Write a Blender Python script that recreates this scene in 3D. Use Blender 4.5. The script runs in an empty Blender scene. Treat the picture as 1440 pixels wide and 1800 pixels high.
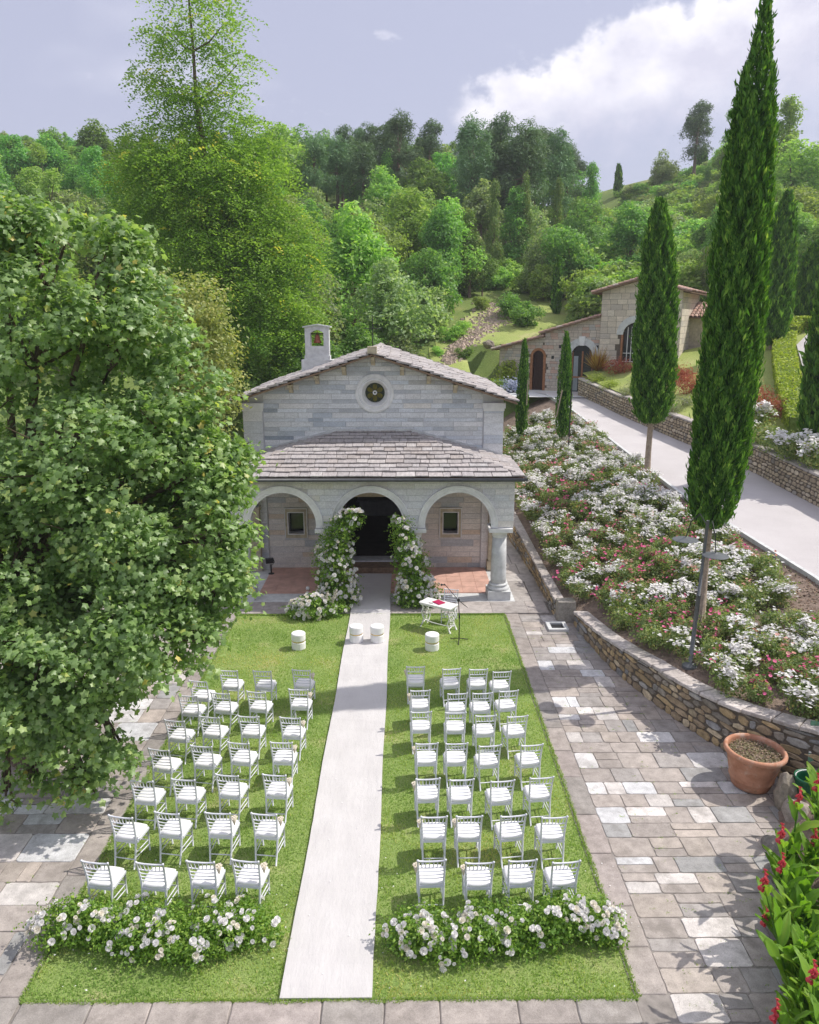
import bpy, math, random
import numpy as np
from mathutils import Vector, Matrix, noise
random.seed(7); RNG = np.random.default_rng(7)
S = bpy.context.scene
COL = S.collection
PI = math.pi
# ------------------------------------------------------------------ camera
F = 1331.0; TH = math.atan(333/F); CH = 8.4; YAW = math.atan(11/(F/math.cos(TH)))
cam = bpy.data.objects.new('camera', bpy.data.cameras.new('camera')); COL.objects.link(cam)
cam.location = (0, 0, CH); cam.rotation_euler = (PI/2-TH, 0, -YAW)
cam.data.sensor_fit = 'HORIZONTAL'; cam.data.sensor_width = 36; cam.data.lens = F/1440*36
cam.data.clip_end = 2000; cam.data.clip_start = 0.1
S.camera = cam
# ------------------------------------------------------------------ sky and sun
SUN = Vector((1, .22, 1.024*math.tan(math.radians(51)))).normalized()
SEL = math.asin(SUN.z); SAZ = math.atan2(SUN.x, SUN.y)
w = bpy.data.worlds.new('World'); S.world = w; w.use_nodes = True
wn = w.node_tree.nodes; wl = w.node_tree.links; wn.clear()
def N(nt, typ, **kw):
    n = nt.nodes.new(typ)
    for k, v in kw.items():
        if k == 'inp':
            for a, b in v.items(): n.inputs[a].default_value = b
        else: setattr(n, k, v)
    return n
def math_(nt, op, a, b=None, clamp=False):
    n = nt.nodes.new('ShaderNodeMath'); n.operation = op; n.use_clamp = clamp
    for i, x in enumerate((a, b)):
        if x is None: continue
        if isinstance(x, (int, float)): n.inputs[i].default_value = x
        else: nt.links.new(x, n.inputs[i])
    return n.outputs[0]
def mixc(nt, fac, a, b, bt='MIX'):
    n = nt.nodes.new('ShaderNodeMix'); n.data_type = 'RGBA'; n.blend_type = bt; n.clamp_factor = True
    for s, x in ((n.inputs[0], fac), (n.inputs[6], a), (n.inputs[7], b)):
        if isinstance(x, (int, float)): s.default_value = x
        elif isinstance(x, tuple): s.default_value = (x[0], x[1], x[2], 1)
        else: nt.links.new(x, s)
    return n.outputs[2]
def sstep(nt, x, a, b):
    n = nt.nodes.new('ShaderNodeMapRange'); n.interpolation_type = 'SMOOTHSTEP'
    nt.links.new(x, n.inputs[0]); n.inputs[1].default_value = a; n.inputs[2].default_value = b
    return n.outputs[0]
nt = w.node_tree
sky = N(nt, 'ShaderNodeTexSky', sky_type='NISHITA', sun_disc=False, sun_elevation=SEL, sun_rotation=SAZ, altitude=100, air_density=1.0, dust_density=2.5)
tc = N(nt, 'ShaderNodeTexCoord'); sep = N(nt, 'ShaderNodeSeparateXYZ'); wl.new(tc.outputs['Generated'], sep.inputs[0])
X_, Y_, Z_ = sep.outputs
el = math_(nt, 'MULTIPLY', math_(nt, 'ARCSINE', Z_), 57.2958)
az = math_(nt, 'MULTIPLY', math_(nt, 'ARCTAN2', X_, Y_), 57.2958)
# thin veil of high humidity, then cumulus bank
base = mixc(nt, 0.72, sky.outputs[0], (5.3, 5.35, 6.9))
def noi(scale, detail, rough, sy=1.0, off=(0, 0, 0), dist=0.0):
    mp = N(nt, 'ShaderNodeMapping'); wl.new(tc.outputs['Generated'], mp.inputs[0])
    mp.inputs['Scale'].default_value = (1, 1, sy); mp.inputs['Location'].default_value = off
    n = N(nt, 'ShaderNodeTexNoise', inp={'Scale': scale, 'Detail': detail, 'Roughness': rough, 'Distortion': dist}); wl.new(mp.outputs[0], n.inputs['Vector'])
    return n.outputs[0]
n1 = noi(11, 8, .58, 1.3, (0, 0, .3)); n2 = noi(34, 6, .6, 1.2, (3, 1, 0)); n3 = noi(5, 3, .5, 2.0, (9, 4, 2))
# top line of the bank rises to the right, ragged by noise
azc = math_(nt, 'SUBTRACT', az, 6.0)
rise = math_(nt, 'MULTIPLY', math_(nt, 'MINIMUM', math_(nt, 'MAXIMUM', azc, -8), 30), .36)
n1b = math_(nt, 'MULTIPLY', math_(nt, 'SUBTRACT', n1, .5), 13.0)
n2b = math_(nt, 'MULTIPLY', math_(nt, 'SUBTRACT', n2, .5), 5.0)
topl = math_(nt, 'ADD', math_(nt, 'ADD', rise, 15.6), math_(nt, 'ADD', n1b, n2b))
d_top = math_(nt, 'SUBTRACT', topl, el)
inside = sstep(nt, d_top, -.5, 1.8)
lowfade = sstep(nt, math_(nt, 'ADD', math_(nt, 'SUBTRACT', el, math_(nt, 'MULTIPLY', azc, .12)), n2b), 9.0, 14.5)
azin = math_(nt, 'MULTIPLY', sstep(nt, math_(nt, 'ADD', az, n1b), 3.2, 7.5), math_(nt, 'SUBTRACT', 1.0, sstep(nt, az, 60, 95)))
cm = math_(nt, 'MULTIPLY', math_(nt, 'MULTIPLY', inside, lowfade), azin, True)
n4 = noi(17, 7, .6, 1.6, (1.3, 2, 5.1))
edge = math_(nt, 'SUBTRACT', 1.0, sstep(nt, d_top, .3, 7.5))
lit = math_(nt, 'ADD', math_(nt, 'MULTIPLY', edge, .65), math_(nt, 'MULTIPLY', math_(nt, 'SUBTRACT', n4, .42), 1.6), True)
ccol = mixc(nt, lit, (6.6, 6.5, 7.7), (10.2, 9.95, 10.4))
veil = math_(nt, 'MULTIPLY', math_(nt, 'MULTIPLY', sstep(nt, n3, .52, .8), sstep(nt, el, 2, 14)), .35, True)
c1 = mixc(nt, veil, base, (8.4, 8.4, 9.4))
c2 = mixc(nt, math_(nt, 'MULTIPLY', cm, .88), c1, ccol)
# small clouds low at left
sm = math_(nt, 'MULTIPLY', sstep(nt, noi(13, 5, .55, 2.2, (5, 7, 1)), .64, .72), math_(nt, 'MULTIPLY', sstep(nt, el, 9, 13), math_(nt, 'SUBTRACT', 1.0, sstep(nt, el, 19, 24))), True)
c3 = mixc(nt, math_(nt, 'MULTIPLY', sm, .28), c2, (9.2, 9.0, 9.8))
fill_clouds = math_(nt, 'MULTIPLY', sstep(nt, noi(4.5, 7, .55, 1.5, (2, 8, 3)), .47, .60), sstep(nt, el, 27, 40), True)  # unseen bright clouds above the view, added to lift the shade
c3 = mixc(nt, math_(nt, 'MULTIPLY', fill_clouds, .85), c3, (12.0, 11.9, 12.4))
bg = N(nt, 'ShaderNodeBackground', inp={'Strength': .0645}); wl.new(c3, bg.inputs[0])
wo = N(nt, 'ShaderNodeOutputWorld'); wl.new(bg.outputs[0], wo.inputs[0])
sl = bpy.data.lights.new('sun', 'SUN'); sl.energy = 2.25; sl.angle = math.radians(.6); sl.color = (1, .95, .87)
so = bpy.data.objects.new('sun', sl); COL.objects.link(so); so.rotation_euler = SUN.to_track_quat('Z', 'Y').to_euler(); so.location = (20, 5, 40)
S.view_settings.view_transform = 'Standard'; S.view_settings.look = 'None'
S.view_settings.exposure = 0.92; S.view_settings.gamma = 1; S.view_settings.use_curve_mapping = False
S.render.engine = 'CYCLES'
S.cycles.max_bounces = 7; S.cycles.transparent_max_bounces = 6; S.cycles.diffuse_bounces = 4; S.cycles.use_denoising = True

# ------------------------------------------------------------------ pixel -> place
def ray(px, py):
    u = (px-720)/F; v = (py-900)/F
    f = math.cos(TH)-v*math.sin(TH); d = math.sin(TH)+v*math.cos(TH)
    return u*math.cos(YAW)+f*math.sin(YAW), -u*math.sin(YAW)+f*math.cos(YAW), -d
def G(px, py, z=0):
    x, y, d = ray(px, py); t = (z-CH)/d; return Vector((x*t, y*t, z))
def D(px, py, Y):
    x, y, d = ray(px, py); t = Y/y; return Vector((x*t, Y, CH+d*t))
def lerp(a, b, t): return a+(b-a)*t
def interp(x, pts): return float(np.interp(x, [p[0] for p in pts], [p[1] for p in pts]))
def ss(x, a, b):
    t = min(1, max(0, (x-a)/(b-a))); return t*t*(3-2*t)

# ------------------------------------------------------------------ object helpers
WM = {}
def tag(o, label=None, cat=None, group=None, kind=None):
    if label: o['label'] = label
    if cat: o['category'] = cat
    if group: o['group'] = group
    if kind: o['kind'] = kind
    return o
def link(o, parent=None, M=None):
    COL.objects.link(o)
    M = M if M is not None else Matrix.Identity(4)
    if parent is not None:
        o.parent = parent; o.matrix_parent_inverse = WM[parent.name].inverted()
    o.matrix_basis = M; WM[o.name] = M.copy()
    return o
def thing(name, label, cat, loc=(0, 0, 0), rz=0, group=None, kind=None):
    o = bpy.data.objects.new(name, None); o.empty_display_size = .2
    link(o, None, Matrix.Translation(Vector(loc)) @ Matrix.Rotation(rz, 4, 'Z'))
    return tag(o, label, cat, group, kind)
def mesh(V, Fc, mats, mi=None, smooth=False, attr=None, name='m'):
    me = bpy.data.meshes.new(name)
    if isinstance(Fc, np.ndarray):
        V = np.asarray(V, np.float32); n, k = Fc.shape
        me.vertices.add(len(V)); me.vertices.foreach_set('co', V.ravel())
        me.loops.add(n*k); me.loops.foreach_set('vertex_index', Fc.astype(np.int32).ravel())
        me.polygons.add(n); me.polygons.foreach_set('loop_start', np.arange(0, n*k, k, dtype=np.int32))
        me.update(calc_edges=True)
    else:
        me.from_pydata([tuple(v) for v in V], [], Fc); me.update()
    for m in (mats if isinstance(mats, (list, tuple)) else [mats]): me.materials.append(m)
    if mi is not None: me.polygons.foreach_set('material_index', np.asarray(mi, np.int32))
    if smooth: me.polygons.foreach_set('use_smooth', np.ones(len(me.polygons), bool))
    if attr:
        for k_, a in attr.items():
            a = np.asarray(a, np.float32)
            if a.ndim == 1: at = me.attributes.new(k_, 'FLOAT', 'POINT'); at.data.foreach_set('value', a)
            else: at = me.attributes.new(k_, 'FLOAT_COLOR', 'POINT'); at.data.foreach_set('color', np.c_[a, np.ones(len(a))].astype(np.float32).ravel())
    return me
def ob(name, me, parent=None, M=None, color=None, **kw):
    o = bpy.data.objects.new(name, me); link(o, parent, M)
    if color: o.color = (*color, 1)
    return tag(o, **kw)
class MB:
    def __init__(s): s.v = []; s.f = []; s.m = []
    def add(s, V, Fc, m=0):
        b = len(s.v); s.v += [tuple(v) for v in V]; s.f += [tuple(i+b for i in f) for f in Fc]; s.m += [m]*len(Fc); return s
    def box(s, c, d, m=0, rz=0, taper=1):
        x, y, z = d[0]/2, d[1]/2, d[2]/2; V = []
        for sz in (-1, 1):
            k = taper if sz > 0 else 1
            for sx, sy in ((-1, -1), (1, -1), (1, 1), (-1, 1)):
                a, b = sx*x*k, sy*y*k
                V.append((c[0]+a*math.cos(rz)-b*math.sin(rz), c[1]+a*math.sin(rz)+b*math.cos(rz), c[2]+sz*z))
        return s.add(V, [(3, 2, 1, 0), (4, 5, 6, 7), (0, 1, 5, 4), (1, 2, 6, 5), (2, 3, 7, 6), (3, 0, 4, 7)], m)
    def b2(s, x0, x1, y0, y1, z0, z1, m=0): return s.box(((x0+x1)/2, (y0+y1)/2, (z0+z1)/2), (x1-x0, y1-y0, z1-z0), m)
    def tube(s, pts, rs, n=6, m=0, caps=True):
        pts = [Vector(p) for p in pts]; rs = rs if isinstance(rs, (list, tuple)) else [rs]*len(pts); V = []
        for i, p in enumerate(pts):
            t = (pts[min(i+1, len(pts)-1)]-pts[max(i-1, 0)]).normalized()
            a = t.cross(Vector((0, 0, 1)) if abs(t.z) < .9 else Vector((1, 0, 0))).normalized(); b = t.cross(a)
            for k in range(n):
                q = 2*PI*k/n; V.append(p+a*math.cos(q)*rs[i]+b*math.sin(q)*rs[i])
        Fc = [(i*n+k, i*n+(k+1) % n, (i+1)*n+(k+1) % n, (i+1)*n+k) for i in range(len(pts)-1) for k in range(n)]
        if caps: Fc += [tuple(range(n)), tuple(reversed(range((len(pts)-1)*n, len(pts)*n)))]
        return s.add(V, Fc, m)
    def lathe(s, prof, c=(0, 0, 0), n=20, m=0, cap=True):
        V = [(c[0]+r*math.cos(2*PI*k/n), c[1]+r*math.sin(2*PI*k/n), c[2]+z) for r, z in prof for k in range(n)]
        Fc = [(i*n+k, i*n+(k+1) % n, (i+1)*n+(k+1) % n, (i+1)*n+k) for i in range(len(prof)-1) for k in range(n)]
        if cap: Fc += [tuple(reversed(range(n))), tuple(range((len(prof)-1)*n, len(prof)*n))]
        return s.add(V, Fc, m)
    def me(s, mats, smooth=False, attr=None): return mesh(s.v, s.f, mats, s.m, smooth, attr)
def prism(poly, d0, d1, bev=.01, mats=None, jit=0, smooth=False):
    """polygon in u,v extruded along n from d0 to d1 with a chamfered face at d1"""
    n = len(poly); cx = sum(p[0] for p in poly)/n; cy = sum(p[1] for p in poly)/n
    def inset(p, b):
        dx, dy = p[0]-cx, p[1]-cy; L = math.hypot(dx, dy)+1e-6; k = max(.3, 1-b*1.35/L); return cx+dx*k, cy+dy*k
    V = [(p[0], p[1], d0) for p in poly]+[(p[0], p[1], d1-bev) for p in poly]+[(*inset(p, bev), d1+random.uniform(-jit, jit)) for p in poly]
    Fc = [(r*n+k, r*n+(k+1) % n, (r+1)*n+(k+1) % n, (r+1)*n+k) for r in (0, 1) for k in range(n)]+[tuple(range(2*n, 3*n))]
    return V, Fc
def area(poly): return sum(poly[i][0]*poly[(i+1) % len(poly)][1]-poly[(i+1) % len(poly)][0]*poly[i][1] for i in range(len(poly)))/2
def clip(poly, a, b, c):
    """keep a*x+b*y<=c"""
    out = []
    for i, p in enumerate(poly):
        q = poly[(i+1) % len(poly)]; dp = a*p[0]+b*p[1]-c; dq = a*q[0]+b*q[1]-c
        if dp <= 0: out.append(p)
        if (dp < 0 < dq) or (dq < 0 < dp):
            t = dp/(dp-dq); out.append((lerp(p[0], q[0], t), lerp(p[1], q[1], t)))
    return out
def frame(o, u, v, n):
    M = Matrix.Identity(4)
    for i, a in enumerate((Vector(u), Vector(v), Vector(n), Vector(o))):
        for r in range(3): M[r][i] = a[r]
    return M

# ------------------------------------------------------------------ materials
def newmat(name):
    m = bpy.data.materials.new(name); m.use_nodes = True; t = m.node_tree; t.nodes.clear()
    o = t.nodes.new('ShaderNodeOutputMaterial'); return m, t, o
def wnoise(t, scale, detail=4, rough=.6, vec=None, sc=None):
    n = N(t, 'ShaderNodeTexNoise', inp={'Scale': scale, 'Detail': detail, 'Roughness': rough})
    if vec is None: vec = t.nodes.new('ShaderNodeNewGeometry').outputs['Position']
    if sc:
        mp = N(t, 'ShaderNodeMapping', inp={'Scale': sc}); t.links.new(vec, mp.inputs[0]); vec = mp.outputs[0]
    t.links.new(vec, n.inputs['Vector']); return n.outputs[0]
def pbsdf(t, o, col, rough=.8, spec=.3, bump=None, bstr=.3, bdist=.02, metal=0):
    p = N(t, 'ShaderNodeBsdfPrincipled', inp={'Roughness': rough, 'Specular IOR Level': spec, 'Metallic': metal})
    if isinstance(col, tuple): p.inputs['Base Color'].default_value = (*col, 1)
    else: t.links.new(col, p.inputs['Base Color'])
    if bump is not None:
        b = N(t, 'ShaderNodeBump', inp={'Strength': bstr, 'Distance': bdist}); t.links.new(bump, b.inputs['Height']); t.links.new(b.outputs[0], p.inputs['Normal'])
    t.links.new(p.outputs[0], o.inputs[0]); return p
def ramp(t, fac, stops):
    r = t.nodes.new('ShaderNodeValToRGB'); e = r.color_ramp.elements
    while len(e) < len(stops): e.new(.5)
    for i, (p, c) in enumerate(stops): e[i].position = p; e[i].color = (*c, 1)
    t.links.new(fac, r.inputs[0]); return r.outputs[0]
def plain(name, col, rough=.7, spec=.3, var=.12, scale=9, bstr=.15, metal=0, bdist=.01):
    m, t, o = newmat(name); n = wnoise(t, scale, 5)
    a = tuple(c*(1-var) for c in col); b = tuple(min(1, c*(1+var)) for c in col)
    pbsdf(t, o, ramp(t, n, [(.3, a), (.7, b)]), rough, spec, wnoise(t, scale*6, 3), bstr, bdist, metal); return m
def stone(name, mode='obj', lo=.72, hi=1.2, scale=6, grain=60, rough=.85, stain=None, bstr=.5, streak=None):
    """mode obj: colour of the object; attr: colour attribute 'tint'"""
    m, t, o = newmat(name)
    if mode == 'obj': c = t.nodes.new('ShaderNodeObjectInfo').outputs['Color']
    else: c = N(t, 'ShaderNodeAttribute', attribute_name='tint').outputs['Color']
    n = wnoise(t, scale, 6, .65, sc=streak); g = wnoise(t, grain, 3, .6)
    k = ramp(t, n, [(.28, (lo,)*3), (.72, (hi,)*3)])
    c = mixc(t, 1.0, c, k, 'MULTIPLY'); c = mixc(t, 1.0, c, ramp(t, g, [(.3, (.82,)*3), (.7, (1.12,)*3)]), 'MULTIPLY')
    if stain:
        bl = wnoise(t, .55, 4, .6); c = mixc(t, 1.0, c, ramp(t, bl, [(.3, (.84, .82, .80)), (.7, (1.10, 1.09, 1.08))]), 'MULTIPLY'); fl_ = wnoise(t, 21, 6, .75); c = mixc(t, math_(t, 'MULTIPLY', sstep(t, fl_, .56, .70), .55), c, stain)
        s = wnoise(t, 1.4, 7, .72); c = mixc(t, sstep(t, s, .5, .66), c, mixc(t, .38, c, stain))
    h = math_(t, 'ADD', math_(t, 'MULTIPLY', n, 1.0), math_(t, 'MULTIPLY', g, .35))
    pbsdf(t, o, c, rough, .25, h, bstr, .015); return m
def foliage(name, stops, trans=.35, rough=.5, spec=.35, hue=None, tint=(1.5, 1.65, .7)):
    m, t, o = newmat(name); a = N(t, 'ShaderNodeAttribute', attribute_name='rnd')
    c = ramp(t, a.outputs['Fac'], stops)
    if hue:
        oi = t.nodes.new('ShaderNodeObjectInfo'); h = t.nodes.new('ShaderNodeHueSaturation')
        t.links.new(c, h.inputs['Color'])
        t.links.new(math_(t, 'ADD', math_(t, 'MULTIPLY', oi.outputs['Random'], hue), .5-hue/2), h.inputs['Hue'])
        t.links.new(math_(t, 'ADD', math_(t, 'MULTIPLY', oi.outputs['Random'], .5), .75), h.inputs['Value']); c = h.outputs[0]
    p = N(t, 'ShaderNodeBsdfPrincipled', inp={'Roughness': rough, 'Specular IOR Level': spec}); t.links.new(c, p.inputs['Base Color'])
    tr = t.nodes.new('ShaderNodeBsdfTranslucent'); t.links.new(mixc(t, 1.0, c, tint, 'MULTIPLY'), tr.inputs[0])
    mx = N(t, 'ShaderNodeMixShader', inp={0: trans}); t.links.new(p.outputs[0], mx.inputs[1]); t.links.new(tr.outputs[0], mx.inputs[2]); t.links.new(mx.outputs[0], o.inputs[0])
    return m
M = {}
M['paving'] = stone('paving', bstr=.45, scale=5.5, grain=70, lo=.70, hi=1.16, stain=(.17, .15, .13))
M['marble'] = stone('chapel_marble', scale=2.2, grain=30, lo=.82, hi=1.06, streak=(1, 1, 3.5), bstr=.25)
M['rubble'] = stone('rubble', scale=9, grain=70, lo=.6, hi=1.3, bstr=.8)
M['rubble_a'] = stone('rubble_attr', 'attr', scale=9, grain=70, lo=.6, hi=1.3, bstr=.8)
M['slate'] = stone('roof_slate', scale=5, grain=40, lo=.68, hi=1.2, bstr=.6, streak=(3, .7, 1))
M['slate_a'] = stone('roof_slate_attr', 'attr', scale=5, grain=40, lo=.68, hi=1.2, bstr=.6)
M['mortar'] = plain('mortar', (.15, .125, .10), .95, .1, .3, 12, .6)
M['joint'] = plain('paving_joint', (.27, .245, .225), .95, .1, .3, 5, .4)
M['marble_core'] = plain('pale_mortar', (.60, .60, .61), .9, .2, .15, 5, .3)
M['carved'] = plain('carved_stone', (.76, .76, .76), .75, .25, .12, 4, .3)
M['greystone'] = plain('column_stone', (.60, .61, .61), .7, .3, .18, 5, .3)
M['sandstone'] = plain('window_frame_stone', (.50, .44, .32), .85, .2, .25, 6, .5)
M['wood_dark'] = plain('dark_wood', (.05, .025, .018), .6, .3, .3, 8, .4)
M['wood_old'] = plain('old_wood', (.22, .15, .10), .8, .2, .3, 8, .4)
M['iron'] = plain('iron', (.02, .02, .022), .5, .5, .2, 8, .1)
M['lamp_metal'] = plain('lamp_metal', (.12, .13, .14), .45, .5, .15, 8, .1)
M['lead'] = plain('lead_gutter', (.08, .085, .09), .5, .5, .2, 8, .2)
M['terracotta_floor'] = plain('terracotta_floor', (.60, .37, .30), .75, .3, .2, 3, .15)
m, t, o = newmat('terracotta'); c = ramp(t, wnoise(t, 6, 6, .65), [(.3, (.40, .185, .11)), (.7, (.56, .29, .19))]); c = mixc(t, math_(t, 'MULTIPLY', sstep(t, wnoise(t, 3.5, 7, .7), .50, .68), .55), c, (.60, .50, .42)); c = mixc(t, math_(t, 'MULTIPLY', sstep(t, wnoise(t, 9, 6, .7), .56, .68), .5), c, (.22, .15, .10)); pbsdf(t, o, c, .88, .2, wnoise(t, 40, 4), .4, .01); M['terracotta'] = m
M['chair'] = plain('chair_paint', (.72, .73, .79), .35, .5, .03, 9, .03)
M['cushion'] = plain('white_cushion', (.86, .85, .85), .85, .2, .03, 14, .25)
M['white'] = plain('white_paint', (.80, .79, .78), .55, .4, .05, 9, .1)
M['gold'] = plain('gold_band', (.70, .48, .16), .35, .5, .1, 9, .05, .8)
M['red'] = plain('crimson_cloth', (.42, .02, .09), .7, .3, .08, 9, .1)
M['paper'] = plain('paper', (.82, .80, .76), .8, .2, .04, 9, .05)
M['cone'] = plain('cone_paper', (.66, .58, .46), .8, .2, .06, 9, .05)
M['bark'] = plain('bark', (.20, .15, .115), .95, .1, .35, 14, .9, 0, .03)
M['bark_pale'] = plain('pale_bark', (.42, .34, .27), .95, .1, .3, 14, .9, 0, .03)
M['soil'] = plain('soil', (.25, .19, .155), .95, .1, .35, 5, .9, 0, .05)
M['pot_soil'] = plain('pot_soil', (.25, .215, .12), .95, .1, .4, 30, 1, 0, .03)
M['green_plastic'] = plain('green_plastic', (.01, .115, .05), .4, .5, .1, 6, .05)
M['green_sign'] = plain('green_sign', (.12, .27, .17), .4, .5, .1, 6, .05)
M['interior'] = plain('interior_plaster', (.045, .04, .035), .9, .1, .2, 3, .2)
M['bell'] = plain('bell_bronze', (.30, .09, .05), .5, .5, .2, 6, .1, .3)
M['curtain'] = plain('curtain', (.32, .36, .38), .8, .2, .1, 6, .1)
M['roof_tile'] = stone('clay_tile', scale=8, grain=50, lo=.6, hi=1.25, bstr=.5)
M['roof_tile_a'] = stone('clay_tile_attr', 'attr', scale=8, grain=50, lo=.6, hi=1.25, bstr=.5)
M['housestone'] = stone('house_stone', scale=4, grain=40, lo=.7, hi=1.2, bstr=.5)
M['brick_arch'] = plain('brick_surround', (.36, .17, .09), .85, .2, .25, 10, .4)
m, t, o = newmat('glass_dark'); pbsdf(t, o, (.02, .025, .03), .12, .6); M['glass'] = m
m, t, o = newmat('stained_glass'); pbsdf(t, o, ramp(t, wnoise(t, 14), [(.3, (.07, .055, .01)), (.7, (.18, .15, .02))]), .25, .5); M['petal'] = m
# carpet: white fabric with soft creases
m, t, o = newmat('carpet_fabric'); g = wnoise(t, 260, 2); cr = wnoise(t, 2.2, 5, .6, sc=(1.6, .5, 1))
h = math_(t, 'ADD', math_(t, 'MULTIPLY', g, .08), cr); pbsdf(t, o, ramp(t, wnoise(t, 1.5, 4), [(.3, (.555, .535, .53)), (.7, (.615, .595, .59))]), .9, .1, h, .6, .05); M['carpet'] = m
# turf
def turf(name, a, b, c, sc=1.0):
    m, t, o = newmat(name); n = wnoise(t, 1.1*sc, 6, .65); g = wnoise(t, 60*sc, 3, .7)
    col = ramp(t, n, [(.3, a), (.55, b), (.72, c)]); col = mixc(t, 1.0, col, ramp(t, g, [(.3, (.62,)*3), (.7, (1.3,)*3)]), 'MULTIPLY')
    pbsdf(t, o, col, .9, .1, g, .8, .03); return m
M['turf'] = turf('turf', (.20, .30, .08), (.29, .38, .12), (.44, .42, .21))
M['slope_grass'] = turf('slope_grass', (.27, .34, .10), (.35, .40, .13), (.48, .45, .23), .35)
M['scrub'] = turf('scrub', (.12, .18, .05), (.18, .24, .07), (.28, .29, .11), .3)
m, t, o = newmat('gravel_road'); g = wnoise(t, 110, 3, .7); pbsdf(t, o, mixc(t, 1.0, ramp(t, wnoise(t, .6, 4), [(.3, (.52, .49, .49)), (.7, (.60, .57, .57))]), ramp(t, g, [(.3, (.82,)*3), (.7, (1.12,)*3)]), 'MULTIPLY'), .9, .1, g, .5, .02); M['road'] = m
M['grassblade'] = foliage('grass_blade', [(0, (.20, .33, .08)), (.5, (.35, .48, .14)), (.85, (.52, .57, .20)), (1, (.70, .60, .32))], .3, .6, .2)
M['maple'] = foliage('maple_leaf', [(0, (0.138, 0.235, 0.078)), (.5, (0.265, 0.392, 0.144)), (.85, (0.402, 0.515, 0.204)), (.97, (0.552, 0.582, 0.192)), (1, (0.690, 0.560, 0.180))], .42, .45, .8)
M['maple_b'] = foliage('olive_tree_leaf', [(0, (0.234, 0.286, 0.101)), (.5, (0.360, 0.403, 0.143)), (1, (0.558, 0.521, 0.185))], .3, .5, .4)
M['locust'] = foliage('locust_leaf', [(0, (0.137, 0.250, 0.055)), (.5, (0.248, 0.388, 0.082)), (.9, (0.373, 0.500, 0.123)), (1, (0.770, 0.650, 0.137))], .42, .5, .3)
M['broad'] = foliage('broadleaf', [(0, (0.111, 0.225, 0.068)), (.5, (0.188, 0.343, 0.091)), (.9, (0.309, 0.472, 0.125)), (1, (0.485, 0.580, 0.159))], .42, .5, .3, .05)
M['light'] = foliage('light_leaf', [(0, (0.184, 0.302, 0.080)), (.5, (0.307, 0.443, 0.116)), (1, (0.512, 0.605, 0.178))], .42, .5, .3, .05)
M['greyleaf'] = foliage('grey_leaf', [(0, (0.179, 0.254, 0.126)), (.5, (0.291, 0.365, 0.179)), (1, (0.493, 0.527, 0.273))], .42, .5, .35, .04)
M['pine'] = foliage('pine_needles', [(0, (0.099, 0.189, 0.095)), (.5, (0.162, 0.273, 0.131)), (1, (0.283, 0.399, 0.168))], .15, .6, .3, .03)
M['ivy'] = foliage('ivy_leaf', [(0, (0.119, 0.216, 0.055)), (.6, (0.214, 0.313, 0.080)), (1, (0.381, 0.367, 0.126))], .25, .5, .3)
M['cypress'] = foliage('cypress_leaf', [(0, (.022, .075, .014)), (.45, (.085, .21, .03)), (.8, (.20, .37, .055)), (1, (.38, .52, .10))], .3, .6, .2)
M['roseleaf'] = foliage('rose_leaf', [(0, (.13, .20, .07)), (.45, (.23, .31, .11)), (.85, (.38, .42, .17)), (1, (.52, .38, .17))], .35, .45, .4)
M['garland'] = foliage('garland_leaf', [(0, (0.096, 0.203, 0.028)), (.5, (0.192, 0.334, 0.049)), (1, (0.352, 0.478, 0.084))], .35, .42, .4)
M['bloom_w'] = foliage('white_bloom', [(0, (.80, .78, .76)), (1, (.90, .89, .88))], .25, .6, .2, tint=(1, 1, 1))
M['bloom_c'] = foliage('cream_bloom', [(0, (.84, .79, .68)), (1, (.90, .87, .79))], .25, .6, .2, tint=(1, 1, 1))
M['bloom_p'] = foliage('pink_bloom', [(0, (.62, .05, .20)), (1, (.84, .24, .42))], .25, .6, .2, tint=(1, 1, 1))
M['bloom_s'] = foliage('salmon_bloom', [(0, (.62, .25, .18)), (1, (.72, .42, .36))], .25, .6, .2, tint=(1, 1, 1))
M['canna'] = foliage('canna_leaf', [(0, (0.089, 0.200, 0.026)), (.5, (0.178, 0.338, 0.039)), (1, (0.327, 0.450, 0.065))], .42, .5, .3)
M['canna_red'] = foliage('canna_flower', [(0, (.66, .03, .07)), (1, (.86, .20, .22))], .3, .5, .3, tint=(1, 1, 1))
M['redshrub'] = foliage('red_shrub_leaf', [(0, (0.280, 0.053, 0.045)), (.6, (0.420, 0.112, 0.090)), (1, (0.476, 0.240, 0.120))], .3, .5, .3)
M['bronze'] = foliage('bronze_strap_leaf', [(0, (0.224, 0.084, 0.028)), (.6, (0.420, 0.238, 0.070)), (1, (0.532, 0.420, 0.112))], .3, .5, .3)
M['lavender'] = foliage('lavender_leaf', [(0, (0.196, 0.238, 0.140)), (.7, (0.308, 0.336, 0.210)), (1, (0.476, 0.392, 0.560))], .3, .6, .2)
M['hydrangea'] = foliage('blue_flower', [(0, (.30, .36, .55)), (1, (.70, .72, .78))], .3, .6, .2, tint=(1, 1, 1))
M['hedge'] = foliage('hedge_leaf', [(0, (0.189, 0.275, 0.039)), (.5, (0.338, 0.425, 0.058)), (1, (0.486, 0.525, 0.104))], .3, .5, .3)
M['pampas'] = foliage('dried_plume', [(0, (.62, .56, .50)), (1, (.84, .80, .76))], .3, .8, .1, tint=(1, 1, 1))

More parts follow.
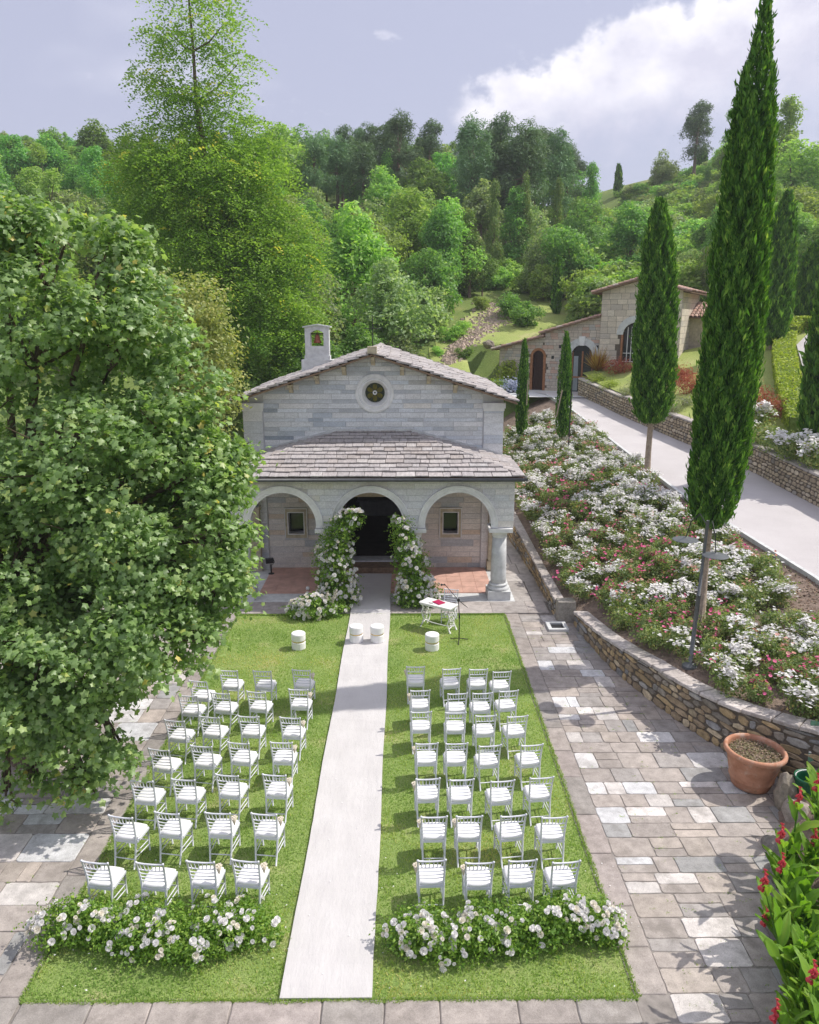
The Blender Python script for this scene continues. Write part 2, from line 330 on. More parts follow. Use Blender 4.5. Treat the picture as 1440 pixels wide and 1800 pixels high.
# ------------------------------------------------------------------ leaf clouds
LEAF = (np.array([(-.5, 0, .0), (0, -.32, .07), (.5, 0, .0), (0, .32, .07)]), np.array([(0, 1, 2, 3)]))
LEAF2 = (np.array([(-.5, 0, -.08), (-.1, -.3, .06), (.5, 0, -.05), (-.1, .3, .06)]), np.array([(0, 1, 2), (0, 2, 3)]))
NEEDLE = (np.array([(-.5, 0, 0), (.1, -.13, .05), (.5, 0, -.04), (.1, .13, .05)]), np.array([(0, 1, 2), (0, 2, 3)]))
def maple_leaf():
    pts = []
    for a, r in [(-176, .20), (-128, .40), (-92, .30), (-56, .55), (-30, .37), (0, .62), (30, .37), (56, .55), (92, .30), (128, .40), (176, .20)]:
        a = math.radians(a); x, y = r*math.cos(a), r*math.sin(a); pts.append((x, y, -.28*abs(y)-.12*max(0, x)))
    pts.append((-.05, 0, .03)); n = len(pts)-1
    return np.array(pts), np.array([(n, i, i+1) for i in range(n-1)])
MAPLE = maple_leaf()
def frames(nrm, spin=None, up=None):
    n = nrm/np.linalg.norm(nrm, axis=1, keepdims=True)
    r = RNG.normal(size=n.shape) if up is None else up
    a = np.cross(n, r); a /= np.linalg.norm(a, axis=1, keepdims=True)+1e-9
    b = np.cross(n, a); return np.stack([a, b, n], axis=2)
def scatter(tmpl, P, R, s, rnd=None):
    tv, tf = tmpl; n = len(P); s = np.asarray(s); s = s[:, None, None] if s.ndim == 1 else s[:, None, :]
    V = np.einsum('nij,nkj->nki', R, tv[None]*s)+P[:, None, :]
    Fc = (tf[None]+(np.arange(n)*len(tv))[:, None, None]).reshape(-1, tf.shape[1])
    rnd = RNG.random(n) if rnd is None else rnd
    return V.reshape(-1, 3), Fc, np.repeat(rnd, len(tv))
def merge(parts):
    V = []; Fc = []; A = []; MI = []; b = 0
    for i, (v, f, a) in enumerate(parts):
        V.append(v); Fc.append(f+b); A.append(a); MI.append(np.full(len(f), i)); b += len(v)
    return np.concatenate(V), np.concatenate(Fc), np.concatenate(A), np.concatenate(MI)
def unit(n): v = RNG.normal(size=(n, 3)); return v/np.linalg.norm(v, axis=1, keepdims=True)
def lobe_cloud(lobes, n, size, tmpl=LEAF2, clump=.0, per=1, inner=.3, upb=.5, out=1.0, rand=.8, low=-1.0, tone=True):
    """leaves over ellipsoid lobes (cx,cy,cz,rx,ry,rz) gathered in clumps"""
    L = np.array(lobes, float); ar = (L[:, 3]*L[:, 5]+L[:, 3]*L[:, 4]); nc = max(1, n//per)
    k = RNG.choice(len(L), nc, p=ar/ar.sum()); d = unit(nc); d = np.where((d[:, 2:3] < low), -d, d)
    rr = 1-np.abs(RNG.normal(size=nc))*inner*.5; rr = np.where(RNG.random(nc) < .2, RNG.random(nc)**.5, rr)
    wob = 1+.16*np.sin(d[:, 0]*5+k)*np.cos(d[:, 2]*6+k*2)
    c = L[k, :3]+d*L[k, 3:]*(rr*wob)[:, None]
    tonec = RNG.normal(size=nc)*.17
    idx = np.repeat(np.arange(nc), per); N_ = len(idx)
    P = c[idx]+RNG.normal(size=(N_, 3))*clump*np.array([1, 1, .55]); dd = d[idx]
    nr = dd*out+RNG.normal(size=(N_, 3))*rand+np.array([0, 0, upb])
    rnd = np.clip(.45+RNG.normal(size=N_)*.2+(tonec[idx] if tone else 0), 0, 1)
    return scatter(tmpl, P, frames(nr), size*(.7+.6*RNG.random(N_)), rnd)

# ================================================================== TERRAIN
HILL = [(-60, 0), (30, 0), (36, 1.5), (46, 4.3), (60, 8.5), (80, 16), (110, 26), (132, 32.5), (145, 33), (220, 26)]
ROADL = [(-8, 11.6), (12, 11.3), (18.8, 10.98), (23.5, 10.3), (26.2, 9.95), (30.4, 9.75), (35.8, 9.5), (42.3, 9.2), (46.8, 8.6), (48, 8.3)]
ROADR = [(-8, 16), (12, 15.2), (24.7, 14.05), (26.7, 13.85), (29.3, 13.7), (34, 12.65), (39.3, 11.55), (43.1, 11.0), (45.3, 10.75), (48, 10.6)]
WALLP = [(3.95, 34), (4.16, 30), (4.42, 24.2), (4.45, 20.75), (4.86, 20.15), (5.12, 17.53), (5.59, 15.8), (6.02, 14.54), (6.45, 13.6), (6.95, 12.85), (7.6, 12.2), (8.6, 11.4), (10.2, 10.9)]
WALLH = [(10.9, 1.35), (12.2, 1.25), (13.6, 1.05), (14.54, .97), (15.8, .91), (17.53, .72), (20.15, .45), (20.7, .58), (24, .6), (28, 1.0), (34, 1.6)]
def zr(Y): return max(-.2, 1.8+.087*(Y-18.8)) if Y < 44 else min(4.15, 1.8+.087*(Y-18.8))
def wallx(Y): return interp(-Y, [(-p[1], p[0]) for p in WALLP])
def wallh(Y): return interp(Y, WALLH)
def roadl(Y): return interp(Y, ROADL)
def roadr(Y): return interp(Y, ROADR)
def nz(x, y, s=.1, k=1.0): return noise.noise(Vector((x*s, y*s, 3.1)))*k
def hill(x, y):
    z = interp(y, HILL)
    z += nz(x, y, .045, 2.2)*ss(y, 48, 70)
    z += ss(y, 60, 120)*(3.5*ss(-x, 5, 60) - 5.5*math.exp(-((x-24)/16)**2) + 2.0*ss(x, 38, 60))
    z -= 2.6*ss(-x, 30, 90)*ss(y, 34, 60)
    return z
def terr(x, y): return zr(min(y, 60))+1.0+.22*(x-roadr(y))+.12*max(0, y-45)
def bedz(x, y):
    a, b = wallx(y)+.3, roadl(y); t = min(1, max(0, (x-a)/(b-a))); zw = wallh(y)-.08
    return lerp(zw, zr(y)-.04, t**.9)+.10*math.sin(t*PI)*nz(x, y, .8)+.12*math.sin(t*PI)
def groundz(x, y):
    z = hill(x, y)
    if x > 3.6 and y < 47:
        m_ = ss(x, 3.7, 5.0)*(1-ss(y, 44.5, 46.5)); z = lerp(z, min(z, -.3), m_)
    if x > 16: z = max(z, lerp(z, terr(x, y)-(.6 if y < 50 else 0)*(1-ss(x, 24, 27)), ss(x, 16, 20)*(1-ss(y, 60, 90))))
    if 4.5 < x < 19 and 43.5 < y < 54: z = min(z, 4.12)
    return z-.06
def gridmesh(xs, ys, fn, mat, smooth=True):
    V = [(x, y, fn(x, y)) for y in ys for x in xs]; n = len(xs)
    Fc = np.array([(j*n+i, j*n+i+1, (j+1)*n+i+1, (j+1)*n+i) for j in range(len(ys)-1) for i in range(n-1)])
    return mesh(np.array(V), Fc, mat, smooth=smooth)
xs = np.concatenate([np.arange(-400, -60, 20), np.arange(-60, -12, 3), np.arange(-12, 30, .8), np.arange(30, 60, 3), np.arange(60, 401, 20)])
ys = np.concatenate([np.arange(-120, -4, 12), np.arange(-4, 60, .8), np.arange(60, 150, 3), np.arange(150, 420, 20)])
ob('ground', gridmesh(xs, ys, groundz, M['scrub']), kind='structure')
# lawn slab between the pavings
LX0, LX1, LY0, LY1 = -4.87, 2.97, 7.87, 20.95
ob('lawn', gridmesh(np.linspace(LX0, LX1, 60), np.linspace(LY0, LY1, 90), lambda x, y: .012+nz(x, y, 1.6, .008), M['turf']), kind='structure')
n = 150000
bx = RNG.uniform(LX0-.02, LX1+.02, n); by = LY0+(LY1-LY0)*RNG.random(n)**1.15
by = LY1-(LY1-by)
msk = ~((bx > -1.57) & (bx < -.4)); bx, by = bx[msk], by[msk]; n = len(bx)
R_ = frames(np.c_[RNG.normal(size=(n, 2)), RNG.normal(size=n)*.3], up=np.c_[RNG.normal(size=(n, 2))*.5, np.ones(n)])
GB = (np.array([(-.5, 0, 0), (.5, 0, 0), (.1, 0, 0)]), np.array([(0, 1, 2)]))
q = RNG.random(n)*2*PI; hh = (.018+.034*RNG.random(n))*(1+.25*np.sin(bx*5.1)*np.sin(by*4.3)); wd = .0065+.005*RNG.random(n); ln = RNG.normal(size=(n, 2))*.014
V = np.zeros((n, 3, 3)); V[:, 0] = np.c_[bx-np.cos(q)*wd, by-np.sin(q)*wd, np.full(n, .01)]; V[:, 1] = np.c_[bx+np.cos(q)*wd, by+np.sin(q)*wd, np.full(n, .01)]; V[:, 2] = np.c_[bx+ln[:, 0], by+ln[:, 1], .01+hh]
tone = np.array([noise.noise(Vector((a*.7, b*.7, 0))) for a, b in zip(bx[::1], by[::1])]); tone2 = np.sin(bx*2.1+1.3*np.sin(by*1.7))*np.sin(by*2.6+np.sin(bx*3.3)); rn = np.clip(.45+tone*.55+tone2*.10+RNG.normal(size=n)*.2, 0, 1)
ob('grass', mesh(V.reshape(-1, 3), np.arange(3*n).reshape(-1, 3), M['grassblade'], attr={'rnd': np.repeat(rn, 3)}), label='short mown green grass covering the rectangular lawn', cat='grass', kind='stuff')
# carpet
V = []; Fc = []; ny = 420
for j in range(ny+1):
    y = 7.86+(24.45-7.86)*j/ny
    for i in range(15):
        x = -1.585+1.175*i/14+.010*math.sin(y*1.3)+.006*noise.noise(Vector((y*2.3, i//14*5, 2))); z = .058+.010*noise.noise(Vector((x*2, y*1.1, 0)))+.009*max(0, noise.noise(Vector((x*1.3+y*.9, y*5.5, 3))))
        if y > 21.0: z += .07*ss(y, 21.0, 21.15)
        V.append((x, y, z))
Fc = [(j*15+i, j*15+i+1, (j+1)*15+i+1, (j+1)*15+i) for j in range(ny) for i in range(14)]
b = len(V); V += [(v[0], v[1], v[2]-.03) for v in V[:]]
Fc += [(j*15, (j+1)*15, (j+1)*15+b, j*15+b) for j in range(ny)]+[((j+1)*15+14, j*15+14, j*15+14+b, (j+1)*15+14+b) for j in range(ny)]+[(i+1, i, i+b, i+1+b) for i in range(14)]
o = ob('aisle_carpet', mesh(V, Fc, M['carpet']), label='long white fabric aisle carpet running up the lawn to the chapel door', cat='carpet')

# ------------------------------------------------------------------ paving
def slabs(name, label_u, xr, ylist, wfn, whites, parent, zt=.03, pal=None, keep=lambda x, y: True, lim=300, quiet=.0, merge_p=.12):
    """courses of slabs between ylist rows; returns nothing; limits named pieces"""
    cells = []
    for j in range(len(ylist)-1):
        y0, y1 = ylist[j], ylist[j+1]; xa, xb = xr(.5*(y0+y1)); x = xa
        while x < xb-.05:
            w_ = wfn(); x2 = min(xb, x+w_)
            if xb-x2 < .2: x2 = xb
            if keep(.5*(x+x2), .5*(y0+y1)):
                if random.random() < .22 and x2-x > .35: ym = lerp(y0, y1, random.uniform(.4, .6)); cells += [(x, x2, y0, ym), (x, x2, ym, y1)]
                elif random.random() < .12 and x2-x > .5: xm = lerp(x, x2, random.uniform(.35, .65)); cells += [(x, xm, y0, y1), (xm, x2, y0, y1)]
                else: cells.append((x, x2, y0, y1))
            x = x2
    cells.sort(key=lambda c: (c[0]+c[1])**2/4+c[2]**2)
    restV = MB(); tint = []
    for i, (x0, x1, y0, y1) in enumerate(cells):
        g = .008; c = [(x0+g, y0+g), (x1-g, y0+g), (x1-g, y1-g), (x0+g, y1-g)]; poly = []
        for a in range(4):
            p, q_ = c[a], c[(a+1) % 4]; dx, dy = q_[0]-p[0], q_[1]-p[1]
            for t in (.06, .36, .66, .94):
                poly.append((p[0]+dx*t+random.uniform(-.008, .008)*(1 if abs(dx) < abs(dy) else .4), p[1]+dy*t+random.uniform(-.008, .008)*(1 if abs(dy) < abs(dx) else .4)))
        k = random.choices(range(len(pal)), [p[1] for p in pal])[0]; col = pal[k][0]
        mid = ((x0+x1)/2, (y0+y1)/2)
        if any(x0-.02 < wx < x1+.02 and y0-.02 < wy < y1+.02 for wx, wy in whites): col = random.choice([(.70, .69, .69), (.72, .68, .66), (.66, .67, .69), (.62, .59, .57)])
        br = random.uniform(.92, 1.08); col = tuple(min(.76, v*br) for v in col)
        zz = zt+random.uniform(-.004, .005)
        Vp, Fp = prism(poly, -.05, zz, .005, jit=.0)
        if i < lim: ob('paving_slab', mesh(Vp, Fp, M['paving']), parent, color=col)
        else: restV.add(Vp, Fp); tint += [col]*len(Vp)
    if restV.v: ob('paving_slabs', restV.me(M['paving_a'], attr={'tint': np.array(tint)}), parent, kind='stuff')
M['paving_a'] = stone('paving_attr', 'attr', bstr=.45, scale=5.5, grain=70, lo=.70, hi=1.16, stain=(.17, .15, .13))
PAL = [((.415, .375, .35), 5), ((.435, .39, .36), 4), ((.395, .37, .355), 3), ((.455, .405, .365), 2), ((.375, .375, .375), 1.0), ((.50, .44, .395), .5), ((.60, .57, .555), .25)]
wp = [(1135-5, 1290), (930, 1113), (985, 1140), (1020, 1165), (965, 1232), (1000, 1240), (1035, 1250), (1075, 1248), (1142, 1298), (1040, 1342), (1044, 1395), (1095, 1388), (1150, 1398), (1130, 1430), (1080, 1427), (1240, 1440), (1140, 1517), (1180, 1550), (1110, 1558), (1140, 1670), (1290, 1640), (950, 1172), (1065, 1205), (1050, 1190), (985, 1262), (1000, 1290), (1245, 1335), (1260, 1380), (1230, 1780), (1300, 1690)]
whR = [tuple(G(*p)[:2]) for p in wp]
ylist = [7.49]
while ylist[-1] < 20.6: ylist.append(ylist[-1]+random.uniform(.36, .58))
pr = ob('paved_path', mesh([(2.95, 7.48, .0185), (7.9, 7.48, .0185), (7.9, 12.1, .0185), (5.2, 18, .0185), (4.9, 21, .0185), (2.95, 21, .0185)], [(0, 1, 2, 3, 4, 5)], M['joint']), kind='structure')
slabs('r', '', lambda y: (LX1+.42, min(wallx(y)+.05 if y > 12 else 7.2, 7.2)), ylist, lambda: random.uniform(.34, .82), whR, pr, pal=PAL, lim=285)
# edging course along the lawn
yb = [7.9]
while yb[-1] < 20.7: yb.append(yb[-1]+random.uniform(.7, 1.15))
def strip(parent, cells, pal, zt=.035):
    for x0, x1, y0, y1 in cells:
        g = .008; c = [(x0+g, y0+g), (x1-g, y0+g), (x1-g, y1-g), (x0+g, y1-g)]; poly = []
        for a in range(4):
            p, q_ = c[a], c[(a+1) % 4]
            for t in (.05, .5, .95): poly.append((lerp(p[0], q_[0], t)+random.uniform(-.006, .006), lerp(p[1], q_[1], t)+random.uniform(-.006, .006)))
        Vp, Fp = prism(poly, -.05, zt+random.uniform(-.004, .004), .01); k = random.choices(pal, [p[1] for p in pal])[0][0]; br = random.uniform(.9, 1.1)
        ob('edging_slab', mesh(Vp, Fp, M['paving']), parent, color=tuple(v*br for v in k))
EPAL = [((.40, .36, .335), 3), ((.36, .335, .315), 2), ((.44, .39, .37), 1)]
strip(pr, [(LX1+.01, LX1+.42, a, b_) for a, b_ in zip(yb, yb[1:])], EPAL)
# left paving
pl = ob('left_paving', mesh([(-15, 3, .0185), (LX0, 3, .0185), (LX0, 25, .0185), (-15, 25, .0185)], [(0, 1, 2, 3)], M['joint']), kind='structure')
wp = [(150, 1421), (48, 1502), (215, 1410), (105, 1410), (52, 1575), (15, 1480), (250, 1295), (225, 1245), (10, 1740), (30, 1425), (60, 1450), (300, 1190), (230, 1250)]
whL = [tuple(G(*p)[:2]) for p in wp]
yl = [6.6]
while yl[-1] < 24: yl.append(yl[-1]+random.uniform(.45, .75))
slabs('l', '', lambda y: (-11.5, LX0-.42), yl, lambda: random.uniform(.45, 1.0), whL, pl, pal=PAL, lim=285)
yb = [7.0]
while yb[-1] < 24: yb.append(yb[-1]+random.uniform(.8, 1.3))
strip(pl, [(LX0-.42, LX0-.01, a, b_) for a, b_ in zip(yb, yb[1:])], EPAL)
# front paving
pf = ob('front_paving', mesh([(-15, 2, .0145), (12, 2, .0145), (12, 7.9, .0145), (-15, 7.9, .0145)], [(0, 1, 2, 3)], M['joint']), kind='structure')
cx = [-4.85]
while cx[-1] < 2.6: cx.append(cx[-1]+random.uniform(.7, 1.2))
cx[-1] = 2.95
strip(pf, [(a, b_, 7.48, 7.86) for a, b_ in zip(cx, cx[1:])], EPAL)
whF = [tuple(G(*p)[:2]) for p in [(340, 1796), (560, 1797), (900, 1798), (1290, 1790)]]
slabs('f', '', lambda y: (-4.85, 7.2), [5.9, 6.5, 7.0, 7.47], lambda: random.uniform(.5, .95), whF, pf, pal=PAL, lim=60)

# ragged turf creeping over the edging, weeds in the joints, stray petals
def blades(P, h0, h1, name, label):
    n = len(P); q = RNG.random(n)*2*PI; hh = h0+(h1-h0)*RNG.random(n); wd = .006+.005*RNG.random(n); ln = RNG.normal(size=(n, 2))*.018
    V = np.zeros((n, 3, 3)); V[:, 0] = np.c_[P[:, 0]-np.cos(q)*wd, P[:, 1]-np.sin(q)*wd, P[:, 2]]; V[:, 1] = np.c_[P[:, 0]+np.cos(q)*wd, P[:, 1]+np.sin(q)*wd, P[:, 2]]; V[:, 2] = np.c_[P[:, 0]+ln[:, 0], P[:, 1]+ln[:, 1], P[:, 2]+hh]
    ob(name, mesh(V.reshape(-1, 3), np.arange(3*n).reshape(-1, 3), M['grassblade'], attr={'rnd': np.repeat(np.clip(.4+RNG.normal(size=n)*.22, 0, 1), 3)}), label=label, cat='grass', kind='stuff')
E_ = []
for (xa, ya, xb, yb_, nx_, ny_) in ((LX1, LY0, LX1, LY1, 1, 0), (LX0, LY0, LX0, LY1, -1, 0), (LX0, LY0, LX1, LY0, 0, -1), (LX0, LY1, LX1, LY1, 0, 1)):
    for _ in range(7000):
        t = random.random(); x, y = lerp(xa, xb, t), lerp(ya, yb_, t); w_ = .045+.06*max(0, noise.noise(Vector((x*1.7, y*1.7, 5))))+.03*noise.noise(Vector((x*7, y*7, 9))); o_ = random.uniform(-.05, 1)**1*max(.01, w_)
        E_.append((x+nx_*o_, y+ny_*o_, .022))
blades(np.array(E_), .018, .05, 'grass_fringe', 'ragged grass fringe creeping over the stone edging of the lawn')
W_ = []
for _ in range(420):
    x, y = (random.uniform(3.4, 6.8), random.uniform(7.6, 20)) if random.random() < .6 else (random.uniform(-9, -5.3), random.uniform(7, 17))
    for _ in range(9): W_.append((x+random.gauss(0, .03), y+random.gauss(0, .01), .02))
blades(np.array(W_), .012, .035, 'joint_weeds', 'tiny weeds growing in the joints of the paving')
np_ = 170; pp = [(random.choice([-4.3, -1.65, .1, 2.9])+random.gauss(0, .35), random.uniform(8.0, 10.5), .05) for _ in range(90)]+[(random.uniform(-1.5, -.45), random.choice([random.uniform(20.3, 20.9), random.uniform(8, 19)]), .075) for _ in range(80)]
v, f, a = scatter(LEAF2, np.array(pp), frames(RNG.normal(size=(np_, 3))*.3+np.array([0, 0, 1])), .02+.02*RNG.random(np_)); ob('fallen_petals', mesh(v, f, M['bloom_w'], attr={'rnd': a}), label='scattered white petals fallen on the lawn and the carpet', cat='petals', kind='stuff')
# ------------------------------------------------------------------ rubble walls
ROCK = [((.46, .34, .19), 4), ((.38, .29, .19), 4), ((.30, .265, .22), 3), ((.50, .37, .21), 2), ((.29, .285, .28), 2), ((.54, .44, .30), 1.5), ((.38, .36, .33), 1.5)]
def path_pts(P, step=.05):
    L = [0]
    for a, b_ in zip(P, P[1:]): L.append(L[-1]+math.dist(a, b_))
    return L
def at_path(P, L, s):
    s = min(max(s, 0), L[-1]-1e-4)
    for i in range(len(P)-1):
        if s <= L[i+1]:
            t = (s-L[i])/(L[i+1]-L[i]); return Vector((lerp(P[i][0], P[i+1][0], t), lerp(P[i][1], P[i+1][1], t), 0)), (Vector((P[i+1][0]-P[i][0], P[i+1][1]-P[i][1], 0))).normalized()
def smoothp(P, k=3):
    for _ in range(k):
        Q = [P[0]]
        for a, b_ in zip(P, P[1:]): Q += [(lerp(a[0], b_[0], .25), lerp(a[1], b_[1], .25)), (lerp(a[0], b_[0], .75), lerp(a[1], b_[1], .75))]
        P = Q+[P[-1]]
    return P
def rubble(parent, P, zb, ht, side, rowh, wr, pal, single=True, thick=.34, cope=True, gap=.012, matn='rubble', lim=300, cope_pal=((.50, .45, .42), (.46, .42, .39), (.56, .51, .48)), proud=.035):
    """side=+1: visible face lies to the left of the path direction"""
    L = path_pts(P); T = L[-1]; Vs = []; ns = max(8, int(T/.25))
    for i in range(ns+1):
        s = T*i/ns; p, t = at_path(P, L, s); nrm = Vector((-t.y, t.x, 0))*side; z0 = zb(p.x, p.y)-.15; z1 = zb(p.x, p.y)+ht(p.x, p.y)-.05
        f = p-nrm*.0; k = p-nrm*thick; Vs += [(f.x, f.y, z0), (f.x, f.y, z1), (k.x, k.y, z1), (k.x, k.y, z0)]
    Fc = [(4*i+a, 4*(i+1)+a, 4*(i+1)+(a+1) % 4, 4*i+(a+1) % 4) for i in range(ns) for a in range(4)]+[(0, 1, 2, 3), (4*ns+3, 4*ns+2, 4*ns+1, 4*ns)]
    ob('wall_core', mesh(Vs, Fc, M['mortar']), parent)
    acc = MB(); tint = []; cnt = 0; stones = []
    hmax = max(ht(*at_path(P, L, T*i/20)[0][:2]) for i in range(21))-(.08 if cope else 0)
    z = .0; rows = []
    while z < hmax: h_ = rowh*random.uniform(.7, 1.35); rows.append((z, z+h_)); z += h_
    for z0, z1 in rows:
        s = random.uniform(-.2, 0)
        while s < T:
            w_ = random.uniform(*wr)*(1 if random.random() < .8 else 1.5); a, b_ = max(s, 0), min(s+w_, T); s += w_
            if b_-a < .05: continue
            p, t = at_path(P, L, (a+b_)/2); H_ = ht(p.x, p.y)-(.09 if cope else .03)
            if z0 > H_-.03: continue
            zz1 = min(z1, H_); hw = (b_-a)/2; hz_ = (zz1-z0)/2
            nn = random.choice([6, 7, 8]); ph = random.random(); poly = []
            for k in range(nn):
                ang = 2*PI*(k+ph*.6)/nn; e = random.uniform(.86, 1.06); cu, cv = math.cos(ang), math.sin(ang)
                m_ = max(abs(cu), abs(cv))**.62; poly.append((cu/m_*(hw-gap)*e*.97, cv/m_*(hz_-gap)*e*.99))
            tilt = random.uniform(-.2, .2); poly = [(x*math.cos(tilt)-y*math.sin(tilt)*.6, x*math.sin(tilt)*.6+y*math.cos(tilt)) for x, y in poly]
            nrm = Vector((-t.y, t.x, 0))*side; u = t*side*-1
            u = Vector((0, 0, 1)).cross(nrm) * 1.0
            Fm = frame(p+Vector((0, 0, zb(p.x, p.y)+(z0+zz1)/2)), u, (0, 0, 1), nrm)
            col = random.choices([c[0] for c in pal], [c[1] for c in pal])[0]; br = random.uniform(.75, 1.25); col = tuple(c*br for c in col)
            stones.append((p.length, poly, Fm, col, random.uniform(.5, 1.3)*proud))
    stones.sort(key=lambda s_: s_[0])
    for i, (_, poly, Fm, col, pd) in enumerate(stones):
        Vp, Fp = prism(poly, -.03, pd, min(.02, pd*.6), jit=.008)
        if single and i < lim: ob('stone', mesh(Vp, Fp, M[matn]), parent, Fm, color=col)
        else: acc.add([Fm @ Vector(v) for v in Vp], Fp); tint += [col]*len(Vp)
    if acc.v: ob('wall_stones', acc.me(M[matn+'_a'], attr={'tint': np.array(tint)}), parent, kind='stuff')
    if cope:
        s = 0
        while s < T-.05:
            w_ = min(random.uniform(.35, .75), T-s); n_ = 3; pts = []
            A_ = [at_path(P, L, s+.008+(w_-.016)*k/n_) for k in range(n_+1)]
            fr = [(p-Vector((-t.y, t.x, 0))*side*-.05, p-Vector((-t.y, t.x, 0))*side*(thick+.02)) for p, t in A_]
            ring = [f+Vector((random.uniform(-.02, .02), random.uniform(-.02, .02), 0)) for f, _ in fr]+[k_ for _, k_ in reversed(fr)]
            pm = at_path(P, L, s+w_/2)[0]; zc = [zb(v.x, v.y)+ht(at_path(P, L, s)[0].x, at_path(P, L, s+w_*((i if i <= n_ else 2*n_+1-i)/n_))[0].y) for i, v in enumerate(ring)]
            m_ = len(ring); c0 = sum(ring, Vector())/m_; V = [(v.x, v.y, z_-.07) for v, z_ in zip(ring, zc)]+[(v.x, v.y, z_-.012) for v, z_ in zip(ring, zc)]+[(lerp(v.x, c0.x, .05), lerp(v.y, c0.y, .05), z_+random.uniform(-.004, .008)) for v, z_ in zip(ring, zc)]
            Fc = [(r*m_+k, r*m_+(k+1) % m_, (r+1)*m_+(k+1) % m_, (r+1)*m_+k) for r in (0, 1) for k in range(m_)]+[tuple(range(2*m_, 3*m_))]
            if area([(v.x, v.y) for v in ring]) < 0: Fc = [tuple(reversed(f)) for f in Fc]
            br = random.uniform(.85, 1.15); ob('coping_stone', mesh(V, Fc, M[matn]), parent, color=tuple(c*br for c in random.choice(cope_pal)))
            s += w_
M['rubble_a'] = M['rubble_a']
flat = lambda x, y: 0.0
seg1 = smoothp([p for p in WALLP[4:]], 2)
w1 = thing('stone_retaining_wall', 'curved dry stone retaining wall of ochre rubble along the paved path below the roses', 'wall', (4.86, 20.15, 0))
rubble(w1, seg1, flat, lambda x, y: wallh(y), -1, .15, (.13, .5), ROCK, lim=290, gap=.007)
w1b = thing('low_stone_wall', 'low narrow stone wall edging the rose bed beside the chapel', 'wall', (4.45, 20.7, 0))
rubble(w1b, [(4.05, 33), (4.16, 30), (4.42, 24.2), (4.45, 20.72)], flat, lambda x, y: wallh(y), -1, .13, (.2, .45), ROCK, lim=150, thick=.22)
bp = MB().b2(4.42, 4.92, 20.28, 20.66, 0, .66); ob('pier', bp.me(M['rubble']), w1b, color=(.36, .33, .29))
# stone kerb gutter at wall end
o_ = thing('stone_drain', 'small square stone drain basin at the foot of the retaining wall', 'drain', (4.35, 20.0, 0))
g = MB(); X0, Y0 = 4.33, 19.95
for a in ((X0-.28, X0+.28, Y0-.3, Y0-.2), (X0-.28, X0+.28, Y0+.2, Y0+.3), (X0-.28, X0-.18, Y0-.2, Y0+.2), (X0+.18, X0+.28, Y0-.2, Y0+.2)): g.b2(*a, 0, .1)
ob('kerb', g.me(M['greystone']), o_); ob('grate', MB().b2(X0-.18, X0+.18, Y0-.2, Y0+.2, .03, .045).me(M['iron']), o_)

# ------------------------------------------------------------------ bed soil, road, terrace
def stripmesh(ys_, xa, xb, nx, fn, mat):
    V = [(lerp(xa(y), xb(y), i/nx), y, fn(lerp(xa(y), xb(y), i/nx), y)) for y in ys_ for i in range(nx+1)]; n = nx+1
    return mesh(np.array(V), np.array([(j*n+i, j*n+i+1, (j+1)*n+i+1, (j+1)*n+i) for j in range(len(ys_)-1) for i in range(nx)]), mat, smooth=True)
ob('rose_bed_soil', stripmesh(np.arange(11.0, 46.5, .5), lambda y: wallx(y)+.2, roadl, 16, bedz, M['soil']), kind='structure')
ob('road', stripmesh(np.arange(-8, 48.1, .8), lambda y: roadl(y)-.05, lambda y: roadr(y)+.4, 6, lambda x, y: zr(y)+.02, M['road']), kind='structure')
kb = thing('road_edging', 'low grey edging strip between the rose bed and the pale road', 'kerb', (10.9, 19, 0))
y = -2.0
acc = MB()
while y < 46:
    y2 = y+1.0; a, b_ = roadl(y)-.06, roadl(y2)-.06; m0 = len(acc.v)
    V = [(a-.06, y, zr(y)-.1), (a+.06, y, zr(y)-.1), (b_+.06, y2-.01, zr(y2)-.1), (b_-.06, y2-.01, zr(y2)-.1)]; V += [(v[0], v[1], v[2]+.17) for v in V]
    k = [(3, 2, 1, 0), (4, 5, 6, 7), (0, 1, 5, 4), (1, 2, 6, 5), (2, 3, 7, 6), (3, 0, 4, 7)]
    ob('edging_stone', mesh(V, k, M['greystone']), kb); y = y2
terr_fn = lambda x, y: terr(x, y)
ob('terrace_ground', stripmesh(np.arange(6, 47, .8), lambda y: roadr(y)+.25, lambda y: 30 if y < 40 else lerp(30, 24, (y-40)/7), 20, terr_fn, M['slope_grass']), kind='structure')
w2 = thing('terrace_retaining_wall', 'stone retaining wall of small tan rubble on the uphill side of the road', 'wall', (14, 25, 2.3))
P2 = [(9.3, 46.6), (10.0, 46.0), (10.4, 45.2)]+[(roadr(y), y) for y in (43.1, 39.3, 34, 29.3, 26.7, 24.7, 18, 12)]
P2 = [(10.9, 46.9), (10.55, 46.2), (10.62, 45.3)]+[(roadr(y)+.02, y) for y in (43.1, 39.3, 34, 29.3, 26.7, 24.7, 18, 13)]
rubble(w2, smoothp(P2, 1), lambda x, y: zr(y), lambda x, y: 1.0 if y > 40 else 1.08, -1, .15, (.15, .34), [((.50, .41, .29), 4), ((.44, .36, .26), 3), ((.56, .48, .37), 2), ((.36, .33, .29), 1)], single=True, lim=290)

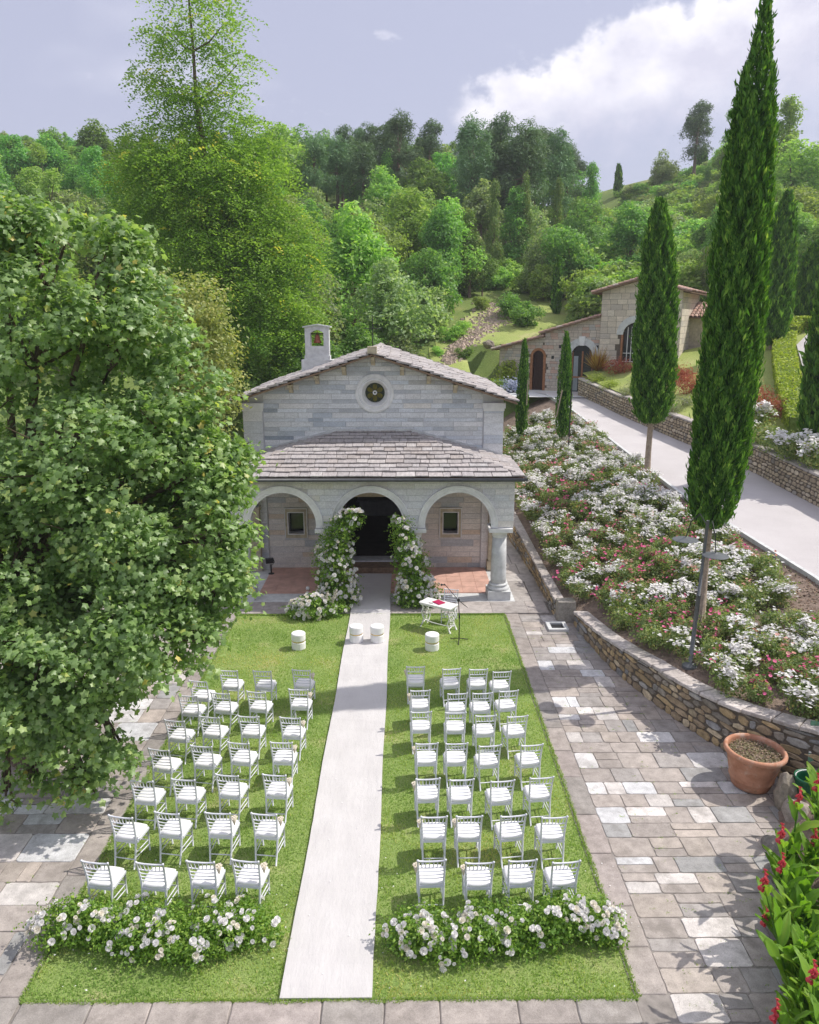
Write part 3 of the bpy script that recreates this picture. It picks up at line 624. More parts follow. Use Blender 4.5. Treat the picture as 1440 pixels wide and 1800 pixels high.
# ================================================================== CHAPEL
CX = -1.0; YF = 25.3; YP = 22.4; YB = 34.3
ch = thing('chapel', 'small striped marble chapel with three-arched portico and stone slab roofs', 'chapel', (CX, YF, 0))
MP = [((.78, .79, .81), 6), ((.75, .765, .79), 3), ((.82, .82, .83), 5), ((.60, .64, .70), 1.2), ((.78, .76, .73), .8)]
MPW = [((.76, .71, .66), 4), ((.80, .75, .69), 3), ((.69, .66, .63), 2.0), ((.74, .62, .50), 1.4), ((.58, .60, .62), .8)]
def pick(pal):
    k = random.uniform(.93, 1.07); q = random.uniform(-.012, .012); c = random.choices([p[0] for p in pal], [p[1] for p in pal])[0]; return (c[0]*(k+q), c[1]*k, c[2]*(k-q))
def blocks(parent, fr, u0, u1, rows, wr, pal, clipfn=None, holes=(), d=(-.02, .012), lim=300, name='stone_block', stripe=False, cnt=[0]):
    """courses of squared stones in the u,v plane of frame fr"""
    acc = MB(); tint = []; k = 0
    for ri, (v0, v1) in enumerate(rows):
        spans = [(u0, u1)]
        for (a, b_, c, e) in holes:
            if v1 > c+.02 and v0 < e-.02:
                ns = []
                for s0, s1 in spans:
                    if s1 <= a or s0 >= b_: ns.append((s0, s1))
                    else: ns += [x for x in ((s0, a), (b_, s1)) if x[1]-x[0] > .03]
                spans = ns
        for s0, s1 in spans:
            x = s0
            while x < s1-.01:
                x2 = min(s1, x+random.uniform(*wr))
                if s1-x2 < .15: x2 = s1
                g = .0065; poly = [(x+g, v0+g), (x2-g, v0+g), (x2-g, v1-g), (x+g, v1-g)]
                if clipfn: poly = clipfn(poly)
                if len(poly) >= 3 and abs(area(poly)) > .004:
                    col = pick(pal)
                    if stripe: kk = (1.04 if ri % 2 else random.choice([.72, .82, .95, .98])); col = tuple(c*kk*j for c, j in zip(col, (1, 1, 1) if ri % 2 else (.97, 1, 1.04)))
                    Vp, Fp = prism(poly, d[0], d[1]+random.uniform(-.004, .006), .005)
                    if k < lim: ob(name, mesh(Vp, Fp, M['marble']), parent, fr, color=col); k += 1
                    else: acc.add([fr @ Vector(v) for v in Vp], Fp)
                x = x2
    if acc.v: ob('stone_blocks', acc.me(M['marble_core']), parent, kind='stuff')
def rowgen(z0, z1, hs):
    r = []; z = z0; i = 0
    while z < z1-.03:
        h_ = hs[i % len(hs)]*random.uniform(.93, 1.07); e = min(z1, z+h_)
        if z1-e < .06: e = z1
        r.append((z, e)); z = e; i += 1
    return r
# --- main walls
XL, XR = -5.34, 3.34
wb = MB()
DX0, DX1, DZ1 = -2.12, .06, 2.62       # doorway
W1 = (-3.97, -3.45, 1.32, 2.06); W2 = (1.37, 1.87, 1.32, 2.06)
front = [(XL, W1[0], 0, 5.3), (W1[0], W1[1], 0, W1[2]), (W1[0], W1[1], W1[3], 5.3), (W1[1], DX0, 0, 5.3), (DX0, DX1, DZ1, 5.3), (DX1, W2[0], 0, 5.3), (W2[0], W2[1], 0, W2[2]), (W2[0], W2[1], W2[3], 5.3), (W2[1], XR, 0, 5.3)]
for a, b_, c, d_ in front: wb.b2(a, b_, YF, YF+.5, c, d_)
# gable zone with a round hole, columns of quads
RZ, RR, RXc = 6.13, .40, -.95
def gabz(x): return 7.36-.33*abs(x-CX)
def colstrip(mb, x0, x1, lo, hi, y0, y1):
    V = [(x0, y0, lo(x0)), (x1, y0, lo(x1)), (x1, y0, hi(x1)), (x0, y0, hi(x0)), (x0, y1, lo(x0)), (x1, y1, lo(x1)), (x1, y1, hi(x1)), (x0, y1, hi(x0))]
    mb.add(V, [(0, 1, 2, 3), (5, 4, 7, 6), (0, 4, 5, 1), (3, 2, 6, 7), (0, 3, 7, 4), (1, 5, 6, 2)])
sgs = sorted(set([XL, CX, XR]+[RXc+RR*math.cos(PI*k/12) for k in range(13)]))
for a, b_ in zip(sgs, sgs[1:]):
    mdl = (a+b_)/2
    if abs(mdl-RXc) < RR:
        c_ = lambda x: math.sqrt(max(0, RR**2-(x-RXc)**2))
        colstrip(wb, a, b_, lambda x: 5.3, lambda x: RZ-c_(x), YF, YF+.5); colstrip(wb, a, b_, lambda x: RZ+c_(x), gabz, YF, YF+.5)
    else: colstrip(wb, a, b_, lambda x: 5.3, gabz, YF, YF+.5)
mw = ob('front_wall', wb.me(M['marble_core']), ch)
FF = frame((0, YF, 0), (1, 0, 0), (0, 0, 1), (0, -1, 0))
gcl = lambda p: clip(clip(p, .33, 1, 7.31+.33*CX), -.33, 1, 7.31-.33*CX)
def gclip(p):
    p = gcl(p)
    if not p: return p
    cx_ = sum(q[0] for q in p)/len(p); cz_ = sum(q[1] for q in p)/len(p)
    if all(math.hypot(q[0]-RXc, q[1]-RZ) < .56 for q in p): return []
    if math.hypot(cx_-RXc, cz_-RZ) < .62:      # trim back from the round window
        s_ = 1 if cx_ > RXc else -1; zz = min(max(RZ, min(q[1] for q in p)), max(q[1] for q in p)); c_ = math.sqrt(max(0, .56**2-(zz-RZ)**2))
        p = clip(p, -s_, 0, -s_*(RXc+s_*c_))
    elif abs(cz_-RZ) < .56:
        s_ = 1 if cx_ > RXc else -1; zz = min(max(RZ, min(q[1] for q in p)), max(q[1] for q in p)); c_ = math.sqrt(max(0, .56**2-(zz-RZ)**2))
        if (s_ > 0 and min(q[0] for q in p) < RXc+c_) or (s_ < 0 and max(q[0] for q in p) > RXc-c_): p = clip(p, -s_, 0, -s_*(RXc+s_*c_))
    return p
blocks(mw, FF, XL+.68, XR-.68, rowgen(3.95, 7.4, [.13, .17]), (.35, 1.15), MP, gclip, stripe=True, lim=290)
# corner pilasters, plain larger stones
for nm, a, b_ in (('l', XL, XL+.66), ('r', XR-.66, XR)):
    pa = ob('corner_pilaster', MB().b2(a, b_, YF-.07, YF, 0, 5.78).me(M['marble_core']), ch)
    FP = frame((0, YF-.07, 0), (1, 0, 0), (0, 0, 1), (0, -1, 0))
    blocks(pa, FP, a+.005, b_-.005, rowgen(.02, 5.74, [.34, .30, .38]), (.5, .8), MP, d=(-.02, .008))
    ob('capital', MB().b2(a-.05, b_+.05, YF-.16, YF, 5.64, 5.82).b2(a-.02, b_+.02, YF-.11, YF, 5.55, 5.64).me(M['carved']), ch)
# wall under the portico
blocks(mw, FF, XL+.68, XR-.68, rowgen(.04, 3.95, [.19, .23, .17]), (.4, 1.2), MPW, holes=[(DX0-.1, DX1+.1, 0, DZ1+.22), (W1[0]-.14, W1[1]+.14, W1[2]-.16, W1[3]+.18), (W2[0]-.14, W2[1]+.14, W2[2]-.16, W2[3]+.18)], name='wall_stone', lim=290)
# side and back walls
for nm, x0, x1 in (('left', XL, XL+.5), ('right', XR-.5, XR)):
    sw = ob('side_wall', MB().b2(x0, x1, YF+.5, YB, 0, 5.80).me(M['marble_core']), ch)
    if nm == 'right': blocks(sw, frame((XR, 0, 0), (0, 1, 0), (0, 0, 1), (1, 0, 0)), YF+.02, YB, rowgen(.3, 5.78, [.3, .24]), (.5, 1.2), MP, lim=250)
wb = MB(); wb.b2(XL+.5, XR-.5, YB-.5, YB, 0, 5.80)
for a, b_ in ((XL+.01, CX), (CX, XR-.01)): colstrip(wb, a, b_, lambda x: 5.80, gabz, YB-.5, YB-.01)
ob('back_wall', wb.me(M['marble_core']), ch)
# interior
it = MB().b2(XL+.5, XR-.5, YF+.5, YB-.5, .28, .34).b2(XL+.5, XL+.54, YF+.52, YB-.52, .34, 5.7).b2(XR-.54, XR-.5, YF+.52, YB-.52, .34, 5.7).b2(XL+.54, XR-.54, YB-.56, YB-.5, .34, 5.7).b2(XL+.5, XR-.5, YF+.52, YB-.5, 5.7, 5.76)
ob('interior', it.me(M['interior']), ch)
ob('altar', MB().b2(-1.9, -.1, 31.6, 32.3, .34, .95).b2(-2.0, 0, 31.5, 32.4, .95, 1.02).me(M['greystone']), ch)
# door surround, leaves, step
dr = ob('doorway', MB().b2(DX0-.1, DX0, YF-.06, YF+.4, .12, DZ1).b2(DX1, DX1+.1, YF-.06, YF+.4, .12, DZ1).b2(DX0-.1, DX1+.1, YF-.06, YF+.4, DZ1, DZ1+.2).me(M['sandstone']), ch)
for sx, x in ((1, DX0+.03), (-1, DX1-.03)):
    lf = ob('door_leaf', MB().b2(x-.025, x+.025, YF+.5, YF+1.5, .35, DZ1-.02).me(M['wood_dark']), ch)
    for k in range(3): ob('door_panel', MB().b2(x+sx*.026, x+sx*.045, YF+.6, YF+1.4, .5+k*.7, 1.05+k*.7).me(M['wood_dark']), lf)
ob('threshold', MB().b2(DX0-.1, DX1+.1, YF-.05, YF+.52, .1, .33).me(M['greystone']), ch)
ob('door_step', MB().b2(-1.85, .1, YF-.72, YF-.06, .1, .29).me(M['wood_old']), ch)
# small windows in carved frames
for (a, b_, c, d_) in (W1, W2):
    f_ = MB(); y0, y1 = YF-.055, YF+.02; m_ = .135
    f_.b2(a-m_, a-.0, y0, y1, c-.15, d_+.17).b2(b_, b_+m_, y0, y1, c-.15, d_+.17).b2(a, b_, y0, y1, d_, d_+.17).b2(a, b_, y0, y1, c-.15, c)
    wi = ob('window_frame', f_.me(M['sandstone']), ch)
    g_ = MB(); t_ = .03; e_ = .012
    g_.b2(a-.03, a, y0-e_, y0-.001, c-.03, d_+.03).b2(b_, b_+.03, y0-e_, y0-.001, c-.03, d_+.03).b2(a, b_, y0-e_, y0-.001, d_, d_+.03).b2(a, b_, y0-e_, y0-.001, c-.03, c)
    g_.b2(a-m_, a-m_+.03, y0-e_, y0-.001, c-.15, d_+.17).b2(b_+m_-.03, b_+m_, y0-e_, y0-.001, c-.15, d_+.17).b2(a-m_+.03, b_+m_-.03, y0-e_, y0-.001, d_+.14, d_+.17)
    ob('frame_moulding', g_.me(M['carved']), wi); ob('window_pane', MB().b2(a, b_, YF+.3, YF+.32, c, d_).me(M['glass']), wi)
    if a > 0: ob('curtain', MB().b2(a+.02, b_-.02, YF+.34, YF+.35, c, d_-.1).me(M['petal']), wi)
# round window
rw = thing  # noqa
def ring(mb, cx_, cz_, prof, y0, n=40):
    """prof = list of (radius, depth forward of y0)"""
    V = [(cx_+r*math.cos(2*PI*k/n), y0-d_, cz_+r*math.sin(2*PI*k/n)) for r, d_ in prof for k in range(n)]
    mb.add(V, [(i*n+k, (i+1)*n+k, (i+1)*n+(k+1) % n, i*n+(k+1) % n) for i in range(len(prof)-1) for k in range(n)]); return mb
rwin = ob('rose_window', ring(MB(), RXc, RZ, [(.64, -.01), (.64, .05), (.60, .065), (.54, .06), (.52, .035), (.49, .035), (.47, .06), (.43, .055), (.36, -.1), (.325, -.22), (.325, -.3)], YF).me(M['carved'], smooth=False), ch)
g_ = MB(); V = [(RXc, YF+.24, RZ)]+[(RXc+.33*math.cos(2*PI*k/32), YF+.24, RZ+.33*math.sin(2*PI*k/32)) for k in range(32)]
g_.add(V, [(0, (k+1) % 32+1, k+1) for k in range(32)]); ob('glass', g_.me(M['glass']), rwin)
for k in range(6):
    a = 2*PI*k/6+PI/6; c_ = (RXc+.185*math.cos(a), RZ+.185*math.sin(a)); g_ = MB()
    pts = [(.105*math.cos(2*PI*j/14), .078*math.sin(2*PI*j/14)) for j in range(14)]
    g_.add([(c_[0]+p[0]*math.cos(a)-p[1]*math.sin(a), YF+.225, c_[1]+p[0]*math.sin(a)+p[1]*math.cos(a)) for p in pts], [tuple(reversed(range(14)))]); ob('petal_pane', g_.me(M['petal']), rwin)
    g_ = MB(); g_.tube([(RXc+.05*math.cos(a+PI/6), YF+.215, RZ+.05*math.sin(a+PI/6)), (RXc+.32*math.cos(a+PI/6), YF+.215, RZ+.32*math.sin(a+PI/6))], .008, 5); ob('glazing_bar', g_.me(M['iron']), rwin)
ob('centre_boss', ring(MB(), RXc, RZ, [(.075, -.215), (.075, -.2), (.05, -.19), (.03, -.2)], YF, 16).me(M['carved']), rwin)
# --- portico
zc, ar = 2.46, 1.0; CXS = [CX-2.65, CX, CX+2.65]
YA, YA2 = 22.2, 22.62
def archlow(x, cs, r, z0=2.34):
    for c in cs:
        if abs(x-c) < r: return zc+math.sqrt(r*r-(x-c)**2)
    return z0
def arcade(u0, u1, cs, top, fn):
    """columns of wall above arches; fn maps (u, depth, z) to a point"""
    us = {u0, u1}
    for c in cs: us |= {c-ar*math.cos(PI*k/20) for k in range(21)}
    us = sorted(u for u in us if u0-1e-6 <= u <= u1+1e-6); mb = MB()
    for a, b_ in zip(us, us[1:]):
        m_ = (a+b_)/2; ins = any(abs(m_-c) < ar for c in cs)
        la, lb = (archlow(a+1e-7, cs, ar+1e-6), archlow(b_-1e-7, cs, ar+1e-6)) if ins else (2.34, 2.34)
        P = [fn(a, 0, la), fn(b_, 0, lb), fn(b_, 0, top), fn(a, 0, top), fn(a, 1, la), fn(b_, 1, lb), fn(b_, 1, top), fn(a, 1, top)]
        mb.add(P, [(0, 1, 2, 3), (5, 4, 7, 6), (0, 4, 5, 1), (3, 2, 6, 7)])
    return mb
af = lambda u, d_, z: (u, YA+(YA2-YA)*d_, z)
aw = ob('arcade_wall', arcade(XL, XR, CXS, 3.93, af).me(M['marble_core']), ch)
FA = frame((0, YA, 0), (1, 0, 0), (0, 0, 1), (0, -1, 0))
def blk_arch(parent, fr, u0, u1, cs, rows, pal, wr, lim=280):
    k = 0
    for v0, v1 in rows:
        hb = lambda v: math.sqrt(max(0, 1.1**2-max(0, v-zc)**2)) if v-zc < 1.1 else 0
        # gaps: arch half widths at bottom and top of course
        edges = [(u0, u0)]
        for c in cs: edges += [(c-hb(v0), c-hb(v1)), (c+hb(v0), c+hb(v1))]
        edges.append((u1, u1))
        for i in range(0, len(edges), 2):
            L0, L1 = edges[i]; R0, R1 = edges[i+1]
            if hb(v0) == 0 and i > 0: continue
            if hb(v0) == 0: R0 = R1 = u1
            x = min(L0, L1) if i else u0; xe = max(R0, R1)
            while x < xe-.01:
                x2 = min(xe, x+random.uniform(*wr))
                if xe-x2 < .15: x2 = xe
                g = .005; P = [(x+g, v0+g), (x2-g, v0+g), (x2-g, v1-g), (x+g, v1-g)]
                # clip with slanted ends
                dv = v1-v0
                P = clip(P, -dv, (L1-L0), -dv*L0+(L1-L0)*v0) if L0 != L1 or True else P
                P = clip(P, dv, -(R1-R0), dv*R0-(R1-R0)*v0)
                if len(P) >= 3 and abs(area(P)) > .003:
                    Vp, Fp = prism(P, -.02, .012+random.uniform(-.003, .006), .005); ob('arcade_stone', mesh(Vp, Fp, M['marble']), parent, fr, color=pick(pal))
                x = x2
blk_arch(aw, FA, XL+.003, XR-.003, CXS, rowgen(2.36, 3.56, [.21, .17, .24]), [((.77, .77, .78), 5), ((.73, .74, .76), 3), ((.81, .80, .79), 3), ((.76, .73, .68), 1)], (.35, .8))
blocks(aw, FA, XL+.003, XR-.003, [(3.56, 3.73), (3.73, 3.92)], (.5, 1.1), [((.77, .75, .69), 3), ((.72, .70, .66), 2), ((.79, .78, .76), 2)], name='arcade_stone')
def archivolt(mb, c, fn, r0=.995, r1=1.21):
    n = 28
    prof = [(r0, 0), (r0, -.045), (r0+.06, -.045), (r0+.07, -.06), (r1-.05, -.06), (r1-.04, -.085), (r1, -.085), (r1, 0)]
    pts = [(PI*k/n) for k in range(n+1)]; V = []
    for a in pts:
        for r, d_ in prof: V.append(fn(c+r*math.cos(a), d_, zc+r*math.sin(a)))
    m_ = len(prof); Fc = [(i*m_+k, i*m_+k+1, (i+1)*m_+k+1, (i+1)*m_+k) for i in range(n) for k in range(m_-1)]
    mb.add(V, Fc)
    for s in (-1, 1):      # short stilts to the impost
        a, b_ = sorted((c+s*r0, c+s*r1)); P = [fn(a, -.06, 2.36), fn(b_, -.06, 2.36), fn(b_, -.06, zc), fn(a, -.06, zc), fn(a, 0, 2.36), fn(b_, 0, 2.36), fn(b_, 0, zc), fn(a, 0, zc)]
        mb.add(P, [(0, 1, 2, 3), (1, 5, 6, 2), (4, 0, 3, 7)])
    return mb
for c in CXS:
    ob('archivolt', archivolt(MB(), c, lambda u, d_, z: (u, YA+d_, z)).me(M['carved']), ch)
cxs = [CX-3.97, CX-1.325, CX+1.325, CX+3.95]
for x in cxs:
    yc = (YA+YA2)/2
    co = ob('column', MB().lathe([(.235, .52), (.245, .7), (.235, 1.3), (.215, 2.05)], (x, yc, 0), 24).me(M['greystone'], smooth=True), ch)
    ob('plinth', MB().b2(x-.35, x+.35, yc-.35, yc+.35, .05, .33).me(M['greystone']), co)
    ob('column_base', MB().lathe([(.33, .33), (.345, .37), (.33, .42), (.28, .44), (.275, .47), (.30, .49), (.29, .52), (.24, .54)], (x, yc, 0), 24).me(M['greystone'], smooth=True), co)
    ob('capital', MB().lathe([(.215, 2.02), (.235, 2.06), (.22, 2.09), (.26, 2.16), (.33, 2.22)], (x, yc, 0), 24).b2(x-.36, x+.36, yc-.34, yc+.34, 2.22, 2.34).me(M['carved']), co)
# side arcades from the corner columns back to the wall
for nm, xs0, xs1 in (('r', XR-.42, XR), ('l', XL, XL+.42)):
    c2 = 23.95; mb = MB(); us = sorted({YA2, YF}|{c2-ar*math.cos(PI*k/20) for k in range(21)})
    for a, b_ in zip(us, us[1:]):
        m_ = (a+b_)/2; ins = abs(m_-c2) < ar; h_ = lambda y: zc+math.sqrt(max(0, ar*ar-(y-c2)**2)) if ins else 2.34
        P = [(xs1, a, h_(a)), (xs1, b_, h_(b_)), (xs1, b_, 3.93), (xs1, a, 3.93), (xs0, a, h_(a)), (xs0, b_, h_(b_)), (xs0, b_, 3.93), (xs0, a, 3.93)]
        mb.add(P, [(0, 1, 2, 3), (5, 4, 7, 6), (0, 4, 5, 1), (3, 2, 6, 7)])
    sa = ob('side_arcade_wall', mb.me(M['marble_core']), ch)
    ob('wall_pilaster', MB().b2(xs0, xs1, 24.98, YF-.08, .06, 2.2).b2(xs0-.05, xs1+.03, 24.92, YF-.08, 2.2, 2.335).b2(xs0-.04, xs1+.02, 24.93, YF-.08, .061, .4).me(M['sandstone']), ch)
# floor of the portico
pfz = .10
fl = ob('portico_floor', MB().b2(XL-.05, XR+.1, 21.98, YF, -.05, .05).me(M['greystone']), ch)
x = XL+.3
tf = MB().b2(XL+.75, XR-.5, 22.72, YF-.02, .05, .068); tfo = ob('terracotta_floor', tf.me(M['terracotta_floor']), fl)
for i in range(16):
    for j in range(5):
        x0 = XL+.77+i*(XR-XL-1.29)/16; y0 = 22.74+j*.505
        if random.random() < 1: ob('floor_tile', MB().b2(x0+.004, x0+(XR-XL-1.29)/16-.004, y0+.004, y0+.5, .068, .082+random.uniform(0, .003)).me(M['terracotta_floor']), fl)
x = XL-.1
while x < 4.3:        # long front step slabs
    w_ = random.uniform(.9, 1.4); ob('step_slab', MB().b2(x+.004, min(x+w_, 4.32)-.004, 21.02, 21.97, .0, .055+random.uniform(-.003, .003)).me(M['paving']), fl, color=random.choice([(.46, .42, .40), (.42, .39, .375), (.50, .46, .44)])); x += w_
# paving beside the chapel
sp = ob('side_paving', mesh([(3.3, 21, .012), (4.6, 21, .012), (4.5, 34, .012), (3.3, 34, .012)], [(0, 1, 2, 3)], M['joint']), kind='structure')
y = 22.0
while y < 33:
    d_ = random.uniform(.7, 1.2)
    x = 3.36
    for w_ in random.choice(([.5, .6], [.62, .48], [1.1])):
        Vp, Fp = prism([(x+.01, y+.01), (x+w_-.01, y+.01), (x+w_-.01, y+d_-.01), (x+.01, y+d_-.01)], -.03, .045+random.uniform(-.004, .004), .008); ob('paving_slab', mesh(Vp, Fp, M['paving']), sp, color=random.choice([(.50, .465, .445), (.45, .42, .40), (.55, .52, .50)])); x += w_
    y += d_
# --- roofs
RPAL = [((.43, .40, .395), 4), ((.455, .42, .415), 3), ((.40, .37, .365), 2.5), ((.50, .47, .46), 1.2), ((.42, .38, .365), 2)]
def slate_field(parent, O, U, V_, Nn, poly, course, wr, over=.08, th=.035, name='roof_slab', lim=300, sortkey=None, jit=.03):
    """courses up the slope V_ within polygon poly (u,v); lower courses first, upper overlap"""
    v0 = min(p[1] for p in poly); v1 = max(p[1] for p in poly); out = []; j = 0; v = v0-.02
    while v < v1-.02:
        c_ = course*random.uniform(.8, 1.2)
        u = min(p[0] for p in poly)-random.uniform(0, .2); umax = max(p[0] for p in poly)
        while u < umax:
            w_ = random.uniform(*wr); dz = random.uniform(-.5, .5)*jit*1.6
            P = [(u+.006, v+dz), (u+w_*.33, v+dz+random.uniform(-.5, .5)*jit), (u+w_*.66, v+dz+random.uniform(-.5, .5)*jit), (u+w_-.006, v+dz+random.uniform(-.3, .3)*jit), (u+w_-.006, v+c_+over), (u+.006, v+c_+over)]
            for i in range(len(poly)):
                a, b_ = poly[i], poly[(i+1) % len(poly)]; ex, ey = b_[0]-a[0], b_[1]-a[1]
                off = .03 if i == 0 else .0
                P = clip(P, ey, -ex, ey*a[0]-ex*a[1]+off*math.hypot(ex, ey)) if P else P
            if len(P) >= 3 and abs(area(P)) > .006: out.append((P, v, c_))
            u += w_
        v += c_; j += 1
    acc = MB(); tint = []
    if sortkey: out.sort(key=sortkey)
    for i, (P, v, c_) in enumerate(out):
        t_ = th*random.uniform(.75, 1.3); lift = .055; cm = (sum(p[0] for p in P)/len(P), sum(p[1] for p in P)/len(P))
        Vp, Fp = prism(P, 0, t_, .007, jit=.0); tw = random.uniform(-.012, .012)
        Vp = [(a, b_, n_+lift*max(0, 1-(b_-v)/(c_+over))+tw*(a-cm[0])) for a, b_, n_ in Vp]
        col = pick(RPAL); fr = frame(O, U, V_, Nn)
        if i < lim: ob(name, mesh(Vp, Fp, M['slate']), parent, fr, color=col)
        else: acc.add([fr @ Vector(q_) for q_ in Vp], Fp); tint += [col]*len(Vp)
    if acc.v: ob(name+'s', acc.me(M['slate_a'], attr={'tint': np.array(tint)}), parent, kind='stuff')
EY, EZ, EX0, EX1, SL = 21.93, 3.93, -5.58, 3.58, .262
dY = YF-EY
deck = MB(); V = [(EX0, EY, EZ), (EX1, EY, EZ), (EX1-dY, YF, EZ+SL*dY), (EX0+dY, YF, EZ+SL*dY), (EX0, YF, EZ), (EX1, YF, EZ)]
V += [(v[0], v[1], v[2]-.07) for v in V]
deck.add(V, [(0, 1, 2, 3), (0, 3, 4), (1, 5, 2), (7, 6, 9, 8), (6, 10, 9), (11, 7, 8), (1, 0, 6, 7), (0, 4, 10, 6), (5, 1, 7, 11)])
pr_ = ob('portico_roof', deck.me(M['wood_old']), ch)
k = math.sqrt(1+SL*SL)
slate_field(pr_, (EX0, EY, EZ+.004), (1, 0, 0), (0, 1/k, SL/k), (0, -SL/k, 1/k), [(0, 0), (EX1-EX0, 0), (EX1-EX0-dY, dY*k), (dY, dY*k)], .31, (.22, .62), lim=290)
slate_field(pr_, (EX1, EY, EZ+.004), (0, 1, 0), (-1/k, 0, SL/k), (SL/k, 0, 1/k), [(0, 0), (dY, 0), (dY, dY*k)], .31, (.3, .6), name='hip_slab')
slate_field(pr_, (EX0, YF, EZ+.004), (0, -1, 0), (1/k, 0, SL/k), (-SL/k, 0, 1/k), [(0, 0), (dY, 0), (0, dY*k)], .31, (.3, .6), name='hip_slab')
ob('gutter', MB().tube([(EX0, EY-.06, EZ-.035), (EX1, EY-.06, EZ-.035)], .055, 10).me(M['lead'], smooth=True), pr_)
ob('gutter', MB().tube([(EX1+.05, EY-.06, EZ-.035), (EX1+.05, YF-.1, EZ-.035)], .05, 8).me(M['lead'], smooth=True), pr_)
fl_ = MB(); fl_.b2(EX0+dY-.05, EX1-dY+.05, YF-.05, YF-.002, EZ+SL*dY+.02, EZ+SL*dY+.14); ob('flashing', fl_.me(M['greystone']), pr_)
for s, xa, xb in ((1, EX1-dY+.05, XR), (-1, EX0+dY-.05, XL)):
    mb = MB(); za = EZ+SL*dY; zb_ = EZ+SL*abs((EX1 if s > 0 else EX0)-xb); V = [(xa, YF-.078, za+.02), (xb, YF-.078, zb_+.02), (xb, YF-.078, zb_+.12), (xa, YF-.078, za+.14)]; V += [(v[0], YF-.015, v[2]) for v in V]
    mb.add(V, [(0, 1, 2, 3), (3, 2, 6, 7), (1, 5, 6, 2), (0, 3, 7, 4)]) if s > 0 else mb.add(V, [(3, 2, 1, 0), (7, 6, 2, 3)]); ob('flashing', mb.me(M['greystone']), pr_)
# main roof
RY0, RY1, RZ0, RS = 24.72, 34.5, 7.42, .33; RXE = 4.72
kk = math.sqrt(1+RS*RS)
V = [(CX, RY0, RZ0), (CX+RXE, RY0, RZ0-RS*RXE), (CX+RXE, RY1, RZ0-RS*RXE), (CX, RY1, RZ0), (CX-RXE, RY1, RZ0-RS*RXE), (CX-RXE, RY0, RZ0-RS*RXE)]
V += [(v[0], v[1], v[2]-.06) for v in V]
mr = ob('main_roof', MB().add(V, [(0, 1, 2, 3), (5, 0, 3, 4), (7, 6, 9, 8), (6, 11, 10, 9), (1, 0, 6, 7), (0, 5, 11, 6), (2, 1, 7, 8), (5, 4, 10, 11), (3, 2, 8, 9), (4, 3, 9, 10)]).me(M['wood_old']), ch)
Ly = RY1-RY0; Ls = RXE*kk
slate_field(mr, (CX+RXE, RY0, RZ0-RS*RXE+.004), (0, 1, 0), (-1/kk, 0, RS/kk), (RS/kk, 0, 1/kk), [(0, 0), (Ly, 0), (Ly, Ls), (0, Ls)], .36, (.3, .65), lim=170, th=.05, jit=.06, sortkey=lambda o_: min(p[0] for p in o_[0]))
slate_field(mr, (CX-RXE, RY1, RZ0-RS*RXE+.004), (0, -1, 0), (1/kk, 0, RS/kk), (-RS/kk, 0, 1/kk), [(0, 0), (Ly, 0), (Ly, Ls), (0, Ls)], .36, (.3, .65), lim=110, th=.05, jit=.06, sortkey=lambda o_: -max(p[0] for p in o_[0]))
y = RY0+.12
while y < RY1-.3:
    L_ = random.uniform(.4, .6); hw = .2; z = RZ0+.03
    ob('ridge_slab', MB().add([(CX-hw, y, z-.02), (CX+hw, y, z-.02), (CX+hw, y+L_, z-.02), (CX-hw, y+L_, z-.02), (CX-.03, y, z+.085), (CX+.03, y, z+.085), (CX+.03, y+L_, z+.085), (CX-.03, y+L_, z+.085)], [(4, 5, 6, 7), (0, 1, 5, 4), (1, 2, 6, 5), (2, 3, 7, 6), (3, 0, 4, 7)]).me(M['slate']), mr, color=pick(RPAL)); y += L_+.01
ob('ridge_block', MB().b2(CX-.15, CX+.15, RY0-.05, RY0+.3, RZ0+.02, RZ0+.24).me(M['sandstone']), mr)
for px in (510, 557, 605, 656, 707, 754, 801):
    x = D(px, 670, YF-.2).x; z = gabz(x)
    ob('roof_bracket', MB().add([(x-.07, YF+.01, z-.34), (x+.07, YF+.01, z-.34), (x+.07, YF+.01, z-.02), (x-.07, YF+.01, z-.02), (x-.06, YF-.16, z-.22), (x+.06, YF-.16, z-.22), (x+.07, YF-.48, z-.03), (x-.07, YF-.48, z-.03), (x-.06, YF-.44, z-.12), (x+.06, YF-.44, z-.12)], [(0, 1, 5, 4), (4, 5, 9, 8), (8, 9, 6, 7), (7, 6, 2, 3), (0, 4, 8, 7, 3), (1, 2, 6, 9, 5)]).me(M['sandstone']), ch)
# cross on the ridge
ob('cross', MB().tube([(CX, RY0+.6, RZ0+.1), (CX, RY0+.6, RZ0+1.15)], .016, 6).tube([(CX-.3, RY0+.6, RZ0+.8), (CX+.3, RY0+.6, RZ0+.8)], .014, 6).me(M['iron']), ch)
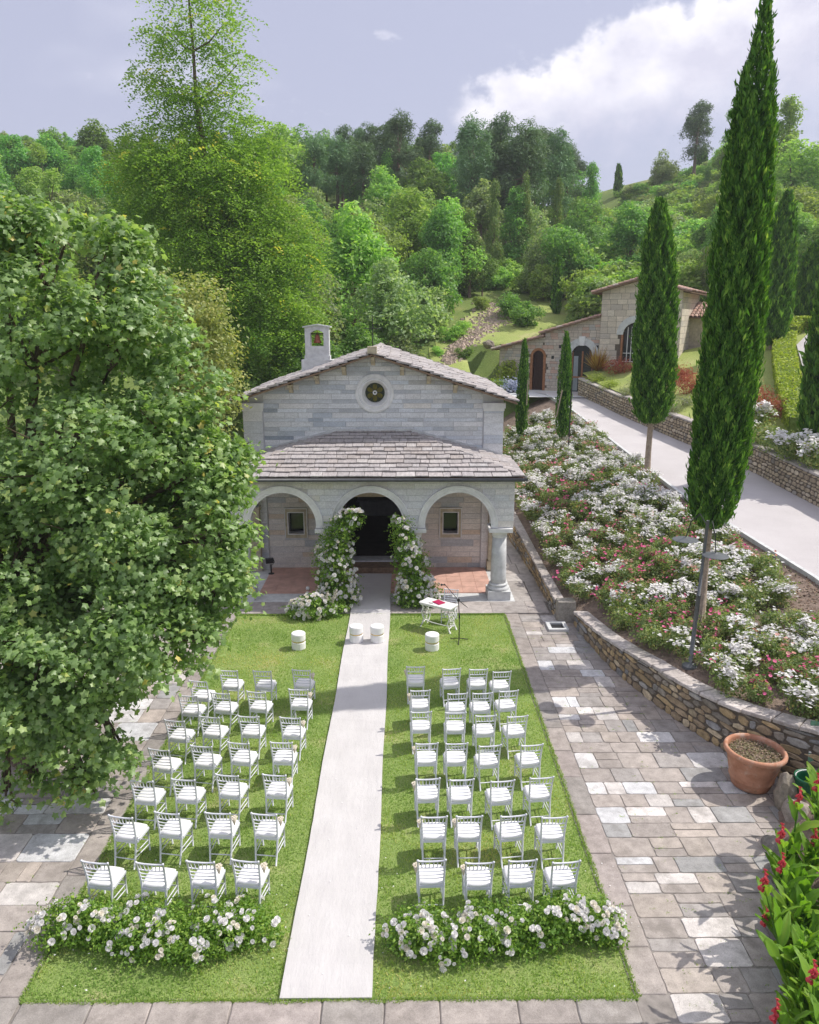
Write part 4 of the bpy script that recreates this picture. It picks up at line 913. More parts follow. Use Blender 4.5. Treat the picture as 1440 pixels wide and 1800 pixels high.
# bell-cote
by_, bxc = 30.6, -3.38
bc = ob('bell_cote', MB().b2(bxc-.62, bxc+.62, by_-.3, by_+.3, 6.0, 6.98).b2(bxc-.5, bxc+.5, by_-.24, by_+.24, 6.98, 7.14).b2(bxc-.47, bxc+.47, by_-.2, by_+.2, 7.14, 7.5).b2(bxc-.47, bxc-.26, by_-.2, by_+.2, 7.5, 8.14).b2(bxc+.26, bxc+.47, by_-.2, by_+.2, 7.5, 8.14).me(M['greystone']), ch)
mb = MB(); nn = 8
for i in range(nn):
    a = bxc-.26+.52*i/nn; b_ = bxc-.26+.52*(i+1)/nn; f1 = lambda x: 8.0+.12*(1-((x-bxc)/.26)**2); colstrip(mb, a, b_, f1, lambda x: 8.28-abs(x-bxc)*.12, by_-.2, by_+.2)
colstrip(mb, bxc-.47, bxc-.26, lambda x: 8.14, lambda x: 8.28-abs(x-bxc)*.12, by_-.2, by_+.2); colstrip(mb, bxc+.26, bxc+.47, lambda x: 8.14, lambda x: 8.28-abs(x-bxc)*.12, by_-.2, by_+.2)
ob('bell_cote_arch', mb.me(M['greystone']), bc)
mb = MB()
for s in (-1, 1):
    V = [(bxc, by_-.27, 8.30), (bxc+s*.55, by_-.27, 8.21), (bxc+s*.55, by_+.27, 8.21), (bxc, by_+.27, 8.30)]; V += [(v[0], v[1], v[2]+.05) for v in V]; mb.add(V, [(4, 5, 6, 7), (0, 3, 2, 1), (0, 1, 5, 4), (1, 2, 6, 5), (2, 3, 7, 6)])
ob('bell_cote_roof', mb.me(M['greystone']), bc)
ob('bell', MB().lathe([(.17, 7.62), (.14, 7.68), (.10, 7.8), (.085, 7.9), (.04, 7.95)], (bxc, by_, 0), 16).tube([(bxc, by_, 7.95), (bxc, by_, 8.1)], .015, 6).me(M['bell'], smooth=True), bc)
ob('headstock', MB().b2(bxc-.25, bxc+.25, by_-.03, by_+.03, 7.95, 8.0).me(M['wood_dark']), bc)
# black floodlight on the portico floor
f0 = D(477, 1005, 24.6); fo = thing('floodlight', 'black floodlight on a short stand by the left portico wall', 'lamp', (f0.x, 24.6, .05))
ob('stand', MB().tube([(f0.x, 24.6, .05), (f0.x, 24.6, .42)], .025, 8).lathe([(.1, .082), (.1, .1), (.03, .11)], (f0.x, 24.6, 0), 12).me(M['iron']), fo)
ob('lamp_head', MB().box((f0.x-.03, 24.56, .56), (.26, .14, .16), rz=.3).tube([(f0.x+.05, 24.6, .4), (f0.x+.13, 24.6, .5), (f0.x+.09, 24.6, .6)], .012, 6).me(M['iron']), fo)

# ================================================================== CHAIRS
def chair_parts():
    P = []   # (name, mesh)
    q = M['chair']
    P.append(('seat_frame', MB().b2(-.195, .195, -.18, -.14, .405, .445).b2(-.205, .205, .16, .2, .405, .445).b2(-.205, -.165, -.14, .16, .405, .445).b2(.165, .205, -.14, .16, .405, .445).me(q)))
    prof = []; V = []; n = 24
    for r, z in ((.96, .446), (1.0, .46), (1.0, .482), (.95, .5), (.8, .512), (.4, .52), (.0, .522)):
        for k in range(n):
            a = 2*PI*k/n; c, s = math.cos(a), math.sin(a); e = max(abs(c), abs(s))**.72
            V.append((c/e*.205*r*(.97+.03*s), s/e*.195*r+.012, z))
    P.append(('cushion', mesh(V, [(i*n+k, i*n+(k+1) % n, (i+1)*n+(k+1) % n, (i+1)*n+k) for i in range(6) for k in range(n)], M['cushion'], smooth=True)))
    for s in (-1, 1):
        P.append(('leg', MB().tube([(s*.178, .20, 0), (s*.185, .185, .2), (s*.188, .18, .42)], [.014, .016, .019], 7).me(q, smooth=True)))
        P.append(('leg', MB().tube([(s*.165, -.26, 0), (s*.175, -.20, .22), (s*.18, -.165, .43), (s*.185, -.165, .55), (s*.192, -.19, .72), (s*.2, -.235, .915)], [.014, .017, .019, .017, .016, .014], 7).lathe([(.0, .905), (.018, .91), (.018, .925), (.0, .935)], (s*.2, -.235, 0), 7, cap=False).me(q, smooth=True)))
        P.append(('stretcher', MB().tube([(s*.172, -.215, .17), (s*.183, .19, .13)], .0095, 6).tube([(s*.176, -.195, .25), (s*.184, .187, .22)], .0095, 6).me(q, smooth=True)))
    P.append(('stretcher', MB().tube([(-.17, -.225, .15), (.17, -.225, .15)], .010, 6).me(q, smooth=True)))
    P.append(('stretcher', MB().tube([(-.18, .19, .2), (.18, .19, .2)], .010, 6).tube([(-.18, .188, .28), (.18, .188, .28)], .009, 6).me(q, smooth=True)))
    def rail(z, r, n): 
        y = float(np.interp(z, [.55, .72, .915], [-.165, -.19, -.235])); w_ = float(np.interp(z, [.55, .915], [.182, .2]))
        return (n, MB().tube([(-w_, y, z), (-w_*.4, y-.012, z), (w_*.4, y-.012, z), (w_, y, z)], r, 6).me(q, smooth=True))
    P.append(('top_rail', MB().tube([(-.212, -.23, .905), (-.08, -.245, .905), (.08, -.245, .905), (.212, -.23, .905)], .014, 7).me(q, smooth=True)))
    P.append(rail(.775, .0105, 'back_rail'))
    for z in (.70, .635, .57): P.append(rail(z, .009, 'back_rail'))
    for i in range(6):
        x = -.145+.058*i; P.append(('spindle', MB().tube([(x*.92, -.213, .775), (x*1.06, -.243, .9)], .0085, 5).me(q, smooth=True)))
    return P
CP = chair_parts()
R_ = [[(285, 60), (443, 70), (567, 72), (672, 83)], [(303, 168), (470, 182), (583, 180), (700, 170)], [(308, 265), (465, 268), (600, 282), (740, 285)], [(333, 408), (468, 408), (615, 418), (805, 415)], [(337, 568), (490, 572), (672, 578), (850, 563)], [(367, 740), (527, 738), (720, 735), (910, 742)], [(355, 938), (573, 948), (765, 938), (960, 945)]]
L_ = [[(790, 110), (907, 68), (1040, 70), (1196, 66)], [(748, 168), (878, 158), (1020, 153), (1183, 143)], [(697, 267), (835, 252), (988, 250), (1152, 255)], [(637, 382), (802, 368), (950, 355), (1115, 353)], [(565, 505), (730, 500), (905, 483), (1090, 482)], [(487, 648), (668, 633), (865, 633), (1050, 637)], [(383, 828), (598, 833), (797, 826), (978, 822)]]
ROWN = ['row nearest chapel', 'second row from chapel', 'third row from chapel', 'middle row', 'third row from flower bank', 'second row from flower bank', 'row behind flower bank']
PN = ['beside carpet', 'second from carpet', 'third from carpet', 'at outer end']
chair0 = None
def put_chair(x, y, rz, label, group):
    global chair0
    Mx = Matrix.Translation((x, y, .012)) @ Matrix.Rotation(rz, 4, 'Z')
    if chair0 is None:
        r = bpy.data.objects.new('banquet_chair', None); link(r, None, Mx); r.empty_display_size = .2
        for n_, me in CP:
            c = bpy.data.objects.new(n_, me); COL.objects.link(c); c.parent = r
        chair0 = r
    else:
        r = chair0.copy(); COL.objects.link(r); r.matrix_basis = Mx
        for ch_ in chair0.children: c = ch_.copy(); COL.objects.link(c); c.parent = r
    tag(r, label, 'chair', group); return r
cones = []
for ri in range(7):
    for ci in range(4):
        for side, T_, sc_, ox in (('right', R_, .3889, 620), ('left', L_, .4444, 0)):
            px, py = T_[ri][ci]; p = G(ox+px*sc_, 1150+py*sc_, .91); jit = random.uniform(-.05, .05)
            rz = jit+(.10*(1.3-ci)*0 if side == 'right' else 0)
            if side == 'right': rz = jit+.03+.025*ci
            else: rz = jit-.10-.02*(3-ci)
            k = ci if side == 'right' else 3-ci
            x, y = p.x, p.y+.24
            put_chair(x, y, rz, f'silver-white spindle-back chair {PN[k]}, {side} block, {ROWN[ri]}', 'wedding chairs on the lawn')
            if (side == 'right' and (ci, ri) in {(0, 0), (0, 3), (0, 4), (0, 5), (0, 6), (1, 5), (1, 6), (0, 1)}) or (side == 'left' and (ci, ri) in {(3, 0), (3, 1), (3, 2), (3, 3), (3, 4), (3, 5), (3, 6), (2, 6), (2, 5)}):
                cones.append((x, y, side, PN[k], ROWN[ri]))
cone_me = MB().lathe([(.004, 0), (.05, .15), (.045, .15)], (0, 0, 0), 12).me(M['cone'], smooth=True)
fill_me = scatter(LEAF2, RNG.normal(size=(60, 3))*np.array([.018, .018, .008])+np.array([0, 0, .15]), frames(unit(60)), np.full(60, .03))
fill_me = mesh(fill_me[0], fill_me[1], M['bloom_c'], attr={'rnd': fill_me[2]})
for x, y, side, a, b_ in cones:
    s = -1 if side == 'right' else 1
    t_ = thing('petal_cone', f'cream petal cone on the chair {a}, {side} block, {b_}', 'paper cone', (x+s*.205, y-.16, .64), 0, 'petal cones on the chairs')
    ob('paper_cone', cone_me, t_, Matrix.Translation((x+s*.215, y-.15, .64))); ob('petals', fill_me, t_, Matrix.Translation((x+s*.215, y-.15, .64)))

# ------------------------------------------------------------------ poufs, table, microphone
def pouf(p, label):
    t_ = thing('drum_pouf', label, 'stool', (p.x, p.y, p.z), random.random(), 'white drum stools')
    Mx = WM[t_.name]
    ob('drum', MB().lathe([(.165, 0), (.185, .012), (.185, .19), (.172, .205), (.172, .25), (.187, .262), (.187, .42), (.175, .44), (.15, .445)], (0, 0, 0), 28).me(M['cushion'], smooth=False), t_, Mx)
    ob('gold_band', MB().lathe([(.171, .218), (.177, .22), (.177, .240), (.171, .242)], (0, 0, 0), 28, cap=False).me(M['gold']), t_, Mx)
    ob('lid_strap', MB().tube([(-.07, -.02, .447), (-.02, 0, .47), (.04, .015, .467), (.08, .03, .447)], .008, 6).me(M['white'], smooth=True), t_, Mx)
pouf(G(626, 1131, .06)+Vector((0, .16, 0)), 'white drum stool with gold band on the carpet, left of the pair')
pouf(G(663, 1131, .06)+Vector((0, .16, 0)), 'white drum stool with gold band on the carpet, right of the pair')
pouf(G(524, 1144, .012)+Vector((0, .16, 0)), 'white drum stool with gold band alone on the lawn left of the carpet')
pouf(G(760, 1146, .012)+Vector((0, .16, 0)), 'white drum stool with gold band on the lawn in front of the console table')
ta, tb, tc_, td = [G(*p, .76) for p in ((735, 1058), (749, 1049), (806, 1062), (797, 1073))]
ctr = (ta+tb+tc_+td)/4; ux = ((td-ta)+(tc_-tb)); ang = math.atan2(ux.y, ux.x)
TL, TW = 1.02, .46
tbl = thing('console_table', 'white console table with ornate carved legs carrying a crimson folder', 'table', (ctr.x, ctr.y, .012), ang); Mx = WM[tbl.name]
ob('tabletop', MB().b2(-TL/2, TL/2, -TW/2, TW/2, .72, .75).b2(-TL/2+.02, TL/2-.02, -TW/2+.02, TW/2-.02, .68, .72).me(M['white']), tbl, Mx)
for sx in (-1, 1):
    for sy in (-1, 1):
        x, y = sx*(TL/2-.07), sy*(TW/2-.06)
        ob('leg', MB().tube([(x-sx*.0, y, .68), (x-sx*.04, y, .6), (x+sx*.02, y, .45), (x-sx*.05, y, .25), (x, y, .1), (x+sx*.05, y, 0)], [.03, .025, .018, .016, .02, .028], 8).me(M['white'], smooth=True), tbl, Mx)
    sc = MB(); x = sx*(TL/2-.07)
    for z, r in ((.58, .055), (.44, .06), (.3, .05), (.17, .045)):
        for yy in (-.07, .07): sc.tube([(x, yy+r*math.cos(a), z+r*math.sin(a)) for a in np.linspace(0, 2*PI*.9, 10)], .012, 5)
    ob('scrollwork', sc.me(M['white'], smooth=True), tbl, Mx)
    ob('stretcher', MB().tube([(x, -TW/2+.07, .12), (x, 0, .16), (x, TW/2-.07, .12)], .013, 6).me(M['white'], smooth=True), tbl, Mx)
ob('stretcher', MB().tube([(-TL/2+.09, 0, .15), (-.2, 0, .12), (.2, 0, .12), (TL/2-.09, 0, .15)], .014, 6).me(M['white'], smooth=True), tbl, Mx)
def on_table(name, label, cat, u, v, me, rz=0):
    p = Mx @ Vector((u, v, .752)); t_ = ob(name, me, None, Matrix.Translation(p) @ Matrix.Rotation(ang+rz, 4, 'Z')); tag(t_, label, cat)
on_table('folder', 'crimson folder lying on the white console table', 'folder', -.02, .03, MB().b2(-.15, .15, -.12, .12, 0, .015).b2(-.148, .148, -.118, .118, .015, .022).me(M['red']), -.3)
on_table('paper_sheets', 'loose white papers on the left half of the console table', 'papers', -.3, .02, MB().b2(-.1, .1, -.14, .14, 0, .006).b2(-.06, .14, -.12, .15, .006, .01).me(M['paper']), .15)
on_table('ink_pen', 'dark pen at the front edge of the console table', 'pen', -.17, -.15, MB().tube([(-.06, 0, .008), (.06, .01, .008)], .006, 6).me(M['iron']), 0)
pc = G(789, 1098, .012); r = put_chair(pc.x+.02, ctr.y+.45, PI+ang*.5, 'silver-white spindle-back chair behind the console table by the portico', 'chairs at the signing table')
mp_ = G(807, 1127, .012); ms = thing('microphone_stand', 'black boom microphone stand beside the white console table', 'microphone stand', mp_)
x, y = mp_.x, mp_.y; tp = D(806, 1055, y); bm = D(781, 1026, y+.05); bk = D(822, 1068, y)
ob('pole', MB().tube([(x, y, .05), (x, y, .7), (tp.x, y, tp.z)], [.016, .014, .011], 8).tube([(x, y, .68), (x, y, .76)], .022, 8).me(M['iron']), ms)
for k in range(3):
    a = .4+2*PI*k/3; ob('leg', MB().tube([(x, y, .10), (x+.28*math.cos(a), y+.28*math.sin(a), .02)], .012, 6).me(M['iron']), ms)
ob('clutch', MB().tube([(tp.x-.03, y, tp.z-.02), (tp.x+.03, y, tp.z+.02)], .035, 10).me(M['iron']), ms)
ob('boom', MB().tube([bk, tp, bm], .009, 6).me(M['iron']), ms)
ob('microphone', MB().tube([bm+Vector((.04, 0, -.04)), bm+Vector((-.06, 0, -.03))], [.014, .02], 8).lathe([(.0, -.035), (.025, -.02), (.03, 0), (.02, .025), (0, .03)], tuple(bm+Vector((-.07, 0, -.03))), 10, cap=False).me(M['iron'], smooth=True), ms)

# ================================================================== FLOWER PIECES
def rosette(n1=5, open_=.9):
    V = []; Fc = []
    for ring_, (cnt, r, zt, tl) in enumerate(((6, 1.0, .15, .25), (5, .72, .42, .8), (4, .42, .62, 1.2))):
        for k in range(cnt):
            a = 2*PI*(k+ring_*.4)/cnt; ca, sa = math.cos(a), math.sin(a); w_ = r*.58; b = len(V)
            pts = [(0.05, 0, -.1), (r*.6, -w_, zt*.6), (r*open_, -w_*.4, zt+tl*.15), (r*open_, w_*.4, zt+tl*.15), (r*.6, w_, zt*.6), (r*.55, 0, zt*.35-.02)]
            V += [(p[0]*ca-p[1]*sa, p[0]*sa+p[1]*ca, p[2]) for p in pts]; Fc += [(b, b+1, b+5), (b+1, b+2, b+5), (b+2, b+3, b+5), (b+3, b+4, b+5), (b+4, b, b+5)]
    return np.array(V), np.array(Fc)
ROS = rosette()
bloom_me = []
for mt in ('bloom_w', 'bloom_c'):
    for s in (.046, .036, .028):
        v, f, a = scatter(ROS, np.zeros((1, 3)), np.eye(3)[None], np.array([s]), np.array([.5])); a = RNG.random(len(v)); bloom_me.append(mesh(v, f, M[mt], attr={'rnd': a}))
def orient(p, n): return Matrix.Translation(p) @ Vector(n).to_track_quat('Z', 'Y').to_matrix().to_4x4() @ Matrix.Rotation(random.random()*6, 4, 'Z')
def blooms(parent, pts, k=1.0, sizes=(0, 1, 2, 3, 4, 5), wts=(4, 4, 3, 1, 1.5, 1)):
    for p, n_ in pts: ob('bloom', bloom_me[random.choices(sizes, wts)[0]], parent, orient(Vector(p), n_) @ Matrix.Scale(k*random.uniform(.9, 1.15), 4))
def garland(name, label, cat, lobes, nleaf, nb, size=.06, sprigs=0, group=None, upb=.6, bk=1.15):
    L = np.array(lobes); c0 = L[:, :3].mean(0); t_ = thing(name, label, cat, (c0[0], c0[1], .0), 0, group)
    parts = [lobe_cloud(lobes, nleaf, size, LEAF2, .05, 6, .5, upb)]
    if sprigs:
        k = RNG.choice(len(L), sprigs); d = unit(sprigs); d[:, 2] = np.abs(d[:, 2])*.8; P0 = L[k, :3]+d*L[k, 3:]*.85; Ps = []; Ns = []
        for p, dd in zip(P0, d):
            ln = random.uniform(.12, .34)
            for j in range(9):
                q_ = p+dd*ln*j/8+np.array([0, 0, -.10*(j/8)**2]); Ps.append(q_+RNG.normal(size=3)*.014); Ns.append(RNG.normal(size=3)+np.array([0, 0, .8]))
        parts.append(scatter(LEAF2, np.array(Ps), frames(np.array(Ns)), size*.8*np.ones(len(Ps)), np.clip(.5+RNG.normal(size=len(Ps))*.2, 0, 1)))
    v, f, a, _ = merge(parts); keep = v[:, 2] > -.05; v[:, 2] = np.maximum(v[:, 2], .015); ob('foliage', mesh(v, f, M['garland'], attr={'rnd': a}), t_)
    pts = []; fr_ = RNG.random(nb) < .7; cl = []
    while len(pts) < nb:
        if not cl or random.random() < .3:
            k = random.randrange(len(L)) if random.random() < .0 else int(RNG.choice(len(L), p=L[:, 3]/L[:, 3].sum())); d = unit(1)[0]; d[2] = abs(d[2]); d[1] = -abs(d[1])*.9 if random.random() < .8 else d[1]; cl = [k, d/np.linalg.norm(d)]
        k, d = cl; d2 = d+RNG.normal(size=3)*.17; d2 /= np.linalg.norm(d2); p = L[k, :3]+d2*L[k, 3:]*random.uniform(1.0, 1.12)
        if p[2] < .04: cl = []; continue
        if any((p[0]-b_[0][0])**2+(p[1]-b_[0][1])**2+(p[2]-b_[0][2])**2 < .0022 for b_ in pts[-60:]): cl = [] if random.random() < .3 else cl; continue
        pts.append((p, d2+np.array([0, -.35, .35])))
    blooms(t_, pts, bk); return t_
# two meadows of flowers at the front of the seating
def meadow(pxs, base_y, hts, name_lab, dpx):
    lobes = []
    for px, py, h_ in pxs:
        p = G(px, py, 0); lobes.append((p.x+random.uniform(-.05, .05), p.y, h_*.42, .30, .30, h_*.55))
    return lobes
lb = meadow([(95, 1660, .55), (130, 1640, .6), (165, 1655, .62), (205, 1665, .55), (245, 1672, .5), (290, 1680, .48), (335, 1682, .5), (380, 1670, .55), (420, 1655, .52), (455, 1650, .42), (250, 1640, .5), (310, 1648, .5), (370, 1635, .5), (190, 1640, .5), (440, 1625, .4)], 0, 0, '', 0)
garland('flower_meadow', 'low bank of white roses and greenery in front of the left chairs', 'flower arrangement', lb, 11500, 230, .055, 260, 'ground flower banks')
lb = meadow([(705, 1660, .45), (740, 1670, .5), (780, 1680, .5), (825, 1672, .5), (870, 1668, .5), (915, 1665, .52), (955, 1655, .58), (1000, 1645, .62), (1035, 1640, .6), (1060, 1650, .5), (760, 1640, .45), (840, 1640, .5), (900, 1635, .45), (980, 1625, .5)], 0, 0, '', 0)
garland('flower_meadow', 'low bank of white roses and greenery in front of the right chairs', 'flower arrangement', lb, 11000, 230, .055, 240, 'ground flower banks')
def column_lobes(pts, Y): 
    out = []
    for i in range(len(pts)-1):
        for t in (0, .33, .66):
            px, py, r = [lerp(a, b_, t) for a, b_ in zip(pts[i], pts[i+1])]; p = D(px, py, Y); rr = r/F*23.0; out.append((p.x+random.uniform(-.04, .04), Y+random.uniform(-.05, .05), max(p.z, .2), rr, rr*.85, rr*1.1))
    return out
lbL = column_lobes([(597, 1078, 40), (592, 1040, 36), (588, 1000, 36), (588, 965, 30), (597, 935, 24), (612, 915, 19), (634, 905, 12)], 21.75)
garland('flower_column', 'left half of the broken floral arch at the chapel door', 'flower arrangement', lbL, 9000, 250, .08, 190, 'floral arch halves', bk=1.5)
lbR = column_lobes([(738, 1085, 42), (732, 1050, 35), (727, 1015, 30), (720, 980, 27), (713, 950, 22), (704, 925, 15), (697, 912, 9)], 21.75)
garland('flower_column', 'right half of the broken floral arch at the chapel door', 'flower arrangement', lbR, 8500, 240, .08, 190, 'floral arch halves', bk=1.5)
mnd = []
for px, py, r in ((545, 1082, 34), (530, 1072, 26), (562, 1070, 30), (548, 1062, 26), (585, 1092, 24)):
    p = D(px, py, 21.0); mnd.append((p.x, 21.0+random.uniform(-.15, .15), max(.16, p.z), r/62, r/62, r/75))
mt_ = garland('flower_mound', 'low mound of white flowers and plumes left of the floral arch', 'flower arrangement', mnd, 5200, 120, .075, 120, bk=1.6)
Ps = []; Ns = []; Zs = []
for (px, py, dx) in ((566, 1052, 12), (575, 1045, 14), (583, 1058, 16), (560, 1062, 8), (590, 1040, 16), (552, 1070, 5)):
    p = D(px-dx*.6, py+26, 21.0); d_ = Vector((dx*.012, -.1, .5)).normalized(); 
    for j in range(140):
        t = j/140; q_ = p+d_*(.62*t); Ps.append(tuple(q_+Vector(RNG.normal(size=3)*.045*(1-.6*t)))); Ns.append(RNG.normal(size=3)*.7+np.array([.2, -.4, .1]))
v, f, a = scatter(NEEDLE, np.array(Ps), frames(np.array(Ns)), np.full(len(Ps), .09)); ob('plumes', mesh(v, f, M['pampas'], attr={'rnd': a}), mt_)
# small palm-like sprigs at garland ends are part of foliage; a white globe light near the mound
gp = D(541, 1027, 22.9); tag(ob('globe_light', MB().lathe([(0, -.07), (.05, -.05), (.07, 0), (.05, .05), (0, .07)], (gp.x, 22.9, .16), 14, cap=False).me(M['white'], smooth=True)), 'small white globe on the terracotta portico floor', 'globe light')

# ================================================================== ROSE BED
def rose_variant(kind):
    lob = []
    for i in range(5): a = random.random()*6.28; r = random.uniform(0, .28); lob.append((r*math.cos(a), r*math.sin(a), random.uniform(.22, .42), .27, .27, .24))
    parts = [lobe_cloud(lob, 1100, .06, LEAF2, .04, 4, .6, .5)]
    v, f, a, _ = merge(parts); v[:, 2] = np.maximum(v[:, 2], .01); fo = mesh(v, f, M['roseleaf'], attr={'rnd': a})
    P = []; ncl = {'w': 19, 'p': 8, 's': 8, 'g': 4, 'W': 30}[kind]; L = np.array(lob); sz = []
    for c in range(ncl):
        k = random.randrange(5); d = unit(1)[0]; d[2] = abs(d[2])+.35; d /= np.linalg.norm(d); cc = L[k, :3]+d*L[k, 3:]*1.08
        for j in range(random.randint(4, 11) if kind in 'wW' else random.randint(2, 6)):
            P.append(cc+RNG.normal(size=3)*np.array([.055, .055, .03])); sz.append(random.uniform(.028, .045) if kind in 'wW' else random.uniform(.028, .048))
    P = np.array(P); ROS2 = (ROS[0][:36+0], ROS[1][ROS[1].max(1) < 36])
    v, f, a = scatter(ROS2, P, frames(RNG.normal(size=(len(P), 3))*.35+np.array([0, -.25, 1])), np.array(sz))
    mt = {'w': 'bloom_w', 'W': 'bloom_w', 'g': 'bloom_w', 'p': 'bloom_p', 's': 'bloom_s'}[kind]
    return fo, mesh(v, f, M[mt], attr={'rnd': a})
RV = {k: [rose_variant(k) for _ in range(n_)] for k, n_ in (('w', 4), ('W', 3), ('p', 2), ('s', 1), ('g', 2))}
# where the photograph shows pink or salmon blooms
pink = [tuple(D(*p)[:2]) if len(p) == 3 else None for p in []]
pinkpx = [(983, 762), (912, 785), (953, 873), (1020, 860), (1065, 940), (1035, 905), (975, 893), (1048, 985), (970, 1015), (1000, 880), (1102, 978), (1125, 1010), (1178, 950), (1155, 1100), (1370, 1190), (1400, 1165), (1355, 1195), (1065, 1035), (990, 815), (1245, 1100), (975, 850), (1150, 1000), (1190, 1075), (1015, 925), (1230, 930), (1290, 960)]
def bedhit(px, py):
    x, y, d = ray(px, py); t = 10
    while t < 60:
        X, Y, Z = x*t, y*t, CH+d*t
        if Y > 11 and wallx(Y) < X < roadl(Y) and Z < bedz(X, Y)+.35: return X, Y
        t += .05
    return None
pk = [h for h in (bedhit(*p) for p in pinkpx) if h]
nrose = 0; y = 11.6
seedpts = []
while y < 41.5:
    xa, xb = wallx(y)+.62, roadl(y)-(.75 if y < 25 else .45); x = xa+random.uniform(0, .3)
    stp = .60
    while x < xb:
        X, Y = x+random.uniform(-.15, .15), y+random.uniform(-.16, .16); x += stp*random.uniform(.85, 1.3)
        bare = ss(X-8.3, 0, 2.5)*(1-ss(Y, 17, 20)) if Y < 20 else 0
        if random.random() < bare*.55+.05*(1-ss(Y, 16, 19)): continue
        if math.hypot(X-7.4, Y-17.7) < .35 or math.hypot(X-9.25, Y-28.2) < .3: continue
        seedpts.append((X, Y))
    y += .56
for X, Y in seedpts:
    dp = min([math.hypot(X-a, Y-b_) for a, b_ in pk]+[9])
    dens = noise.noise(Vector((X*.45, Y*.3, 7)))
    if dp < .55: kd = 'p'
    else:
        wgt = {'w': 3.4, 'W': max(.4, 2.6+4*dens+(2.0 if 20 < Y < 31 else 0)), 'g': .8+max(0, -2*dens)+(7*(1-ss(Y, 16, 19.5)))+(2.0 if X > roadl(Y)-2 and Y < 22 else 0), 'p': 1.1, 's': .8}
        kd = random.choices(list(wgt), list(wgt.values()))[0]
    fo, bl = random.choice(RV[kd]); s = random.uniform(.85, 1.15)
    if Y > 31: s *= .9
    lab = {'w': 'white-flowering rose bush in the sloping bed', 'W': 'heavily blooming white rose bush in the sloping bed', 'g': 'mostly green rose bush in the sloping bed', 'p': 'bright pink rose bush in the sloping bed', 's': 'pale salmon rose bush in the sloping bed'}[kd]
    t_ = bpy.data.objects.new('rose_bush', None); t_.empty_display_size = .2; link(t_, None, Matrix.Translation((X, Y, bedz(X, Y)-.03)) @ Matrix.Rotation(random.random()*6.28, 4, 'Z') @ Matrix.Diagonal((s, s, s*random.uniform(.85, 1.15), 1)))
    lab = lab.replace(' in the sloping bed', ', '+('at the head of the bed' if Y > 34 else 'beside the chapel wall' if Y > 28 else 'level with the portico' if Y > 23 else 'level with the drum stools' if Y > 18.5 else 'below the tall cypress' if Y > 15 else 'at the near end of the bed')+', '+('along the stone wall' if X < lerp(wallx(Y), roadl(Y), .25) else 'along the road' if X > lerp(wallx(Y), roadl(Y), .75) else 'left of mid bed' if X < lerp(wallx(Y), roadl(Y), .5) else 'right of mid bed'))
    tag(t_, lab, 'rose bush', {'w': 'white rose bushes', 'W': 'heavily blooming white rose bushes', 'g': 'green rose bushes', 'p': 'pink rose bushes', 's': 'salmon rose bushes'}[kd])
    for n_, me in (('foliage', fo), ('blooms', bl)):
        c = bpy.data.objects.new(n_, me); COL.objects.link(c); c.parent = t_
        if n_ == 'blooms': c['kind'] = 'stuff'
# leaf litter and weeds on bare soil
n = 9000; py_ = RNG.uniform(11.2, 30, n); px_ = np.array([lerp(wallx(y)+.4, roadl(y)-.1, random.random()**.6) for y in py_]); pz = np.array([bedz(a, b_)+.015 for a, b_ in zip(px_, py_)])
v, f, a = scatter(LEAF2, np.c_[px_, py_, pz], frames(RNG.normal(size=(n, 3))*.3+np.array([0, 0, 1])), .04+.05*RNG.random(n))
m, t, o = newmat('litter'); pbsdf(t, o, ramp(t, N(t, 'ShaderNodeAttribute', attribute_name='rnd').outputs['Fac'], [(0, (.12, .07, .045)), (.5, (.26, .18, .13)), (.8, (.36, .29, .22)), (1, (.12, .15, .05))]), .9, .1); M['litter'] = m
ob('leaf_litter', mesh(v, f, M['litter'], attr={'rnd': a}), label='dry leaf litter and bark mulch between the rose bushes', cat='mulch', kind='stuff')

